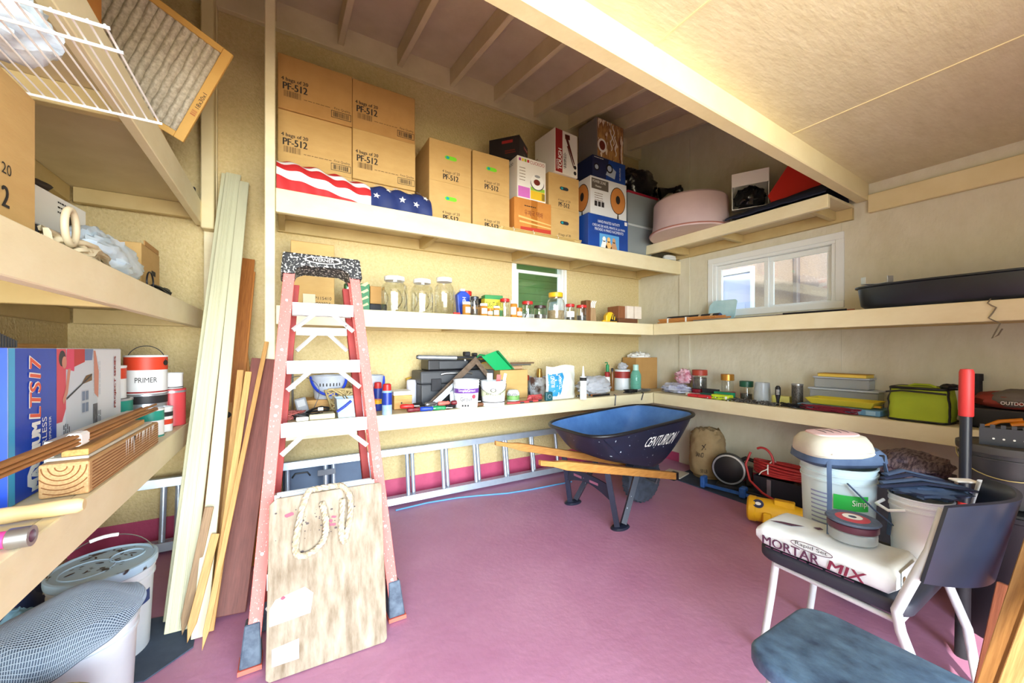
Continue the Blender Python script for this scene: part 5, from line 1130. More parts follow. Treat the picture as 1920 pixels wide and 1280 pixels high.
# ------------------------------------------------------------------ stepladder
pinkr = mat('faded_fibreglass', (226, 120, 112), .6, c2=(214, 98, 90), ns=6, speck=(238, 190, 180), ss=170, sth=.635, stretch=(1, 1, .5))
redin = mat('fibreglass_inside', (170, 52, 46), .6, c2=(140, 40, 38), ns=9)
alup = mat('painted_aluminium', (222, 224, 222), .4, .35, c2=(206, 210, 210), ns=10, speck=(120, 112, 104), ss=34, sth=.70)
bootm = mat('boot_rubber', (54, 66, 84), .7, c2=(90, 104, 120), ns=22, amt=.3)
blkspl = mat('splattered_black', (34, 34, 36), .55, speck=(200, 198, 190), ss=90, sth=.56)
LEAN = math.atan(.214)
sl = thing('stepladder', 'tall pink fibreglass stepladder with aluminium steps standing before the shelves', 'ladder', (.162, 1.80, 0), rot=(-LEAN, 0, 0))
HL = 1.72
def railx(z): return .28 - (.28 - .143) * z / HL
for s in (-1, 1):
    m = M(); z0, z1 = .03, HL
    def chan(x0, x1, y0, y1):
        vs = []
        for z in (z0, z1): c = railx(z) * s; vs += [(c + s * x0, y0, z), (c + s * x1, y0, z), (c + s * x1, y1, z), (c + s * x0, y1, z)]
        m.add(vs, [(0, 1, 2, 3), (7, 6, 5, 4), (0, 4, 5, 1), (1, 5, 6, 2), (2, 6, 7, 3), (3, 7, 4, 0)])
    chan(-.024, .024, 0, .006); chan(.018, .024, .0062, .07); chan(-.024, .0178, .064, .07)
    rl = m.build('front_rail', pinkr, sl, bevel=.0015)
    m = M(); z0 = .10; z1 = 1.64; dz0, dz1 = .21, .105
    vs = []
    for z, yy in ((z0, dz0), (z1, dz1)):
        c = (railx(z) - .03) * s; vs += [(c - .018, yy, z), (c + .018, yy, z), (c + .018, yy + .035, z), (c - .018, yy + .035, z)]
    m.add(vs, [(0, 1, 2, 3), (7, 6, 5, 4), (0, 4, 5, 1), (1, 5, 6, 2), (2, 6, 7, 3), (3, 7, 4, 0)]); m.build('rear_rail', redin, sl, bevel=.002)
    # boots
    m = M(); m.add([(s * .245, -.006, .018), (s * .318, -.006, .018), (s * .318, .08, .018 + .016), (s * .245, .08, .018 + .016), (s * .25, -.004, .17), (s * .302, -.004, .17), (s * .302, .074, .17), (s * .25, .074, .17)], [(0, 1, 2, 3), (7, 6, 5, 4), (0, 4, 5, 1), (1, 5, 6, 2), (2, 6, 7, 3), (3, 7, 4, 0)]); bt = m.build('foot_boot', bootm, sl, bevel=.004)
    M().add([(s * .243, -.01, .002), (s * .322, -.01, .002), (s * .322, .08, .0195), (s * .243, .08, .0195), (s * .243, -.01, .0175), (s * .322, -.01, .0175), (s * .322, .08, .0335), (s * .243, .08, .0335)], [(0, 1, 2, 3), (7, 6, 5, 4), (0, 4, 5, 1), (1, 5, 6, 2), (2, 6, 7, 3), (3, 7, 4, 0)]).build('foot_pad', mat('foot_pad_coral', (214, 96, 78), .7), bt)
    m = M(); m.box(s * .24 - .022, .205, .055, s * .24 + .022, .25, .19); m.build('rear_foot', bootm, sl, bevel=.004)
    for z in (.18, .42, .70, .74, .98, 1.02, 1.28, 1.52): M().cyl((railx(z) * s, -.003, z), (railx(z) * s, 0, z), .006, n=10).build('rivet', steel, rl)
for k, z in enumerate((.325, .63, .93, 1.215, 1.50)):
    w = railx(z) - .0245
    st_ = M().box(-w, -.004, z - .05, w, -.0005, z + .012).box(-w, 0, z + .004, w, .085, z + .012).box(-w, .085, z - .03, w, .0885, z + .012).build('step', alup, sl, bevel=.001)
    m = M()
    for q in range(5): m.box(-w + .01, .012 + .014 * q, z + .0122, w - .01, .018 + .014 * q, z + .0145)
    m.build('tread_ribs', alup, st_)
    for s in (-1, 1):
        M().tube([(s * (w - .10), .004, z - .035), (s * (w - .002), .004, z - .125)], .012, 4, flat=.9).build('knee_brace', alup, sl)
        M().cyl((s * (w - .085), -.006, z - .012), (s * (w - .085), -.004, z - .012), .006, n=10).build('rivet', steel, st_)
for z in (.40, 1.40):
    yy = .21 + (.105 - .21) * (z - .1) / 1.54; w = railx(z) - .05
    M().box(-w, yy - .004, z - .02, w, yy + .002, z + .022).build('rear_bar', alup, sl, bevel=.002)
    for s in (-1, 1): M().tube([(s * (w - .09), yy, z - .01), (s * (w - .002), yy, z - .10)], .011, 4, flat=.9).build('rear_brace', alup, sl)
m = M()
m.prism([(-.185, 0), (-.125, 0), (-.115, .03), (-.08, .045), (.08, .045), (.115, .03), (.125, 0), (.185, 0), (.175, .11), (-.175, .11)], -.012, .125, 'y', T=Matrix.Translation((0, 0, 1.655)))
cap_ = m.build('top_cap', blkspl, sl, bevel=.008, seg=2)
m = M(); m.add([(.085 * math.cos(a), -.0135, 1.735 + .018 * math.sin(a)) for a in [2 * math.pi * i / 28 for i in range(28)]], [tuple(range(28))]); m.build('badge', pagew, cap_)
m = M(); m.add([(.075 * math.cos(a), -.0145, 1.735 + .014 * math.sin(a)) for a in [2 * math.pi * i / 28 for i in range(28)]], [tuple(range(28))]); m.build('badge_inset', ink, cap_)
lettering(cap_, 'WERNER', pagew, (-.05, -.0148, 1.727), X_, Z_, w=.10, h=.017)
# ------------------------------------------------------------------ plywood board with a rope handle, leaning on the stepladder
b0, b1 = Vector((-.066, 1.715, 0)), Vector((.374, 1.715, 0))
pa = math.atan2(.165, .63)
pw = thing('plywood_board', 'weathered plywood board with a rope handle leaning on the stepladder', 'board', (-.066, 1.70, .004), rot=(-R(11.5), 0, R(-1.5)))
plym = mat('weathered_plywood', (168, 156, 138), .8, c2=(112, 96, 76), ns=9, amt=.40, bump=.5, bs=24, stretch=(3.2, 1, .8), bdist=.008)
W_, H_ = .44, .655
m = M(); nx, nz = 1, 1
m.prism([(0, 0.012), (.012, 0), (W_ - .01, 0), (W_, .012), (W_, H_ - .008), (W_ - .01, H_), (.03, H_), (.005, H_ - .02)], 0, .016, 'y'); brd = m.build('board', plym, pw, bevel=.002)
rnd = random.Random(4)
m = M()
for k in range(46):
    x, z, r = rnd.gauss(.17, .07), rnd.gauss(H_ - .12, .05), rnd.uniform(.001, .005)
    if .02 < x < W_ - .02 and z < H_ - .02: m.add([(x + r * 1.4 * math.cos(a), -.0012, z + r * math.sin(a)) for a in [math.pi / 3 * i for i in range(6)]], [tuple(range(6))])
m.build('paint_drips', mat('dark_drips', (60, 44, 44), .6), brd)
m = M()
for x, z, r in ((.075, .585, .013), (.055, .28, .007), (.22, .53, .012), (.235, .515, .010), (.21, .505, .011), (.24, .545, .008)): m.add([(x + r * 1.3 * math.cos(a), -.0014, z + r * (.7 + .25 * math.sin(2 * a + x * 90)) * math.sin(a)) for a in [math.pi / 6 * i for i in range(12)]], [tuple(range(12))])
m.build('red_paint_marks', mat('plum_paint', (150, 60, 84), .6), brd)
poly_patch(brd, mat('white_paint_patch', (230, 228, 226), .6, c2=(214, 210, 206), ns=30), (0, 0, 0), X_, Z_, [(.01, .19), (.15, .20), (.16, .27), (.13, .30), (.03, .28), (.01, .25)], 'paint_patch')
poly_patch(brd, MATS['white_paint_patch'], (0, 0, 0), X_, Z_, [(.02, .05), (.11, .05), (.11, .12), (.02, .11)], 'paint_patch')
for hx in (.195, .275): M().add([(hx + .010 * math.cos(a), -.001, H_ - .05 + .010 * math.sin(a)) for a in [math.pi / 8 * i for i in range(16)]], [tuple(range(16))]).build('rope_hole', ink, brd)
ropem = mat('sisal_rope', (206, 192, 168), .85, c2=(160, 144, 118), ns=60, amt=.3, bump=.6, bs=90)
def twist_rope(pts, r):
    P = [Vector(p) for p in pts]
    def cr(t):
        n = len(P) - 1; i = min(int(t * n), n - 1); f = t * n - i
        a, b, c, d = P[max(i - 1, 0)], P[i], P[i + 1], P[min(i + 2, n)]
        return .5 * ((2 * b) + (c - a) * f + (2 * a - 5 * b + 4 * c - d) * f * f + (3 * b - a - 3 * c + d) * f ** 3)
    L = sum((P[i + 1] - P[i]).length for i in range(len(P) - 1)); n = int(L / .006)
    m = M()
    for s in range(3):
        q = []
        for i in range(n + 1):
            c = cr(i / n); t_ = (cr(min(i / n + .01, 1)) - cr(max(i / n - .01, 0))).normalized(); x = t_.cross(Vector((0, 1, 0)))
            if x.length < 1e-3: x = Vector((1, 0, 0))
            x.normalize(); y = t_.cross(x); a = i * .75 + s * 2.094
            q.append(c + (x * math.cos(a) + y * math.sin(a)) * r * .55)
        m.tube(q, r * .6, 5)
    return m
rope_pts = [(.195, -.012, H_ - .045), (.205, -.014, H_ - .09), (.21, -.014, H_ - .14), (.20, -.014, H_ - .19), (.165, -.014, H_ - .225), (.12, -.014, H_ - .235), (.098, -.014, H_ - .21), (.105, -.014, H_ - .13), (.125, -.014, H_ - .04), (.145, -.013, H_ + .008), (.17, .006, H_ + .014), (.25, .008, H_ + .014), (.275, -.012, H_ + .01), (.305, -.014, H_ - .04), (.302, -.014, H_ - .12), (.28, -.014, H_ - .21), (.268, -.014, H_ - .19), (.27, -.014, H_ - .12), (.275, -.012, H_ - .045)]
twist_rope(rope_pts, .0115).build('rope_handle', ropem, pw, smooth=60)

# ------------------------------------------------------------------ extension ladder lying on edge along the back wall
el = thing('extension_ladder', 'aluminium extension ladder lying on edge against the back wall', 'ladder', (-.82, 3.10, .0), rot=(R(-9), 0, 0))
LE = 3.38
alub = mat('ladder_aluminium', (200, 212, 226), .35, .55, c2=(176, 192, 212), ns=14)
for q, (y, xo, LL) in enumerate(((0, 0, LE), (.064, .06, LE - .1))):
    for z in (.018, .40):
        M().box(xo, y, z, xo + LL, y + .008, z + .052).box(xo, y + .0082, z, xo + LL, y + .05, z + .006).box(xo, y + .0082, z + .046, xo + LL, y + .05, z + .052).build('side_rail', alub, el, bevel=.001)
    k = 0; x = .16 + xo
    while x < LL - .05:
        M().cyl((x, y + .028, .0705), (x, y + .028, .3995), .0165, n=12).build('rung', alub, el, smooth=40); x += .305
M().box(1.02, -.012, .33, 1.14, -.0005, .37).build('hook_bracket', dsteel, el)
# folded blue-grey panel behind the ladder
t = thing('plastic_case', 'blue-grey plastic case standing behind the extension ladder by the post', 'case', (-.02, 3.292, 0)); M().box(0, 0, .002, .62, .030, .40).build('case_body', mat('slate_blue', (104, 124, 150), .6, c2=(92, 110, 136), ns=6), t, bevel=.01, seg=2); M().tube([(.06, -.008, .30), (.08, -.012, .33), (.16, -.012, .33), (.18, -.008, .30)], .006, 6).build('handle', blk, t, smooth=50)
# blue cord on the floor
t = thing('floor_cord', 'thin light blue cord trailing along the floor beside the ladder', 'cord', (0, 0, .0065)); pts = [onZ(a, b, 0) for a, b in ((742, 958), (800, 944), (860, 934), (900, 930), (950, 926), (1000, 918), (1040, 910), (1072, 904))]
t.location = (pts[0].x, pts[0].y, .0065); M().tube([tuple(p - pts[0]) for p in pts], .006, 6).build('cord', mat('light_blue_cord', (90, 160, 206), .5), t, smooth=60)

# ------------------------------------------------------------------ wheelbarrow
wb_ = thing('wheelbarrow', 'black poly wheelbarrow with wooden handles parked before the ladder', 'wheelbarrow', (2.02, 2.2, 0))
navy = mat('barrow_tray', (26, 30, 46), .38, c2=(34, 40, 60), ns=6, speck=(170, 180, 190), ss=42, sth=.70)
navyin = mat('barrow_inside', (52, 92, 150), .5, c2=(84, 130, 186), ns=7, amt=.6, bump=.15, bs=20)
def rrect(xa, xb, hw, n=56, e=.42):
    cx, hx = (xa + xb) / 2, (xb - xa) / 2
    return [(cx + hx * math.copysign(abs(math.cos(a)) ** e, math.cos(a)), hw * math.copysign(abs(math.sin(a)) ** e, math.sin(a))) for a in [2 * math.pi * i / n for i in range(n)]]
def hz_(x): return .57 - .243 * (x + 2.02 - 1.32)
def tray(v, off=0):
    """outline at height fraction v; tilted bottom, long sloping front"""
    xa = -.10 - .16 * v ** .8; xb = .47 + .38 * v ** .85; hw = .235 + .10 * v ** .7
    out = []
    for x, y in rrect(xa + off, xb - off, hw - off):
        zb = hz_(x) + .055 + off * .8; zr = .665 + .085 * max(0, (x + .26)) ** 1.0 * .8
        out.append((x, y, zb + (zr - zb) * v))
    return out
lv = [tray(k / 8) for k in range(9)]; m = M(); vs = []; fs = []
for L_ in lv: vs += L_
for k in range(8): fs += [(k * 56 + j, k * 56 + (j + 1) % 56, (k + 1) * 56 + (j + 1) % 56, (k + 1) * 56 + j) for j in range(56)]
fs += [tuple(range(55, -1, -1))]
m.add(vs, fs); m.build('tray', navy, wb_, smooth=50)
lv = [tray(k / 8, .007) for k in range(9)]; m = M(); vs = []; fs = []
for L_ in lv: vs += L_
for k in range(8): fs += [(k * 56 + j, k * 56 + (j + 1) % 56, (k + 1) * 56 + (j + 1) % 56, (k + 1) * 56 + j) for j in range(56)]
fs += [tuple(range(55, -1, -1))]
m.add(vs, fs); m.build('tray_inside', navyin, wb_, smooth=50)
M().tube([(x, y, z) for x, y, z in tray(1.0, -.006)], .013, 8, closed=True).build('tray_rim', blk, wb_, smooth=60)
def near(u, v):
    """point on the near (-y) side of the tray: u along x"""
    L_ = tray(v); xs = [(p[0], p) for p in L_ if p[1] < 0]; xs.sort()
    xa, xb = xs[0][0], xs[-1][0]; x = xa + (xb - xa) * u
    for i in range(len(xs) - 1):
        if xs[i][0] <= x <= xs[i + 1][0]:
            f = (x - xs[i][0]) / max(xs[i + 1][0] - xs[i][0], 1e-6); return Vector(xs[i][1]).lerp(Vector(xs[i + 1][1]), f)
    return Vector(xs[-1][1])
vs, fs, a0, a1, b0, b1 = text_data('CENTURION'); q = []
for p in vs:
    f = (p[0] - a0) / (a1 - a0); g = (p[1] - b0) / (b1 - b0); P = near(.44 + .34 * f + .02 * g, .50 + .04 * f + .24 * g); q.append(P + Vector((0, -.004, 0)))
M().add([tuple(p) for p in q], fs).build('lettering', pagew, wb_)
m = M()
for pth in (((.06, .95), (.08, .7), (.13, .45), (.2, .25)), ): m.tube([near(a, b) + Vector((0, -.003, 0)) for a, b in pth], .004, 6)
m.build('moulded_rib', navy, wb_, smooth=60)
for s in (-1, 1):
    def hy(x): return s * (.285 - .11 * max(0, (x + .7)) / 1.42)
    m = M(); xs = [-.70, -.60, -.56, -.50, .70]; hh = [.016, .016, .020, .028, .028]
    vs = []
    for x, r in zip(xs, hh): c = (x, hy(x), hz_(x)); vs += [(x, c[1] - r * .9, c[2] - r), (x, c[1] + r * .9, c[2] - r), (x, c[1] + r * .9, c[2] + r), (x, c[1] - r * .9, c[2] + r)]
    fs = [(0, 1, 2, 3), (19, 18, 17, 16)] + [(k * 4 + j, k * 4 + (j + 1) % 4, (k + 1) * 4 + (j + 1) % 4, (k + 1) * 4 + j) for k in range(4) for j in range(4)]
    hd = m.add(vs, fs).build('handle', wood('barrow_handle', (206, 150, 78), (172, 112, 50), 'x'), wb_, bevel=.004, seg=2)
    if s > 0: M().add([(-.48, hy(-.48) - .0215, hz_(-.48) - .016), (-.27, hy(-.27) - .0215, hz_(-.27) - .016), (-.27, hy(-.27) - .0215, hz_(-.27) + .016), (-.48, hy(-.48) - .0215, hz_(-.48) + .016)], [(0, 1, 2, 3)]).build('paper_label', pagew, hd)
    M().box(.66, hy(.7) - .026, hz_(.7) - .03, .725, hy(.7) + .026, hz_(.7) + .03).build('front_bracket', blk, wb_, bevel=.004)
    yl = s * .257
    for k, (xt, xb_) in enumerate(((-.10, -.025), (.22, .035))):
        M().tube([(xt, hy(xt) , hz_(xt) - .02), (xb_, yl, .022)], .026, 4).build('leg', navy, wb_)
    M().lathe([(.075, 0), (.08, .006), (.07, .016), (.03, .022)], 20, T=Matrix.Translation((.005, yl, 0)) @ Matrix.Diagonal((1, .62, 1, 1))).build('foot_plate', navy, wb_, smooth=40)
m = M(); n = 12
top = [(y / n * .46 - .23, .30 + .02 * math.cos((y / n - .5) * 3)) for y in range(n + 1)]; bot = [(y / n * .46 - .23, .20 + .055 * math.cos((y / n - .5) * 3.0)) for y in range(n, -1, -1)]
cb = M().prism(top + bot, -.075, -.062, 'x').build('cross_brace', navy, wb_)
for y in (-.12, .06): M().prism([(y, .268), (y + .09, .268), (y + .09, .286), (y, .286)], -.0765, -.0755, 'x').build('brace_slot', mat('slot_pink', (150, 92, 116), .6), cb)
wh = M().lathe([(.10, -.035), (.15, -.047), (.185, -.036), (.192, 0), (.185, .036), (.15, .047), (.10, .035)], 40, T=Matrix.Translation((.52, .0, .193)) @ Matrix.Rotation(R(90), 4, 'X')).build('tyre', mat('tyre_rubber', (42, 48, 58), .8, c2=(70, 80, 96), ns=20, bump=.3, bs=40), wb_, smooth=40)
M().lathe([(.0, -.03), (.04, -.035), (.10, -.018), (.102, 0), (.10, .018), (.04, .035), (0, .03)], 28, T=Matrix.Translation((.52, .0, .193)) @ Matrix.Rotation(R(90), 4, 'X')).build('wheel_rim', navy, wh, smooth=40)
m = M()
for k in range(28):
    a = 2 * math.pi * k / 28
    for s in (-1, 1): m.box(-.006, -.014, -.004, .006, .014, .004, T=Matrix.Translation((.52 + .1905 * math.cos(a), s * .018, .193 + .1905 * math.sin(a))) @ Matrix.Rotation(-a + math.pi / 2, 4, 'Y'))
m.build('tread_blocks', MATS['tyre_rubber'], wh)
M().cyl((.52, -.15, .193), (.52, .15, .193), .009, n=10).build('axle', steel, wb_)
for s in (-1, 1): M().tube([(.52, s * .145, .193), (.53, s * .16, hz_(.53) - .02)], .012, 6).build('axle_bracket', dsteel, wb_)
t = thing('gutter_piece', 'white trough shaped plank lying inside the wheelbarrow', 'plank', (1.96, 2.03, .505), rot=(0, R(10), R(3))); M().box(0, 0, 0, .48, .14, .008).box(0, 0, .0085, .48, .008, .06).box(0, .132, .0085, .48, .14, .06).build('plank', mat('white_trim', (232, 236, 238), .45), t, bevel=.002)

# ------------------------------------------------------------------ right-hand floor: mat, bag, saw, hose, toolbox, blower
t = thing('rubber_mat', 'dark blue rubber mat on the floor under the right shelf', 'mat', (3.20, 1.18, .001)); M().prism([(0, .25), (.04, 1.28), (.55, 1.34), (.56, 0), (.1, 0)], 0, .008, 'z').build('mat', mat('dark_mat', (44, 54, 72), .8, c2=(60, 74, 96), ns=8, bump=.2, bs=40), t)
t = thing('board_offcut', 'pale square board offcut lying on the mat by the canvas bag', 'board', (3.26, 2.36, .0105), R(14)); M().box(0, 0, 0, .22, .20, .014).build('board', mat('pale_board', (214, 206, 190), .7), t, bevel=.002)
canv = mat('tan_canvas', (176, 152, 110), .85, c2=(150, 126, 88), ns=9, bump=.5, bs=13)
t = thing('canvas_bag', 'folded tan canvas bag of powder standing on the mat', 'bag', (3.60, 2.30, .0105))
def cb_(u, v):
    a = 2 * math.pi * u; r = .155 * (1 - .10 * v + .08 * math.sin(v * 3)) * (1 - .25 * max(0, v - .85) / .15)
    if v < .04: r *= .85
    w_ = 1 + .07 * noise.noise(Vector((math.cos(a) * 2, math.sin(a) * 2, v * 5))) + (.10 * noise.noise(Vector((math.cos(a) * 4, math.sin(a) * 4, v * 16))) if v > .55 else 0)
    return (r * w_ * math.cos(a), r * w_ * math.sin(a), .46 * v + (.03 * noise.noise(Vector((math.cos(a) * 3, math.sin(a) * 3, 2))) * v))
M().grid(40, 26, cb_).build('bag_body', canv, t, smooth=50)
M().blob((0, 0, .36), .11, .12, .055, .4, 3.5, 5, 28, 18).build('folded_top', canv, t, smooth=40)
a_ = math.atan2(-2.3, -3.6)
def onbag(px, pz, r=.004): A = a_ + px / .155; P = Vector(cb_((A / (2 * math.pi)) % 1, pz / .46)); n = Vector((math.cos(A), math.sin(A), 0)); return P + n * r
M().add([tuple(onbag(.075 + .030 * math.cos(q), .17 + .05 * math.sin(q), .004)) for q in [2 * math.pi * i / 20 for i in range(20)]], [tuple(range(20))]).build('red_badge', mat('badge_red', (170, 50, 36), .6), t)
M().add([tuple(onbag(.075 + .024 * math.cos(q), .17 + .042 * math.sin(q), .006)) for q in [2 * math.pi * i / 20 for i in range(20)]], [tuple(range(20))]).build('yellow_badge', mat('badge_yellow', (226, 196, 70), .6), t)
def bagtext(s, x0, z0, w, h):
    vs, fs, q0, q1, r0, r1 = text_data(s); M().add([tuple(onbag(x0 + w * (p[0] - q0) / (q1 - q0), z0 + h * (p[1] - r0) / (r1 - r0), .005)) for p in vs], fs).build('lettering', ink, t)
bagtext('SAND', -.10, .21, .07, .045); bagtext('50 LB', -.06, .06, .06, .035); bagtext('X', -.05, .28, .04, .05)
# circular saw on a stand
t = thing('cutoff_saw', 'black cut-off saw with a round blade guard on the mat', 'saw', (3.50, 1.95, .0105), R(-70))
M().box(-.16, -.10, 0, .18, .12, .03).build('base', blkm, t, bevel=.006); T = Matrix.Translation((-.06, -.03, .17)) @ Matrix.Rotation(R(90), 4, 'X')
M().lathe([(.0, -.02), (.125, -.02), (.14, -.012), (.14, .03), (.125, .038), (0, .038)], 36, T=T).build('blade_guard', blk, t, smooth=35); M().lathe([(.118, .0385), (.132, .041), (.118, .043)], 36, T=T, cap=False).build('guard_band', alu, t, smooth=35)
M().cyl((-.06, -.01, .17), (-.06, .14, .17), .06, .05, 20).build('motor', gcase, t, smooth=40); M().tube([(-.02, .04, .22), (.06, .04, .27), (.14, .04, .25), (.16, .04, .18)], .018, 8).build('handle', blk, t, smooth=50); M().box(.06, .02, .0305, .11, .06, .2).build('arm', dsteel, t, bevel=.004)
t = thing('bar_clamp', 'blue painted bar clamp lying on the mat before the saw', 'clamp', (3.27, 2.02, .0125), R(-80)); M().box(-.12, -.012, .015, .40, .0, .042).build('bar', mat('clamp_blue', (34, 80, 150), .5, c2=(50, 104, 180), ns=20), t, bevel=.002); M().box(-.12, -.03, 0, -.08, .05, .10).build('jaw', MATS['clamp_blue'], t, bevel=.008); M().box(.2, -.03, 0, .25, .045, .085).build('jaw', MATS['clamp_blue'], t, bevel=.008); M().cyl((.25, .01, .05), (.42, .01, .05), .010, n=8).build('screw_handle', blk, t)
t = thing('tool_box', 'open black tool box under the red hose coil', 'tool box', (3.36, 1.74, .0105), R(-86)); m = M(); m.box(0, 0, 0, .44, .006, .20); m.box(0, .22, 0, .44, .226, .20); m.box(0, .0065, 0, .006, .2195, .20); m.box(.434, .0065, 0, .44, .2195, .20); m.box(.0065, .0065, 0, .4335, .2195, .006); m.build('box_body', mat('toolbox_black', (26, 28, 36), .45), t); M().blob((.30, .11, .05), .10, .09, .07, .4, 5, 3, 24, 16).build('contents', mat('bolts_mix', (110, 90, 76), .6, c2=(50, 44, 44), ns=50, amt=.2), t); M().box(.10, -.008, .05, .13, -.0005, .19).build('clasp', steel, t, bevel=.002)
hs = thing('air_hose', 'tied coil of red air hose lying on the black tool box', 'hose', (3.46, 1.56, .222)); m = M(); rnd = random.Random(2)
for k in range(15):
    q, j = k % 5, k // 5; L_ = .20 + .012 * j; 
    m.tube([((.075 - .012 * j) * math.sin(a) + .004 * rnd.uniform(-1, 1), L_ * math.cos(a), .012 + .020 * q + .006 * math.sin(2 * a + k)) for a in [2 * math.pi * i / 26 for i in range(26)]], .0095, 7, closed=True)
m.build('coil', mat('hose_red', (190, 56, 56), .45, c2=(170, 44, 46), ns=9), hs, smooth=60)
m = M(); m.tube([(-.02, .17 + .15 * math.sin(a) * .55 - .02, .10 + .11 * math.cos(a)) for a in [R(-200 + 10 * i) for i in range(24)]], .0095, 7); m.build('end_loop', MATS['hose_red'], hs, smooth=60)
m = M(); m.tube([(-.05, .23, .16), (-.09, .25, .06), (-.12, .20, -.06), (-.16, .08, -.12), (-.20, -.12, -.165), (-.22, -.30, -.18)], .0095, 7); m.build('loose_end', MATS['hose_red'], hs, smooth=60)
M().tube([(.0, .08, .0005), (-.08, .08, .02), (-.082, .08, .09), (0, .08, .118), (.08, .08, .08), (.08, .08, .02)], .005, 6, closed=True).build('tie_cord', pagew, hs, smooth=50); M().tube([(-.082, .08, .06), (-.10, .12, .03), (-.095, .14, .0)], .004, 6).build('tie_tail', pagew, hs, smooth=50)
yb = thing('yellow_blower', 'yellow cylindrical work blower lying on the floor by the mat', 'blower', (2.97, 1.40, 0), R(-68)); ybm = mat('tool_yellow', (232, 180, 30), .4, c2=(222, 166, 24), ns=6)
T = Matrix.Translation((-.16, 0, .105)) @ Matrix.Rotation(R(90), 4, 'Y')
M().lathe([(.0, 0), (.075, 0), (.088, .012), (.088, .05), (.084, .055), (.086, .20), (.075, .26), (.06, .34), (.0, .34)], 36, T=T).build('housing', ybm, yb, smooth=35)
M().box(-.06, -.11, .0, -.01, -.05, .12).build('foot', ybm, yb, bevel=.006); M().box(-.02, .03, .0, .06, .08, .05).build('foot', ybm, yb, bevel=.006); M().box(.0, -.05, .16, .12, .01, .205).build('switch_box', ybm, yb, bevel=.006)
T2 = Matrix.Translation((-.09, -.06, .162)) @ Matrix.Rotation(R(48), 4, 'X')
M().add([(.034 * math.cos(q), .032 * math.sin(q), .004) for q in [2 * math.pi * i / 20 for i in range(20)]], [tuple(range(20))], T=T2).build('round_badge', mat('badge_navy', (40, 50, 84), .5), yb); M().add([(.018 * math.cos(q), .012 * math.sin(q), .006) for q in [2 * math.pi * i / 20 for i in range(20)]], [tuple(range(20))], T=T2).build('badge_letter', pagew, yb)
M().add([(.03, -.0882, .085), (.11, -.080, .085), (.11, -.078, .125), (.03, -.0865, .125)], [(0, 1, 2, 3)]).build('warning_label', pagew, yb)
t = thing('power_lead', 'thin black power lead looped on the floor beside the yellow blower', 'cord', (2.80, 1.30, .005)); M().tube([(.0, .0, 0), (-.05, -.06, 0), (-.02, -.14, 0), (.08, -.2, 0), (.2, -.22, 0)], .0045, 6).build('cord', blk, t, smooth=60)

# ------------------------------------------------------------------ chairs
wtube = mat('chair_tube', (214, 220, 222), .4, .1, c2=(200, 206, 210), ns=20)
seatm = mat('worn_navy_seat', (34, 52, 82), .5, c2=(104, 138, 168), ns=13, amt=.5, bump=.2, bs=30, stretch=(1.4, 1, 1), detail=10)
shell = mat('chair_shell', (20, 26, 40), .3, c2=(28, 38, 56), ns=5)
def chair(label, x0, x1, y0, y1, sz, sm, back):
    """faces +y; back rest on the y0 side"""
    t = thing('stacking_chair', label, 'chair', (x0, y0, 0)); W, D = x1 - x0, y1 - y0
    pts = []
    for cx, cy, a0 in ((W - .07, D - .09, 0), (.07, D - .09, 90), (.05, .05, 180), (W - .05, .05, 270)):
        r_ = .07 if a0 < 180 else .05
        pts += [(cx + r_ * math.cos(R(a0 + 15 * i)), cy + (r_ if a0 >= 180 else .09) * math.sin(R(a0 + 15 * i))) for i in range(7)]
    M().prism(pts, sz - .045, sz, 'z').build('seat', sm, t, bevel=.012, seg=3, smooth=40)
    for k, (lx, ly, sx_, sy_) in enumerate(((.05, D - .06, -.01, .05), (W - .05, D - .06, .01, .05))):
        M().tube([(lx, ly, sz - .047), (lx + sx_ * .3, ly + sy_ * .3, sz * .6), (lx + sx_, ly + sy_, .0)], .0135, 12).build('leg', wtube, t, smooth=50)
    for k, lx in enumerate((-.006, W + .006)):
        M().tube([(lx, -.06, 0), (lx, -.03, sz * .5), (lx, .02, sz * .82), (lx, .03, sz * .95), (lx, -.01, sz + .10), (lx, -.045, sz + .2), (lx * 1.0 + (.02 if k == 0 else -.02), -.07, sz + .33)] if back else [(lx, -.10, 0), (lx, -.05, sz * .5), (lx, .0, sz * .9), (lx, -.05, sz + .1), (lx, -.12, sz + .3)], .0145, 12).build('leg', wtube, t, smooth=50)
    M().tube([(0, .03, sz - .06), (W, .03, sz - .06)], .011, 10).build('cross_rail', wtube, t, smooth=50)
    M().tube([(.012, .03, sz - .062), (.04, D - .06, sz - .062)], .010, 10).build('side_rail', wtube, t, smooth=50); M().tube([(W - .012, .03, sz - .062), (W - .04, D - .06, sz - .062)], .010, 10).build('side_rail', wtube, t, smooth=50)
    def br(u, v):
        a = (u - .5) * 2; return (W / 2 - .035 + a * (W / 2 - .005) , -.035 - .10 * (1 - a * a) - .05 * v, sz + .09 + .27 * v * (1 - .10 * abs(a) ** 3) + .015 * a * a) if back else (W / 2 + a * (W / 2), -.10 - .05 * (1 - a * a) - .05 * v, sz + .16 + .2 * v)
    M().grid(24, 10, br, thick=.012).build('backrest', shell, t, smooth=50)
    return t
chair('white framed chair with a worn black seat loaded with mortar mix and buckets', 1.665, 2.16, .40, .86, .45, mat('black_seat', (42, 44, 56), .6), True)
chair('white framed chair with an empty scuffed blue-black seat', 1.05, 1.43, .12, .58, .452, seatm, False)
SZ = .4515
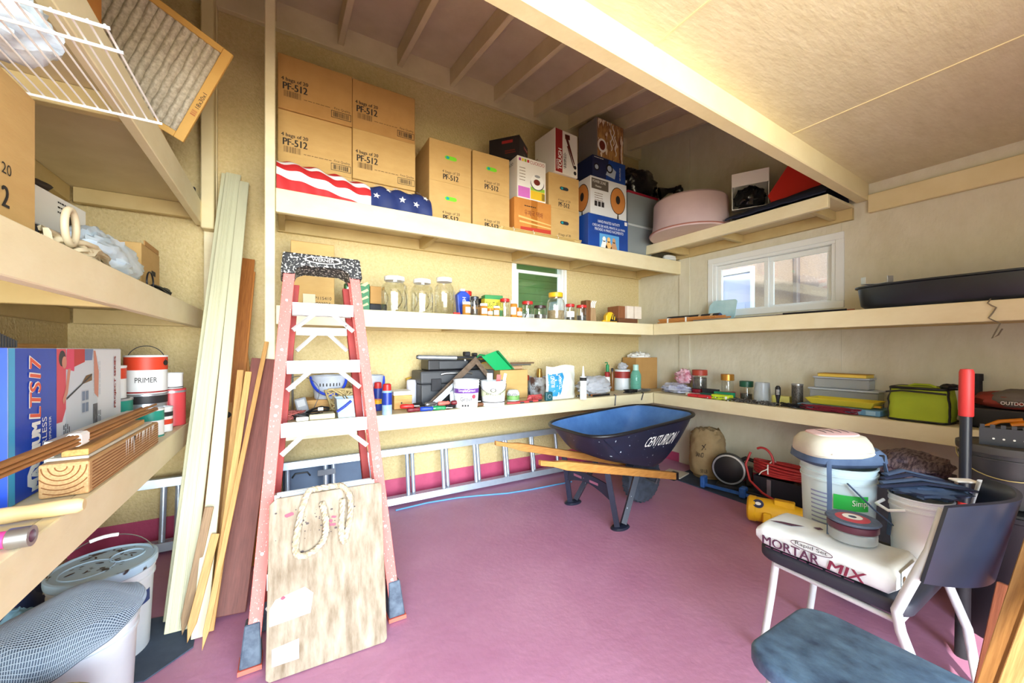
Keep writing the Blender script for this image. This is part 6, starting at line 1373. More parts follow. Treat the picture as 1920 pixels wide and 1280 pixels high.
# mortar mix bag
mb = thing('mortar_bag', 'white paper bag of mortar mix lying on the loaded chair', 'bag', (1.665, .855, SZ), R(-90)); W_, D_, H_ = .42, .24, .095
papr = mat('bag_paper', (222, 226, 226), .7, c2=(206, 212, 214), ns=9, bump=.25, bs=14)
def mbf(u, v):
    a = 2 * math.pi * v; e = .45; c, s = math.cos(a), math.sin(a); k = 1 - .5 * max(0, abs(2 * u - 1) - .9) / .1
    n_ = .004 * noise.noise(Vector((u * 7, c * 2, s * 2)))
    return (W_ * u, D_ / 2 + math.copysign(abs(c) ** e, c) * (D_ / 2) * (1 - .04 * abs(2 * u - 1) ** 4) + n_, H_ / 2 + .002 + math.copysign(abs(s) ** e, s) * (H_ / 2) * k + (n_ if s > 0 else 0))
M().grid(40, 32, mbf).add([mbf(0, i / 32) for i in range(32)], [tuple(range(32))]).add([mbf(1, i / 32) for i in range(32)], [tuple(range(32))]).build('bag_body', papr, mb, smooth=50)
plum = mat('plum_ink', (84, 44, 70), .6)
lettering(mb, 'MORTAR', plum, (.03, -.004, .020), X_, Z_, w=.19, h=.034, bold=.0012); lettering(mb, 'MIX', mat('wine_ink', (120, 34, 60), .6), (.245, -.004, .020), X_, Z_, w=.10, h=.034, slant=.25, bold=.0016); lettering(mb, 'Rapid Set', ink, (.145, -.004, .0615), X_, Z_, w=.10, h=.017)
M().tube([(.195 + .065 * math.cos(q), -.004, .069 + .014 * math.sin(q)) for q in [2 * math.pi * i / 24 for i in range(24)]], .0012, 5, closed=True).build('oval_border', plum, mb)
print_lines(mb, plum, (.04, -.003, .010), X_, Z_, .28, 1, .01, .004)
for pts in ([(.03, .05), (.10, .07), (.13, .11), (.06, .08)], [(.15, .13), (.17, .12), (.18, .14), (.165, .15)]): poly_patch(mb, plum, (0, 0, H_ + .003), X_, Y_, pts, 'printed_mark')
M().add([(.423, .05, .02), (.423, .19, .02), (.423, .19, .08), (.423, .05, .08)], [(0, 1, 2, 3)]).build('end_label', mat('end_label_paper', (206, 216, 220), .7), mb); lettering(mb, '1', inkb, (.424, .06, .03), Y_, Z_, w=.02, h=.03)
# grinding disc on a clear round container on the bag
gd = thing('round_container', 'round clear container with a dark lid standing on the mortar bag', 'container', (1.80, .585, SZ + .104)); M().lathe([(.066, 0), (.07, .004), (.07, .035), (.062, .04)], 32).build('container_body', clearp, gd, smooth=40); M().lathe([(.072, .0405), (.074, .043), (.074, .064), (.070, .066)], 32).build('lid', mat('maroon_lid2', (84, 40, 54), .4), gd, smooth=40)
g2 = thing('flap_disc', 'flap grinding disc with a red centre lying on the round container', 'disc', (1.80, .585, SZ + .172)); M().lathe([(.012, .004), (.03, .004), (.036, .002), (.076, 0), (.08, .004), (.076, .009), (.04, .008), (.03, .012), (.012, .012), (.012, .004)], 40, cap=False).build('flaps', mat('flap_grit', (96, 110, 130), .8, c2=(70, 80, 100), ns=40), g2, smooth=40); M().lathe([(.05, .0085), (.035, .0122), (.03, .0126)], 40, cap=False).build('red_ring', mat('disc_red', (190, 70, 80), .6), g2); M().lathe([(.029, .0128), (.012, .0128)], 30, cap=False).build('label_ring', pagew, g2)
# bucket with knee pads, second bucket with tool belt
bx_, by_ = 2.045, .715
bk = bucket('white_bucket', 'white bucket with a green label standing on the loaded chair', bx_, by_, SZ, .130, .315, mat('teal_white_bucket', (206, 224, 226), .4, c2=(190, 212, 216), ns=6), taper=.9)
aa = math.atan2(-by_, -bx_)
M().add([((.1285) * math.cos(aa + q), .1285 * math.sin(aa + q), z) for z in (.155, .215) for q in [-.1 + .13 * i for i in range(8)]], [(i, i + 1, i + 9, i + 8) for i in range(7)]).build('green_label', mat('label_bright_green', (40, 180, 70), .5), bk, smooth=60)
lettering_round(bk, 'Simple', pagew, .1295, .17, aa + .62, w=.07, h=.03)
m = M()
for i in range(9):
    z = .06 + .018 * i; m.add([((.1212 + .03 * z) * math.cos(aa + q), (.1212 + .03 * z) * math.sin(aa + q), z + dz) for dz in (0, .006) for q in [-.75 + .07 * j for j in range(9)]], [(j, j + 1, j + 10, j + 9) for j in range(8)])
m.build('small_print', mat('blue_grey_print', (130, 140, 176), .6), bk)
kp = thing('knee_pads', 'dusty navy knee pads with pink caps resting on the white bucket', 'knee pads', (bx_ - .01, by_, SZ + .318), R(-35))
dnav = mat('dusty_navy', (56, 74, 104), .8, c2=(84, 104, 132), ns=9, bump=.2, bs=20)
def oval_loft(levels, n=40, e=.62, tilt=0):
    vs = []; fs = []
    for cx, cy, rx_, ry_, z in levels:
        for i in range(n):
            a = 2 * math.pi * i / n; x = rx_ * math.copysign(abs(math.cos(a)) ** e, math.cos(a)); y = ry_ * math.copysign(abs(math.sin(a)) ** e, math.sin(a)); vs.append((cx + x, cy + y, z + tilt * (cx + x)))
    for k in range(len(levels) - 1): fs += [(k * n + q, k * n + (q + 1) % n, (k + 1) * n + (q + 1) % n, (k + 1) * n + q) for q in range(n)]
    fs += [tuple(range(n - 1, -1, -1)), tuple((len(levels) - 1) * n + q for q in range(n))]
    return M().add(vs, fs)
oval_loft([(0, 0, .13, .10, .002), (0, 0, .155, .118, .02), (0, 0, .15, .115, .05), (0, 0, .13, .10, .07)], tilt=.02).build('pad', dnav, kp, smooth=45)
oval_loft([(-.025, -.012, .125, .104, .045), (-.025, -.012, .130, .108, .055), (-.025, -.005, .122, .100, .095), (-.02, 0, .105, .086, .118), (-.02, 0, .08, .065, .126)], tilt=.03).build('shell_cap', mat('dusty_cream', (196, 190, 172), .7, c2=(176, 170, 154), ns=12), kp, smooth=45)
oval_loft([(-.02, 0, .086, .070, .124), (-.02, 0, .084, .068, .129), (-.02, 0, .06, .05, .133)], tilt=.03).build('pink_insert', mat('dusty_pink', (222, 170, 172), .7, c2=(214, 200, 196), ns=8), kp, smooth=45)
for k in range(4): M().tube([(-.065 + .03 * k + .008 * math.sin(q), -.035 + .07 * q / 3, .1335 - .0015 * abs(q - 1.5) + .03 * (-.065 + .03 * k)) for q in (0, 1, 2, 3)], .0024, 6).build('groove', dsteel, kp, smooth=50)
M().tube([(-.10, -.118, .062), (-.02, -.124, .062), (.06, -.118, .066)], .0022, 6).build('stitch', pagew, kp, smooth=50)
M().box(.06, -.105, .03, .11, -.095, .06).build('buckle', blk, kp, bevel=.004)
for k, pth in enumerate(([(-.10, -.10, .04), (-.14, -.16, -.10), (-.17, -.20, -.22), (-.20, -.26, -.34)], [(.10, -.11, .03), (.11, -.135, -.10), (.09, -.14, -.24)], [(-.05, -.128, -.05), (.03, -.15, -.14), (.10, -.15, -.20)])): M().tube(pth, .009, 6, flat=.35).build('strap', dnav, kp, smooth=50)
b2x, b2y = 2.075, .475
b2 = bucket('white_bucket', 'plain white bucket holding a tool belt behind the chair back', b2x + .005, b2y - .002, SZ, .088, .245, wbk, taper=.9)
M().add([(.0835 * math.cos(q), .0835 * math.sin(q), z) for z in (.10, .14) for q in [math.atan2(-b2y, -b2x) + .3 + .1 * i for i in range(5)]], [(i, i + 1, i + 6, i + 5) for i in range(4)]).build('blue_tape', mat('painter_tape', (40, 110, 190), .6), b2)
M().tube([(-.088, .02, .20), (-.11, .06, .19), (-.09, .10, .20), (-.05, .09, .21)], .006, 8).build('handle', wht, b2, smooth=50)
tbt = thing('tool_belt', 'dark blue tool belt heaped on the plain white bucket', 'tool belt', (b2x + .02, b2y - .015, SZ + .248), R(-40)); M().blob((0, 0, 0), .12, .08, .028, .25, 3, 6, 30, 18).build('pouch', dnav, tbt, smooth=50)
for k in range(4): M().tube([(-.17 + .02 * k, .02 * k - .02, .03 + .01 * k), (-.04, .035 * k - .05, .058 + .006 * k), (.08, .04 * k - .07, .05), (.19, .03 * k - .06, .02 - .006 * k)], .016, 8, flat=.3).build('belt_strap', dnav if k % 2 else mat('navy_strap', (34, 46, 76), .8), tbt, smooth=50)
M().box(.06, -.05, .066, .13, -.01, .074).build('pale_patch', pagew, tbt, bevel=.003)
# ------------------------------------------------------------------ dark corner on the right: bin, bucket, digging bar, plaid cloth, boards
bn = thing('trash_can', 'tall black plastic trash can in the corner behind the chairs', 'trash can', (2.76, .33, 0)); M().lathe([(.17, 0), (.175, .01), (.205, .54), (.215, .545), (.215, .565), (.20, .565), (.165, .02)], 40).build('can_body', mat('bin_black', (18, 20, 26), .5), bn, smooth=40); M().lathe([(.205, .5655), (.2, .575), (.0, .578)], 40).build('can_lid', MATS['bin_black'], bn, smooth=40)
k2 = bucket('black_bucket', 'black bucket with a brassy wire handle standing on the trash can', 2.76, .35, .579, .150, .245, mat('black_bucket_m', (34, 36, 40), .45, c2=(54, 54, 54), ns=9), taper=.92, lid=mat('dusty_black_lid', (52, 52, 50), .6, c2=(74, 72, 66), ns=7), bail='down', bailm=mat('brassy', (190, 176, 110), .4, .6), rz=math.atan2(-.35, -2.76) + math.pi / 2)
t = thing('notched_trowel', 'black notched trowel with tan grip standing on the black bucket', 'trowel', (2.66, .40, .8335), R(-76)); m = M(); m.box(-.02, 0, 0, .30, .006, .075)
for k in range(11): m.box(-.018 + .029 * k, 0, .0755, -.004 + .029 * k, .006, .09)
m.build('notched_blade', blk, t); M().box(.14, -.012, .02, .16, -.0005, .095).build('tan_grip', mat('tan_grip', (206, 186, 130), .6), t, bevel=.003)
for k in range(4): M().cyl((.02 + .028 * k, -.001, .03), (.02 + .028 * k, -.0002, .03), .004, n=8).build('rivet', pagew, t)
p = onX(1797, 692, 2.38)
t = thing('digging_bar', 'black handled digging tool with a red rubber grip standing behind the chair', 'tool', (2.38, p.y - .01, 0), rot=(R(.5), R(.6), 0)); M().tube([(0, 0, .34), (0, 0, .98)], .0175, 16).build('shaft', mat('shaft_navy', (24, 30, 40), .4), t, smooth=40); M().lathe([(.020, .9805), (.022, .985), (.0215, 1.16), (.018, 1.172), (0, 1.174)], 20).build('red_grip', mat('red_rubber', (196, 50, 48), .5), t, smooth=40); M().lathe([(.0185, .60), (.0185, .63)], 20, cap=False).build('red_band', MATS['red_rubber'], t); M().tube([(0, 0, .0), (0, 0, .3395)], .022, 12).build('tool_head', blkm, t, smooth=40); M().tube([(-.03, 0, .45), (-.05, 0, .40), (-.045, 0, .34), (-.03, .0, .3)], .012, 8).build('hook', blkm, t, smooth=50)
plaid = mat('plaid_cloth', (120, 104, 110), .85, c2=(60, 48, 60), ns=26, amt=.2, stretch=(1, 4, 1), bump=.3, bs=14)
t = thing('plaid_blanket', 'folded dark plaid cloth heaped on a black crate by the wall', 'cloth', (3.02, .72, .552)); M().blob((0, 0, 0), .20, .15, .07, .2, 2.6, 4, 36, 22).build('cloth', plaid, t, smooth=50)
t = thing('black_crate', 'black plastic crate standing under the plaid cloth', 'crate', (2.84, .60, 0)); M().box(0, 0, 0, .40, .30, .53).build('crate_body', blkm, t, bevel=.01); M().box(-.008, -.008, .5305, .408, .308, .55).build('crate_rim', blk, t, bevel=.004)
t = thing('black_boot_bag', 'black bag slumped on the floor under the loaded chair', 'bag', (2.50, .80, .002)); M().blob((0, 0, 0), .13, .13, .10, .2, 2.4, 6, 30, 20).build('bag', mat('bag_black', (20, 22, 28), .6), t, smooth=50)
for k, (a, b, w_, th_, mm, lb_) in enumerate((((1.755, .295, .004), (1.905, .24, .53), .05, .03, wood('reddish_board', (150, 84, 52), (118, 60, 36), 'z'), 'reddish brown board leaning behind the empty chair'),
                                    ((1.60, .295, .004), (1.86, .165, .80), .05, .025, wood('light_board', (172, 126, 68), (140, 96, 46), 'z'), 'light pine board leaning beside the empty chair'),
                                    ((1.555, .275, .004), (1.81, .14, .74), .035, .025, wood('light_board2', (180, 138, 82), (150, 108, 58), 'z'), 'narrow pine batten leaning nearest the empty chair'))):
    T = align(a, b, (0, 1, 0)); L_ = (Vector(b) - Vector(a)).length
    t = thing('leaning_board', lb_, 'board', a); t.rotation_euler = T.to_euler(); M().box(-th_ / 2, -w_ / 2, .012, th_ / 2, w_ / 2, L_).build('plank', mm, t, bevel=.002)
# ------------------------------------------------------------------ timber leaning in the gap between the left shelves and the post
creamb = mat('cream_moulding', (214, 212, 180), .5, c2=(202, 200, 166), ns=5, bump=.1, bs=30, stretch=(4, 4, .5))
oakm = wood('oak_board', (186, 118, 52), (150, 86, 34), 'z'); pinem = wood('stake_pine', (210, 164, 98), (176, 126, 66), 'z'); mahog = wood('dark_red_board', (132, 74, 62), (100, 52, 44), 'z')
def lean(label, pb, pt, Yt, w, th, m_, zt=None, name='leaning_board', cat='board', group=None, pointed=False, grooves=False, zb=.003, yb=None, holes=None):
    """pb: pixel of the foot on the floor, pt: pixel of the top on the plane y = Yt"""
    a = onZ(pb[0], pb[1], 0) if yb is None else onY(pb[0], pb[1], yb); a.z = max(a.z, 0)
    b = onY(pt[0], pt[1], Yt)
    z = (b - a).normalized(); L_ = (b - a).length
    y = Vector((0, 1, 0)); y = (y - z * y.dot(z)).normalized(); x = y.cross(z)
    T = Matrix((x, y, z)).transposed().to_4x4(); T.translation = a
    lift = th * abs(y.z) + .004
    t = thing(name, label, cat, a, group=group); t.rotation_euler = T.to_euler()
    if pointed: M().prism([(-w / 2, L_), (-w / 2, lift + .07), (0, lift), (w / 2, lift + .07), (w / 2, L_)], 0, th, 'y').build('plank', m_, t, bevel=.0015)
    else: M().box(-w / 2, 0, lift, w / 2, th, L_).build('plank', m_, t, bevel=.002)
    if grooves:
        for q in (-.3, -.16, .02, .1): M().box(w * q, -.004, lift + .005, w * (q + .07), -.0004, L_ - .005).build('moulded_bead', m_, t, bevel=.001)
    if holes:
        for q in holes: M().add([(w * .30 + .02 * math.cos(s), -.001, q + .02 * math.sin(s)) for s in [math.pi / 8 * i for i in range(16)]], [tuple(range(16))]).build('drilled_hole', ink, t)
    return t
lean('long cream moulding with beaded grooves leaning against the back wall', (330, 1190), (438, 325), 3.28, .085, .02, creamb, grooves=True)
lean('narrow cream moulding leaning behind the wide beaded one', (318, 1168), (424, 325), 3.30, .05, .015, creamb)
lean('long plain cream board leaning in front of the brown boards', (372, 1202), (458, 340), 3.25, .055, .02, creamb)
lean('orange brown oak board leaning behind the cream mouldings', (395, 1100), (462, 484), 3.27, .10, .02, oakm, yb=None)
lean('oak door stop board with a rounded edge leaning on the wall', (412, 1098), (470, 508), 3.245, .055, .02, wood('oak_board2', (206, 138, 66), (170, 100, 44), 'z'))
lean('wide tan board with drilled holes leaning low behind the stakes', (378, 1120), (434, 560), 3.22, .12, .018, wood('tan_board', (204, 156, 96), (176, 126, 72), 'z'), holes=(.95, 1.08))
lean('honey coloured board crossing the oak boards', (488, 1060), (440, 560), 3.16, .085, .02, wood('honey', (206, 146, 70), (176, 112, 46), 'z'))
lean('thin split stake leaning from the floor to the post', (377, 1228), (500, 640), 2.68, .022, .018, pinem, name='wooden_stake', cat='stake', pointed=True, group='stakes by the mouldings')
lean('short pine stake with a white painted tip', (392, 1190), (466, 696), 2.62, .03, .02, wood('stake_pine2', (222, 180, 110), (190, 142, 78), 'z'), name='wooden_stake', cat='stake', group='stakes by the mouldings')
lean('second pine stake with a chipped white tip', (400, 1158), (451, 693), 2.72, .032, .02, pinem, name='wooden_stake', cat='stake', group='stakes by the mouldings')
lean('pointed garden stake standing beside the white bucket', (349, 1212), (404, 1000), 2.26, .032, .018, pinem, name='wooden_stake', cat='stake', pointed=True, group='stakes by the mouldings')
lean('weathered grey brown stake standing behind the pointed one', (340, 1196), (392, 950), 2.30, .034, .018, wood('grey_stake', (160, 128, 90), (120, 92, 62), 'z'), name='wooden_stake', cat='stake', pointed=True, group='stakes by the mouldings')
lean('wide dark red painted plank leaning against the post', (428, 1160), (497, 672), 2.665, .13, .03, mahog)
t = thing('black_pad', 'flat dark blue mat on the floor under the stakes', 'mat', (-.62, 1.95, .001)); M().prism([(0, .06), (.16, 0), (.285, .12), (.26, .40), (.0, .45)], 0, .005, 'z').build('mat', mat('dark_mat2', (58, 72, 92), .75, c2=(76, 92, 112), ns=10), t)

# ------------------------------------------------------------------ buckets under the left shelves
bkm = mat('dirty_white_bucket', (226, 232, 236), .4, c2=(206, 214, 222), ns=5)
lidm_ = mat('splattered_lid', (186, 212, 228), .4, c2=(170, 200, 220), ns=6, speck=(60, 50, 50), ss=13, sth=.62)
BX, BY = -.64, 2.20
b5 = bucket('white_bucket', 'tall white bucket with a paint spattered lid under the left shelf', BX, BY, .002, .155, .37, bkm, lid=lidm_, taper=.88, n=48)
M().lathe([(.05, .3745), (.053, .379), (.056, .3745)], 32, c=(.06, .04), cap=False).build('spout_ring', lidm_, b5, smooth=50); M().lathe([(.075, .3745), (.078, .378), (.081, .3745)], 32, c=(-.04, -.03), cap=False).build('moulded_ring', lidm_, b5, smooth=50)
rnd = random.Random(8); chipm = mat('chip_brown', (70, 52, 48), .6)
for k in range(24):
    a, r = rnd.uniform(0, 6.28), rnd.uniform(.0, .13); x, y = r * math.cos(a), r * math.sin(a); s = rnd.uniform(.003, .012); an = rnd.uniform(0, 3)
    M().add([(x + s * (1.6 * math.cos(q) * math.cos(an) - .5 * math.sin(q) * math.sin(an)), y + s * (1.6 * math.cos(q) * math.sin(an) + .5 * math.sin(q) * math.cos(an)), .3752 + .0001 * k) for q in [math.pi / 5 * i for i in range(10)]], [tuple(range(10))]).build('paint_chip', chipm, b5)
A0 = math.atan2(-BY, -BX)
bail = [(.158 * math.cos(q) * math.cos(.4) , .158 * math.cos(q) * math.sin(.4), .33 + .155 * math.sin(q)) for q in [math.pi * i / 24 for i in range(25)]]
M().tube(bail, .0022, 6).build('bail_handle', steel, b5, smooth=60); M().tube(bail[10:15], .0075, 8).build('grip', wht, b5, smooth=60)
M().add([(.1475 * math.cos(q), .1475 * math.sin(q), z) for z in (.20, .25) for q in [A0 + .75 + .06 * i for i in range(7)]], [(i, i + 1, i + 8, i + 7) for i in range(6)]).build('blue_label', mat('navy_label', (36, 60, 120), .5), b5)
b6 = bucket('white_bucket', 'tall white bucket covered by grey mesh in front of the spattered lid', -.60, 1.82, .002, .155, .36, bkm, taper=.88, n=48)
ms = thing('mesh_cover', 'grey woven mesh sack pulled over the open bucket', 'mesh', (-.60, 1.82, .365))
def mesh_f(u, v):
    a, b = 2 * u - 1, 2 * v - 1; x = .172 * a * math.sqrt(1 - b * b / 2); y = .172 * b * math.sqrt(1 - a * a / 2)
    if x < 0: x *= 1.2
    if y < 0: y *= 1.25
    d = math.hypot(x, y)
    z = .014 + .065 * max(0, 1 - (d / .19) ** 2) + .010 * math.sin(u * 9 + v * 4) - (max(0, d - .166) * 1.3)
    return (x, y, z)
mm_ = M()
for k in range(58):
    u = k / 57; mm_.tube([mesh_f(u, j / 40) for j in range(41)], .0012, 4)
    mm_.tube([mesh_f(j / 40, u) for j in range(41)], .0012, 4)
o = mm_.build('woven_strands', mat('mesh_grey', (150, 164, 178), .6), ms); o['kind'] = 'stuff'
M().grid(40, 40, lambda u, v: (lambda p: (p[0], p[1], p[2] - .004))(mesh_f(u, v))).build('backing', mat('mesh_back', (66, 80, 98), .8), ms, smooth=60)
t = thing('cement_bag', 'blue-grey printed cement bag slumped beside the mesh covered bucket', 'bag', (-.785, 1.985, .002)); M().blob((0, 0, 0), .078, .078, .20, .10, 2.2, 4, 32, 22).build('bag_body', mat('blue_bag', (130, 176, 200), .7, c2=(100, 150, 180), ns=5, bump=.3, bs=12), t, smooth=50)
lettering(t, 'GOLD', mat('navy_ink', (30, 40, 70), .6), (-.02, -.088, .24), Vector((.85, .5, 0)), Z_, w=.085, h=.03); print_lines(t, MATS['navy_ink'], (-.01, -.086, .21), Vector((.85, .5, 0)), Z_, .08, 4, .02, .005)
t = thing('dark_sacks', 'dark navy sack slumped behind the buckets under the left shelf', 'sack', (-.93, 2.28, .002)); M().blob((0, 0, 0), .12, .22, .19, .2, 2.2, 14, 32, 22).build('sack', mat('navy_sack', (36, 54, 96), .6, c2=(22, 34, 66), ns=6, bump=.3, bs=10), t, smooth=50)
t = thing('garden_hose', 'pale green rope coil with a blue tie on the floor by the buckets', 'hose', (-.60, 1.42, .003)); m = M()
for k in range(9): m.tube([((.17 - .004 * (k % 3)) * math.cos(a), (.12 - .004 * (k % 3)) * math.sin(a), .022 + .037 * k) for a in [2 * math.pi * i / 36 for i in range(36)]], .02, 10, closed=True)
m.build('coil', mat('pale_green_hose', (186, 184, 140), .7, c2=(160, 158, 116), ns=30), t, smooth=60)
M().tube([(.0, .145, .23), (.0, .142, .33), (.0, .12, .35), (0, .095, .33), (0, .095, .23)], .006, 6, closed=True).build('blue_tie', mat('tie_blue', (60, 140, 210), .5), t, smooth=60)

# ------------------------------------------------------------------ left lower shelf
LLB = ZLL + .0025

# the printed face looks into the room (+x); local x = world +y, local y = world -x, so the face is local y = 0
W_, D_, H_ = .80, .34, .418
sp = thing('paint_sprayer_box', 'long blue and white paint sprayer box on the left shelf', 'box', (-.625, 1.53, LLB), R(90))
M().box(0, 0, 0, W_, D_, H_).build('box_body', mat('sprayer_white', (226, 230, 236), .5), sp, bevel=.004)
bluep = mat('sprayer_blue', (20, 74, 190), .4, c2=(14, 60, 170), ns=5)
BW = .245
patch(sp, bluep, (.0, 0, 0), X_, Z_, BW, H_ - .001, 'blue_panel')
patch(sp, mat('sprayer_cyan', (60, 170, 220), .4), (.0, 0, 0), X_, Z_, .028, H_ - .001, 'edge_stripe', off=.0014)
M().add([(-.001, D_, 0), (-.001, 0, 0), (-.001, 0, H_), (-.001, D_, H_)], [(0, 1, 2, 3)]).build('blue_end', bluep, sp)
orange = mat('sprayer_orange', (226, 96, 70), .5)
lettering(sp, 'LTS17', pagew, (.150, -.001, .215), Z_, -X_, w=.172, h=.060, slant=.12, bold=.004)
lettering(sp, 'LTS17', orange, (.150, -.0016, .217), Z_, -X_, w=.168, h=.056, slant=.12, bold=.0015)
lettering(sp, 'MAGNUM', pagew, (.150, -.001, .012), Z_, -X_, w=.190, h=.046, bold=.003)
lettering(sp, 'TRUEAIRLESS', pagew, (.185, -.001, .012), Z_, -X_, w=.20, h=.026)
lettering(sp, 'PAINT SPRAYER', pagew, (.210, -.001, .085), Z_, -X_, w=.125, h=.013)
poly_patch(sp, pagew, (0, 0, 0), X_, Z_, [(.085, .03), (.125, .012), (.135, .03), (.105, .045), (.105, .06), (.128, .075), (.128, .095), (.10, .08), (.085, .06)], 'maker_mark', off=.0016)
pk = mat('print_pink', (222, 74, 110), .6); rd = mat('print_rose', (196, 60, 66), .6); skin = mat('print_skin', (206, 140, 120), .6); gry = mat('print_pale_grey', (196, 202, 210), .6); dk = mat('print_dark', (60, 60, 66), .6)
poly_patch(sp, mat('print_pink_wall', (214, 84, 100), .6), (0, 0, 0), X_, Z_, [(BW, .18), (BW + .035, .18), (BW + .06, .22), (BW + .06, .416), (BW, .416)], 'printed_wall', off=.0012)
patch(sp, mat('print_house', (206, 214, 222), .6), (BW + .06, 0, .06), X_, Z_, .245, .33, 'printed_house', off=.0010)
poly_patch(sp, pk, (0, 0, 0), X_, Z_, [(.30, .35), (.36, .34), (.37, .416), (.31, .416)], 'printed_shirt', off=.0018)
poly_patch(sp, rd, (0, 0, 0), X_, Z_, [(.36, .355), (.44, .37), (.44, .416), (.36, .416)], 'printed_shirt', off=.0020)
poly_patch(sp, dk, (0, 0, 0), X_, Z_, disc_pts(.28, .385, .022, .026), 'printed_hair', off=.0016)
poly_patch(sp, skin, (0, 0, 0), X_, Z_, disc_pts(.292, .372, .016, .02), 'printed_face', off=.0022)
poly_patch(sp, skin, (0, 0, 0), X_, Z_, [(.315, .35), (.335, .35), (.315, .27), (.288, .235), (.28, .25), (.30, .285)], 'printed_arm', off=.0022)
poly_patch(sp, mat('print_denim', (110, 130, 170), .6), (0, 0, 0), X_, Z_, [(.44, .375), (.50, .375), (.51, .416), (.44, .416)], 'printed_trousers', off=.0020)
poly_patch(sp, skin, (0, 0, 0), X_, Z_, [(.52, .25), (.555, .23), (.56, .33), (.53, .41), (.515, .41)], 'printed_leg', off=.0020)
poly_patch(sp, dk, (0, 0, 0), X_, Z_, [(.305, .255), (.50, .325), (.50, .319), (.306, .248)], 'printed_ladder_rail', off=.0024)
poly_patch(sp, mat('print_brown', (120, 90, 60), .6), (0, 0, 0), X_, Z_, [(.41, .29), (.50, .30), (.50, .325), (.45, .32)], 'printed_tray', off=.0020)
patch(sp, gry, (.415, 0, .185), X_, Z_, .058, .085, 'printed_window', off=.0016)
for a in (.419, .447):
    for b in (.19, .232): patch(sp, mat('print_pane', (120, 136, 160), .6), (a, 0, b), X_, Z_, .022, .033, 'printed_pane', off=.0024)
patch(sp, mat('print_photo', (130, 134, 140), .6, c2=(60, 60, 66), ns=30), (.51, 0, .02), X_, Z_, .04, .19, 'printed_photo', off=.0016)
print_lines(sp, gry, (.575, 0, .24), Z_, -X_, .14, 5, -.014, .006); print_lines(sp, dk, (.58, 0, .03), Z_, -X_, .15, 5, -.014, .005); print_lines(sp, dk, (.33, 0, .05), Z_, -X_, .12, 4, -.012, .005)
lettering(sp, 'PROJECT SERIES', redc, (.735, -.001, .17), Z_, -X_, w=.215, h=.022, slant=.1, bold=.0015)
M().tube([(.37, -.003, .02), (.40, -.003, .07), (.43, -.003, .075), (.45, -.003, .04)], .003, 6).build('printed_hose', dk, sp); poly_patch(sp, dk, (0, 0, 0), X_, Z_, [(.465, .04), (.472, .04), (.485, .12), (.478, .12)], 'printed_nozzle', off=.0016)
# things on top of the sprayer box
ST = LLB + H_ + .0015
t = thing('wood_plank', 'pale plank lying along the top of the sprayer box', 'plank', (-.80, 1.66, ST), R(90)); M().box(0, 0, 0, .62, .14, .016).build('plank', woodx, t, bevel=.002)
t = thing('wood_block', 'short pine block lying on the plank above the sprayer box', 'block', (-.84, 1.70, ST + .0175), R(90)); M().box(0, 0, 0, .13, .09, .038).build('block', woodx, t, bevel=.003)
t = thing('putty_trowel', 'cream plastic trowel blade resting against the pine block', 'trowel', (-.80, 1.56, ST + .0175), R(90)); M().prism([(0, 0), (.12, 0), (.11, .04), (.07, .055), (.0, .045)], 0, .02, 'y').build('blade', mat('cream_blade', (216, 206, 170), .5), t, bevel=.004)
t = thing('grille', 'dark ribbed metal grille lying on top of the sprayer box', 'grille', (-.645, 1.535, ST), R(90))
for k in range(7): M().box(.01 + .012 * k, 0, 0, .016 + .012 * k, .10, .038 - .003 * k).build('fin', dsteel, t)
t = thing('cream_rail', 'short cream rail lying at the back of the sprayer box', 'rail', (-.90, 1.54, ST), R(88)); M().box(0, 0, 0, .14, .035, .06).build('rail', creamb, t, bevel=.004)
# heavy timber beam, planks and stick bundle in front of the box
bt = thing('timber_beam', 'thick rough timber beam with growth rings lying on the shelf edge', 'beam', (-.488, 1.57, LLB), R(90)); BL = .70
M().box(0, 0, 0, BL, .10, .095).build('beam', wood('rough_timber', (206, 166, 112), (174, 130, 82), 'x', 18), bt, bevel=.006, seg=2)
for k in range(7):
    r = .012 + .013 * k; pts = [(-.002, .055 + r * 1.0 * math.cos(q), .085 + r * math.sin(q)) for q in [R(180 + 9 * i) for i in range(21)]]; pts = [p for p in pts if .003 < p[1] < .097 and p[2] > .003]
    if len(pts) > 2: M().tube(pts, .0013, 4).build('growth_ring', mat('ring_brown', (140, 88, 44), .7), bt)
m = M(); rnd = random.Random(3)
for k in range(9): m.box(.02, -.0015, .008 + .0095 * k, BL - .01, -.0002, .0105 + .0095 * k)
m.build('saw_marks', MATS['ring_brown'], bt)
m = M()
for k in range(16):
    x = rnd.uniform(.28, .66); h = rnd.uniform(.02, .07); m.add([(x, -.003, .094), (x + .004 + .02 * rnd.random(), -.003, .095), (x + .006, -.003, .094 - h * .5), (x + .003, -.003, .094 - h)], [(0, 1, 2, 3)])
m.build('white_drips', pagew, bt)
PT = LLB + .0955
for k, (x, y0, L_, w_, th, mm, lb_, rz) in enumerate(((-.575, 1.62, .66, .02, .05, mat('grey_strip', (188, 184, 172), .6), 'grey painted strip standing on edge behind the planks', 90), (-.498, 1.60, .62, .085, .008, mat('pale_plank', (206, 202, 186), .6), 'thin pale plank lying on the timber beam', 90), (-.50, 1.605, .56, .055, .018, woodx, 'short pine lath lying on the thin pale plank', 91))):
    t = thing('wood_strip', lb_, 'wood', (x, y0, (PT if k else LLB) + (.0, .0005, .0095)[k]), R(rz)); M().box(0, 0, 0, L_, w_, th if k else .15).build('strip', mm, t, bevel=.0015)
sb = thing('stick_bundle', 'bundle of thin brown sticks lying across the timber', 'bundle', (-.535, 1.24, PT + .036), R(88))
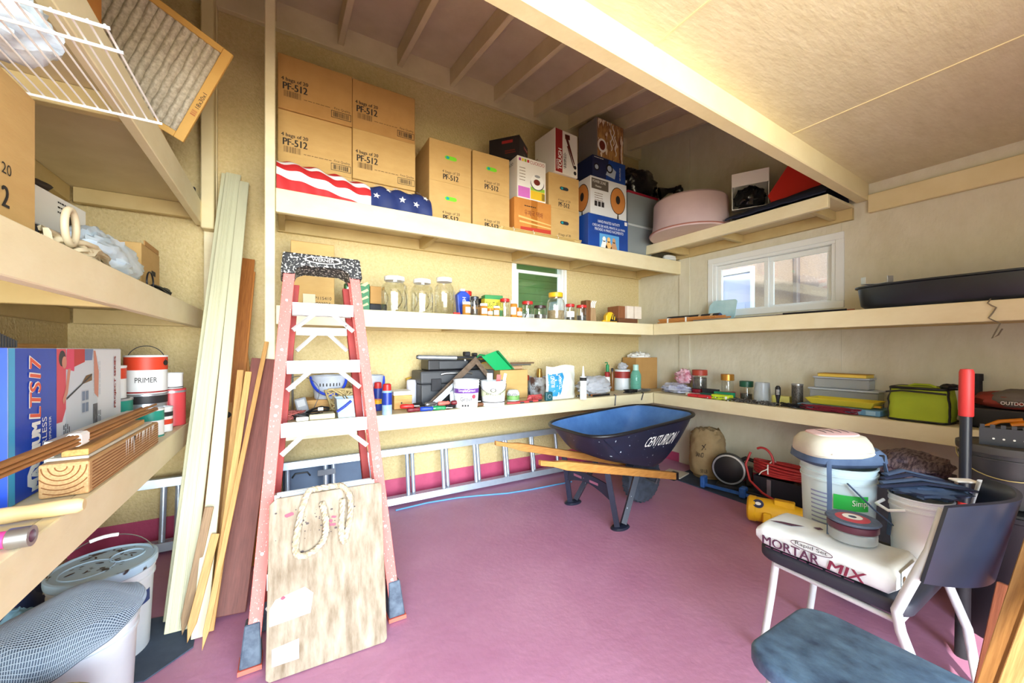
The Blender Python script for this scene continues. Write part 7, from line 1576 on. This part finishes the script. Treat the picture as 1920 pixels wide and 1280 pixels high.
for k in range(9):
    M().tube([(jit(.03), .007 * (k % 3), .006 + .011 * (k // 3)), (.45, .007 * (k % 3) + jit(.004), .010 + .010 * (k // 3)), (1.02 + jit(.08), .007 * (k % 3) + jit(.012), .016 + .010 * (k // 3))], .0052, 6).build('stick', wood('stick%d' % (k % 3), (176 - 16 * (k % 3), 122 - 12 * (k % 3), 64), (136, 88, 44), 'x'), sb, smooth=50)
M().box(.36, -.008, -.0005, .42, .024, .038).build('white_tie', pagew, sb, bevel=.006)
# roller handles
t = thing('roller_handle', 'paint roller with a turned wooden handle near the shelf edge', 'roller', (-.715, 1.385, LLB + .022), R(1)); M().lathe([(.014, 0), (.018, .01), (.019, .05), (.017, .08), (.019, .12), (.0185, .165), (.013, .175)], 20, T=Matrix.Translation((.10, 0, 0)) @ Matrix.Rotation(R(90), 4, 'Y')).build('wooden_handle', mat('cream_wood', (226, 202, 150), .5, c2=(214, 186, 130), ns=8), t, smooth=40); M().cyl((-.05, 0, 0), (.099, 0, 0), .018, .013, 16).build('ferrule', mat('paint_steel', (190, 196, 200), .4, .5, speck=(120, 116, 110), ss=50, sth=.6), t, smooth=40)
t = thing('roller_handle', 'pink roller handle with a threaded chrome socket on the shelf edge', 'roller', (-.595, 1.215, LLB + .022), R(-2)); M().cyl((-.06, 0, 0), (.10, 0, 0), .018, .017, 18).build('pink_handle', mat('hot_pink', (226, 60, 130), .4), t, smooth=40); M().lathe([(.0185, .1005), (.021, .103), (.021, .135), (.013, .135), (.013, .11)], 20, T=Matrix.Rotation(R(90), 4, 'Y'), cap=False).build('chrome_socket', steel, t, smooth=40); M().cyl((.101, 0, 0), (.125, 0, 0), .012, n=14).build('pink_thread', MATS['hot_pink'], t)
# paint cans at the far end
def paintcan(label, x, y, z, r, h, bodym, bands=(), words=None, wc=None, bail=False, wz=.5):
    t = thing('paint_can', label, 'paint can', (x, y, z), 0, 'paint cans on the left shelf'); a = math.atan2(-y, -x)
    M().lathe([(r * .98, 0), (r * 1.01, .002), (r * 1.01, .006), (r, .008), (r, h - .010), (r * 1.03, h - .008), (r * 1.03, h), (r * .9, h), (r * .88, h - .006), (0, h - .006)], 32).build('can_body', bodym, t, smooth=35)
    for m_, z0, z1 in bands: M().lathe([(r + .0008, h * z0), (r + .0008, h * z1)], 32, cap=False).build('label_band', m_, t, smooth=60)
    if words: lettering_round(t, words, wc or ink, r + .0014, h * wz, a, w=r * 1.0, h=h * .13)
    if bail:
        m = M(); m.tube([(r * 1.02 * math.cos(q), .0, h * .82 + r * 1.0 * math.sin(q)) for q in [math.pi * i / 20 for i in range(21)]], .002, 6, T=Matrix.Rotation(a + R(60), 4, 'Z')); m.build('bail_handle', dsteel, t, smooth=60)
        M().cyl((r * .98, 0, h * .80), (r * 1.05, 0, h * .80), .014, n=14, T=Matrix.Rotation(a + R(60), 4, 'Z')).build('bail_ear', blk, t)
    return t
cw_ = mat('can_label_white', (228, 228, 226), .5); cr_ = mat('can_label_red', (206, 62, 34), .5); cg_ = mat('can_label_green', (30, 140, 120), .5); csil = mat('can_silver', (196, 200, 206), .3, .7); cpk = mat('can_label_rose', (206, 66, 74), .5); ckk = mat('can_label_black', (40, 38, 40), .5)
gal = (.083, .19); qt = (.054, .125)
paintcan('gallon paint can with a green label under the red banded gallon', -.70, 2.44, LLB, *gal, csil, ((cg_, .70, .95),))
z2 = LLB + gal[1] + .001
paintcan('gallon paint can with a green band behind the front row', -.62, 2.66, LLB, *gal, csil, ((ckk, .75, .98),))
paintcan('gallon paint can with a red top band and wire handle', -.62, 2.66, z2, .083, .195, cw_, ((cr_, .62, .98), (redc, .03, .07)), 'PRIMER', ink, True, .3)
paintcan('quart paint can with a red and black label beside the gallon', -.70, 2.44, z2, .062, .150, cw_, ((cr_, .60, .92),), 'BEHR', ink, wz=.55)
paintcan('quart paint can with a green label at the shelf edge', -.555, 2.44, LLB, .050, .135, cw_, ((cg_, .60, .95), (cg_, .02, .08)), 'paint', ink, wz=.3)
paintcan('quart paint can with a black and orange label behind the green one', -.545, 2.585, LLB, .044, .125, cw_, ((ckk, .62, .80), (cr_, .30, .50)), None)
paintcan('red painted can at the shelf end by the mouldings', -.545, 2.78, LLB, .062, .20, mat('can_red_full', (206, 70, 74), .4), ((csil, .9, .98),))
paintcan('small black and white can standing on the red can', -.545, 2.78, LLB + .202, .050, .085, cw_, ((ckk, .06, .12),))
# ------------------------------------------------------------------ left middle shelf
LMB = ZLM + .0025
c0 = thing('cardboard_box', 'tall tan carton standing at the near end of the left shelf', 'box', (-.565, 1.08, LMB), R(90)); M().box(0, 0, 0, .42, .36, .385).build('box_body', card, c0, bevel=.003)
lettering(c0, '4 bags of 20', ink, (.125, 0, .135), X_, Z_, w=.19, h=.034); lettering(c0, 'PF-512', ink, (.145, 0, .065), X_, Z_, w=.16, h=.050, bold=.0015); poly_patch(c0, card_d, (0, 0, 0), X_, Z_, disc_pts(.21, .30, .03, .016), 'hand_hole', off=.001)
t = thing('white_carton', 'white carton with a teal panel and round emblem behind the cable', 'box', (-.745, 1.97, LMB + .17), rot=(0, 0, R(84))); M().box(0, 0, 0, .30, .20, .135).build('box_body', pagew, t, bevel=.003)
patch(t, mat('teal_print', (120, 196, 206), .6), (.0, .198, .004), -Y_, Z_, .16, .127, 'teal_panel'); poly_patch(t, ink, (0, .2, 0), -Y_, Z_, disc_pts(.09, .06, .046), 'emblem', off=.0016); poly_patch(t, mat('emblem_gold', (220, 200, 110), .6), (0, .2, 0), -Y_, Z_, disc_pts(.09, .06, .040), 'emblem', off=.0022); poly_patch(t, ink, (0, 0, 0), X_, Z_, disc_pts(.2, .06, .02), 'recycle_mark', off=.0016); print_lines(t, ink, (.12, 0, .11), X_, Z_, .10, 3, .018, .006)
t2 = thing('wood_riser', 'low dark box under the white carton', 'box', (-.74, 1.975, LMB), R(84)); M().box(0, 0, 0, .29, .18, .168).build('riser', blkm, t2, bevel=.003)
t = thing('dark_hat', 'dark brown cap lying on the white carton', 'hat', (-.845, 2.07, LMB + .3065)); M().blob((0, 0, 0), .10, .09, .028, .1, 2, 5, 24, 14).build('cap', mat('dark_brown_cloth', (48, 36, 24), .8), t, smooth=50)
tangle('beige_cable', 'loops of thick beige cable along the shelf edge', 'cable', (-.555, 1.72, LMB + .002), .035, .24, .05, 7, .009, mat('beige_cable', (206, 190, 156), .5), 17)
M_ = bpy.data.objects['beige_cable']; M().tube([(.02, -.12 + .035 * math.cos(a), .085 + .05 * math.sin(a)) for a in [2 * math.pi * i / 24 for i in range(24)]], .009, 8, closed=True).build('upright_loop', MATS['beige_cable'], M_, smooth=60)
t = thing('plastic_bag', 'crumpled white plastic bag with blue print on the left shelf', 'bag', (-.625, 2.14, LMB)); M().blob((0, 0, 0), .085, .27, .105, .25, 2.8, 23, 40, 26).build('bag_film', mat('white_bag', (216, 224, 230), .35, c2=(186, 204, 216), ns=9, bump=.5, bs=10, bdist=.02), t, smooth=45)
t = thing('cardboard_box', 'open tan carton with a slot handle in the far corner of the left shelf', 'box', (-.94, 2.50, LMB), R(0)); m = M(); m.box(0, 0, 0, .34, .31, .25); m.build('box_body', card, t, bevel=.003); M().add([(.341, .16, .12), (.341, .23, .12), (.341, .23, .145), (.341, .16, .145)], [(0, 1, 2, 3)]).build('slot_handle', ink, t); M().box(.334, .06, .2505, .339, .30, .275).build('side_flap', card_d, t)
tangle('black_cable', 'coiled black cable in front of the corner carton', 'cable', (-.555, 2.62, LMB + .002), .032, .16, .04, 9, .005, blk, 27)
t = thing('cable_loop', 'thin black cable loop standing before the corner carton', 'cable', (-.55, 2.42, LMB)); M().tube([(.0, .05 * math.cos(a), .05 + .048 * math.sin(a)) for a in [2 * math.pi * i / 24 for i in range(24)]], .0035, 6, closed=True).build('loop', blk, t, smooth=60)
t = thing('flat_rag', 'small grey rag lying on the shelf end', 'rag', (-.56, 2.98, LMB)); M().blob((0, 0, 0), .03, .06, .008, .2, 3, 4, 16, 10).build('rag', mat('grey_rag', (190, 190, 180), .8), t, smooth=50)

# ------------------------------------------------------------------ left top shelf: filters, carton; wire shelf held up near the viewer
LTB = 2.2325
c1 = thing('cardboard_box', 'brown carton standing on the high left shelf beside the filter', 'box', (-.60, 1.62, LTB), R(90)); M().box(0, 0, 0, .42, .34, .40).build('box_body', card_o, c1, bevel=.003); lettering(c1, '4 bags of 20', ink, (.18, 0, .14), X_, Z_, w=.17, h=.03)
c2_ = thing('cardboard_box', 'flat torn brown carton lying on the high left shelf under the filter', 'box', (-.82, 2.36, LTB), R(2)); M().box(0, 0, 0, .32, .62, .05).build('box_body', card_d, c2_, bevel=.003)

C2 = Vector((-.452, 2.55, 2.312)); C1 = Vector((-.229, 2.40, 2.745)); sv = (C1 - C2); FW = sv.length; sv.normalize(); lv_ = Vector((-.9, -.078, .427)); lv_ = (lv_ - sv * lv_.dot(sv)).normalized(); nv = lv_.cross(sv)
f1 = thing('furnace_filter', 'pleated grey furnace filter in a tan card frame leaning out over the shelf edge', 'filter', C2); T = Matrix((lv_, sv, nv)).transposed().to_4x4(); f1.rotation_euler = T.to_euler(); FL_ = .64
# local x along the length, y across, z normal; the face toward the room
camdir = T.to_3x3().inverted() @ (Vector((0, 0, CAMH)) - C2); fz = 1 if camdir.z > 0 else -1
frm = mat('filter_frame_card', (216, 170, 90), .7, c2=(204, 156, 76), ns=6)
def fbx(x0, y0, x1, y1): M().box(x0, y0, -.012, x1, y1, .012).build('frame_rail', frm, f1, bevel=.002)
fbx(0, 0, .042, FW); fbx(FL_ - .042, 0, FL_, FW); fbx(.0425, 0, FL_ - .0425, .03); fbx(.0425, FW - .03, FL_ - .0425, FW)
NP = 17; m = M()
def pleat(u, v):
    x = .043 + (FL_ - .086) * u; k = u * NP % 1; z = fz * (.016 * abs(math.sin(math.pi * u * NP)) ** .8 - .006) + .003 * noise.noise(Vector((u * 40, v * 14, 3)))
    return (x + .004 * noise.noise(Vector((u * 20, v * 9, 1))), .031 + (FW - .062) * v, z)
m.grid(NP * 8, 30, pleat); m.build('pleated_media', mat('filter_grey', (212, 202, 178), .9, c2=(166, 154, 132), ns=60, amt=.4, bump=.6, bs=70), f1, smooth=60)
U, V = Vector((0, 1, 0)), Vector((1, 0, 0)) * (-fz)
if fz > 0: lettering(f1, '18x30x1', ink, (.034, FW * .36, .0125), Vector((0, 1, 0)), Vector((-1, 0, 0)), w=.085, h=.018); barcode(f1, mat('rust_ink', (170, 84, 40), .6), (.036, FW * .28, .0125), Vector((0, 1, 0)), Vector((-1, 0, 0)), .03, .022, 6)
else: lettering(f1, '18x30x1', ink, (.008, FW * .36, -.0125), Vector((0, 1, 0)), Vector((1, 0, 0)), w=.085, h=.018); barcode(f1, mat('rust_ink', (170, 84, 40), .6), (.008, FW * .28, -.0125), Vector((0, 1, 0)), Vector((1, 0, 0)), .03, .022, 6)
t = thing('pipe_clamp', 'black clamp lying on the high left shelf below the filter corner', 'clamp', (-.505, 3.02, LTB), R(96)); M().box(0, 0, 0, .16, .03, .035).build('bar', blk, t, bevel=.004); M().box(.12, -.02, .0, .16, -.0005, .06).build('jaw', blk, t, bevel=.006)
# ------------------------------------------------------------------ white wire shelf lying on the near carton
WZ = LMB + .3865
ws = thing('wire_shelf', 'white wire closet shelf lying on the tan carton and jutting into the aisle', 'wire shelf', (-.93, 1.095, WZ))
wm = mat('white_wire', (236, 240, 240), .35)
for k in range(25): M().cyl((.012 + .025 * k, 0, .008), (.012 + .025 * k, .388, .008), .0022, n=6).build('wire', wm, ws, smooth=60)
for y in (.0, .075, .385): M().cyl((0, y, .0035), (.62, y, .0035), .0035, n=8).build('cross_bar', wm, ws, smooth=60)
M().cyl((0, -.004, .035), (.45, -.004, .035), .0035, n=8).build('lip_bar', wm, ws, smooth=60)
for k in range(18): M().cyl((.012 + .025 * k, -.003, .008), (.012 + .025 * k, -.004, .035), .0022, n=6).build('lip_wire', wm, ws, smooth=60)
t = thing('plastic_bag', 'crumpled white plastic bag lying on the wire shelf', 'bag', (-.575, 1.29, WZ + .0115)); M().blob((0, 0, 0), .12, .12, .07, .22, 2.4, 33, 36, 24).build('bag_film', MATS['white_bag'], t, smooth=45)
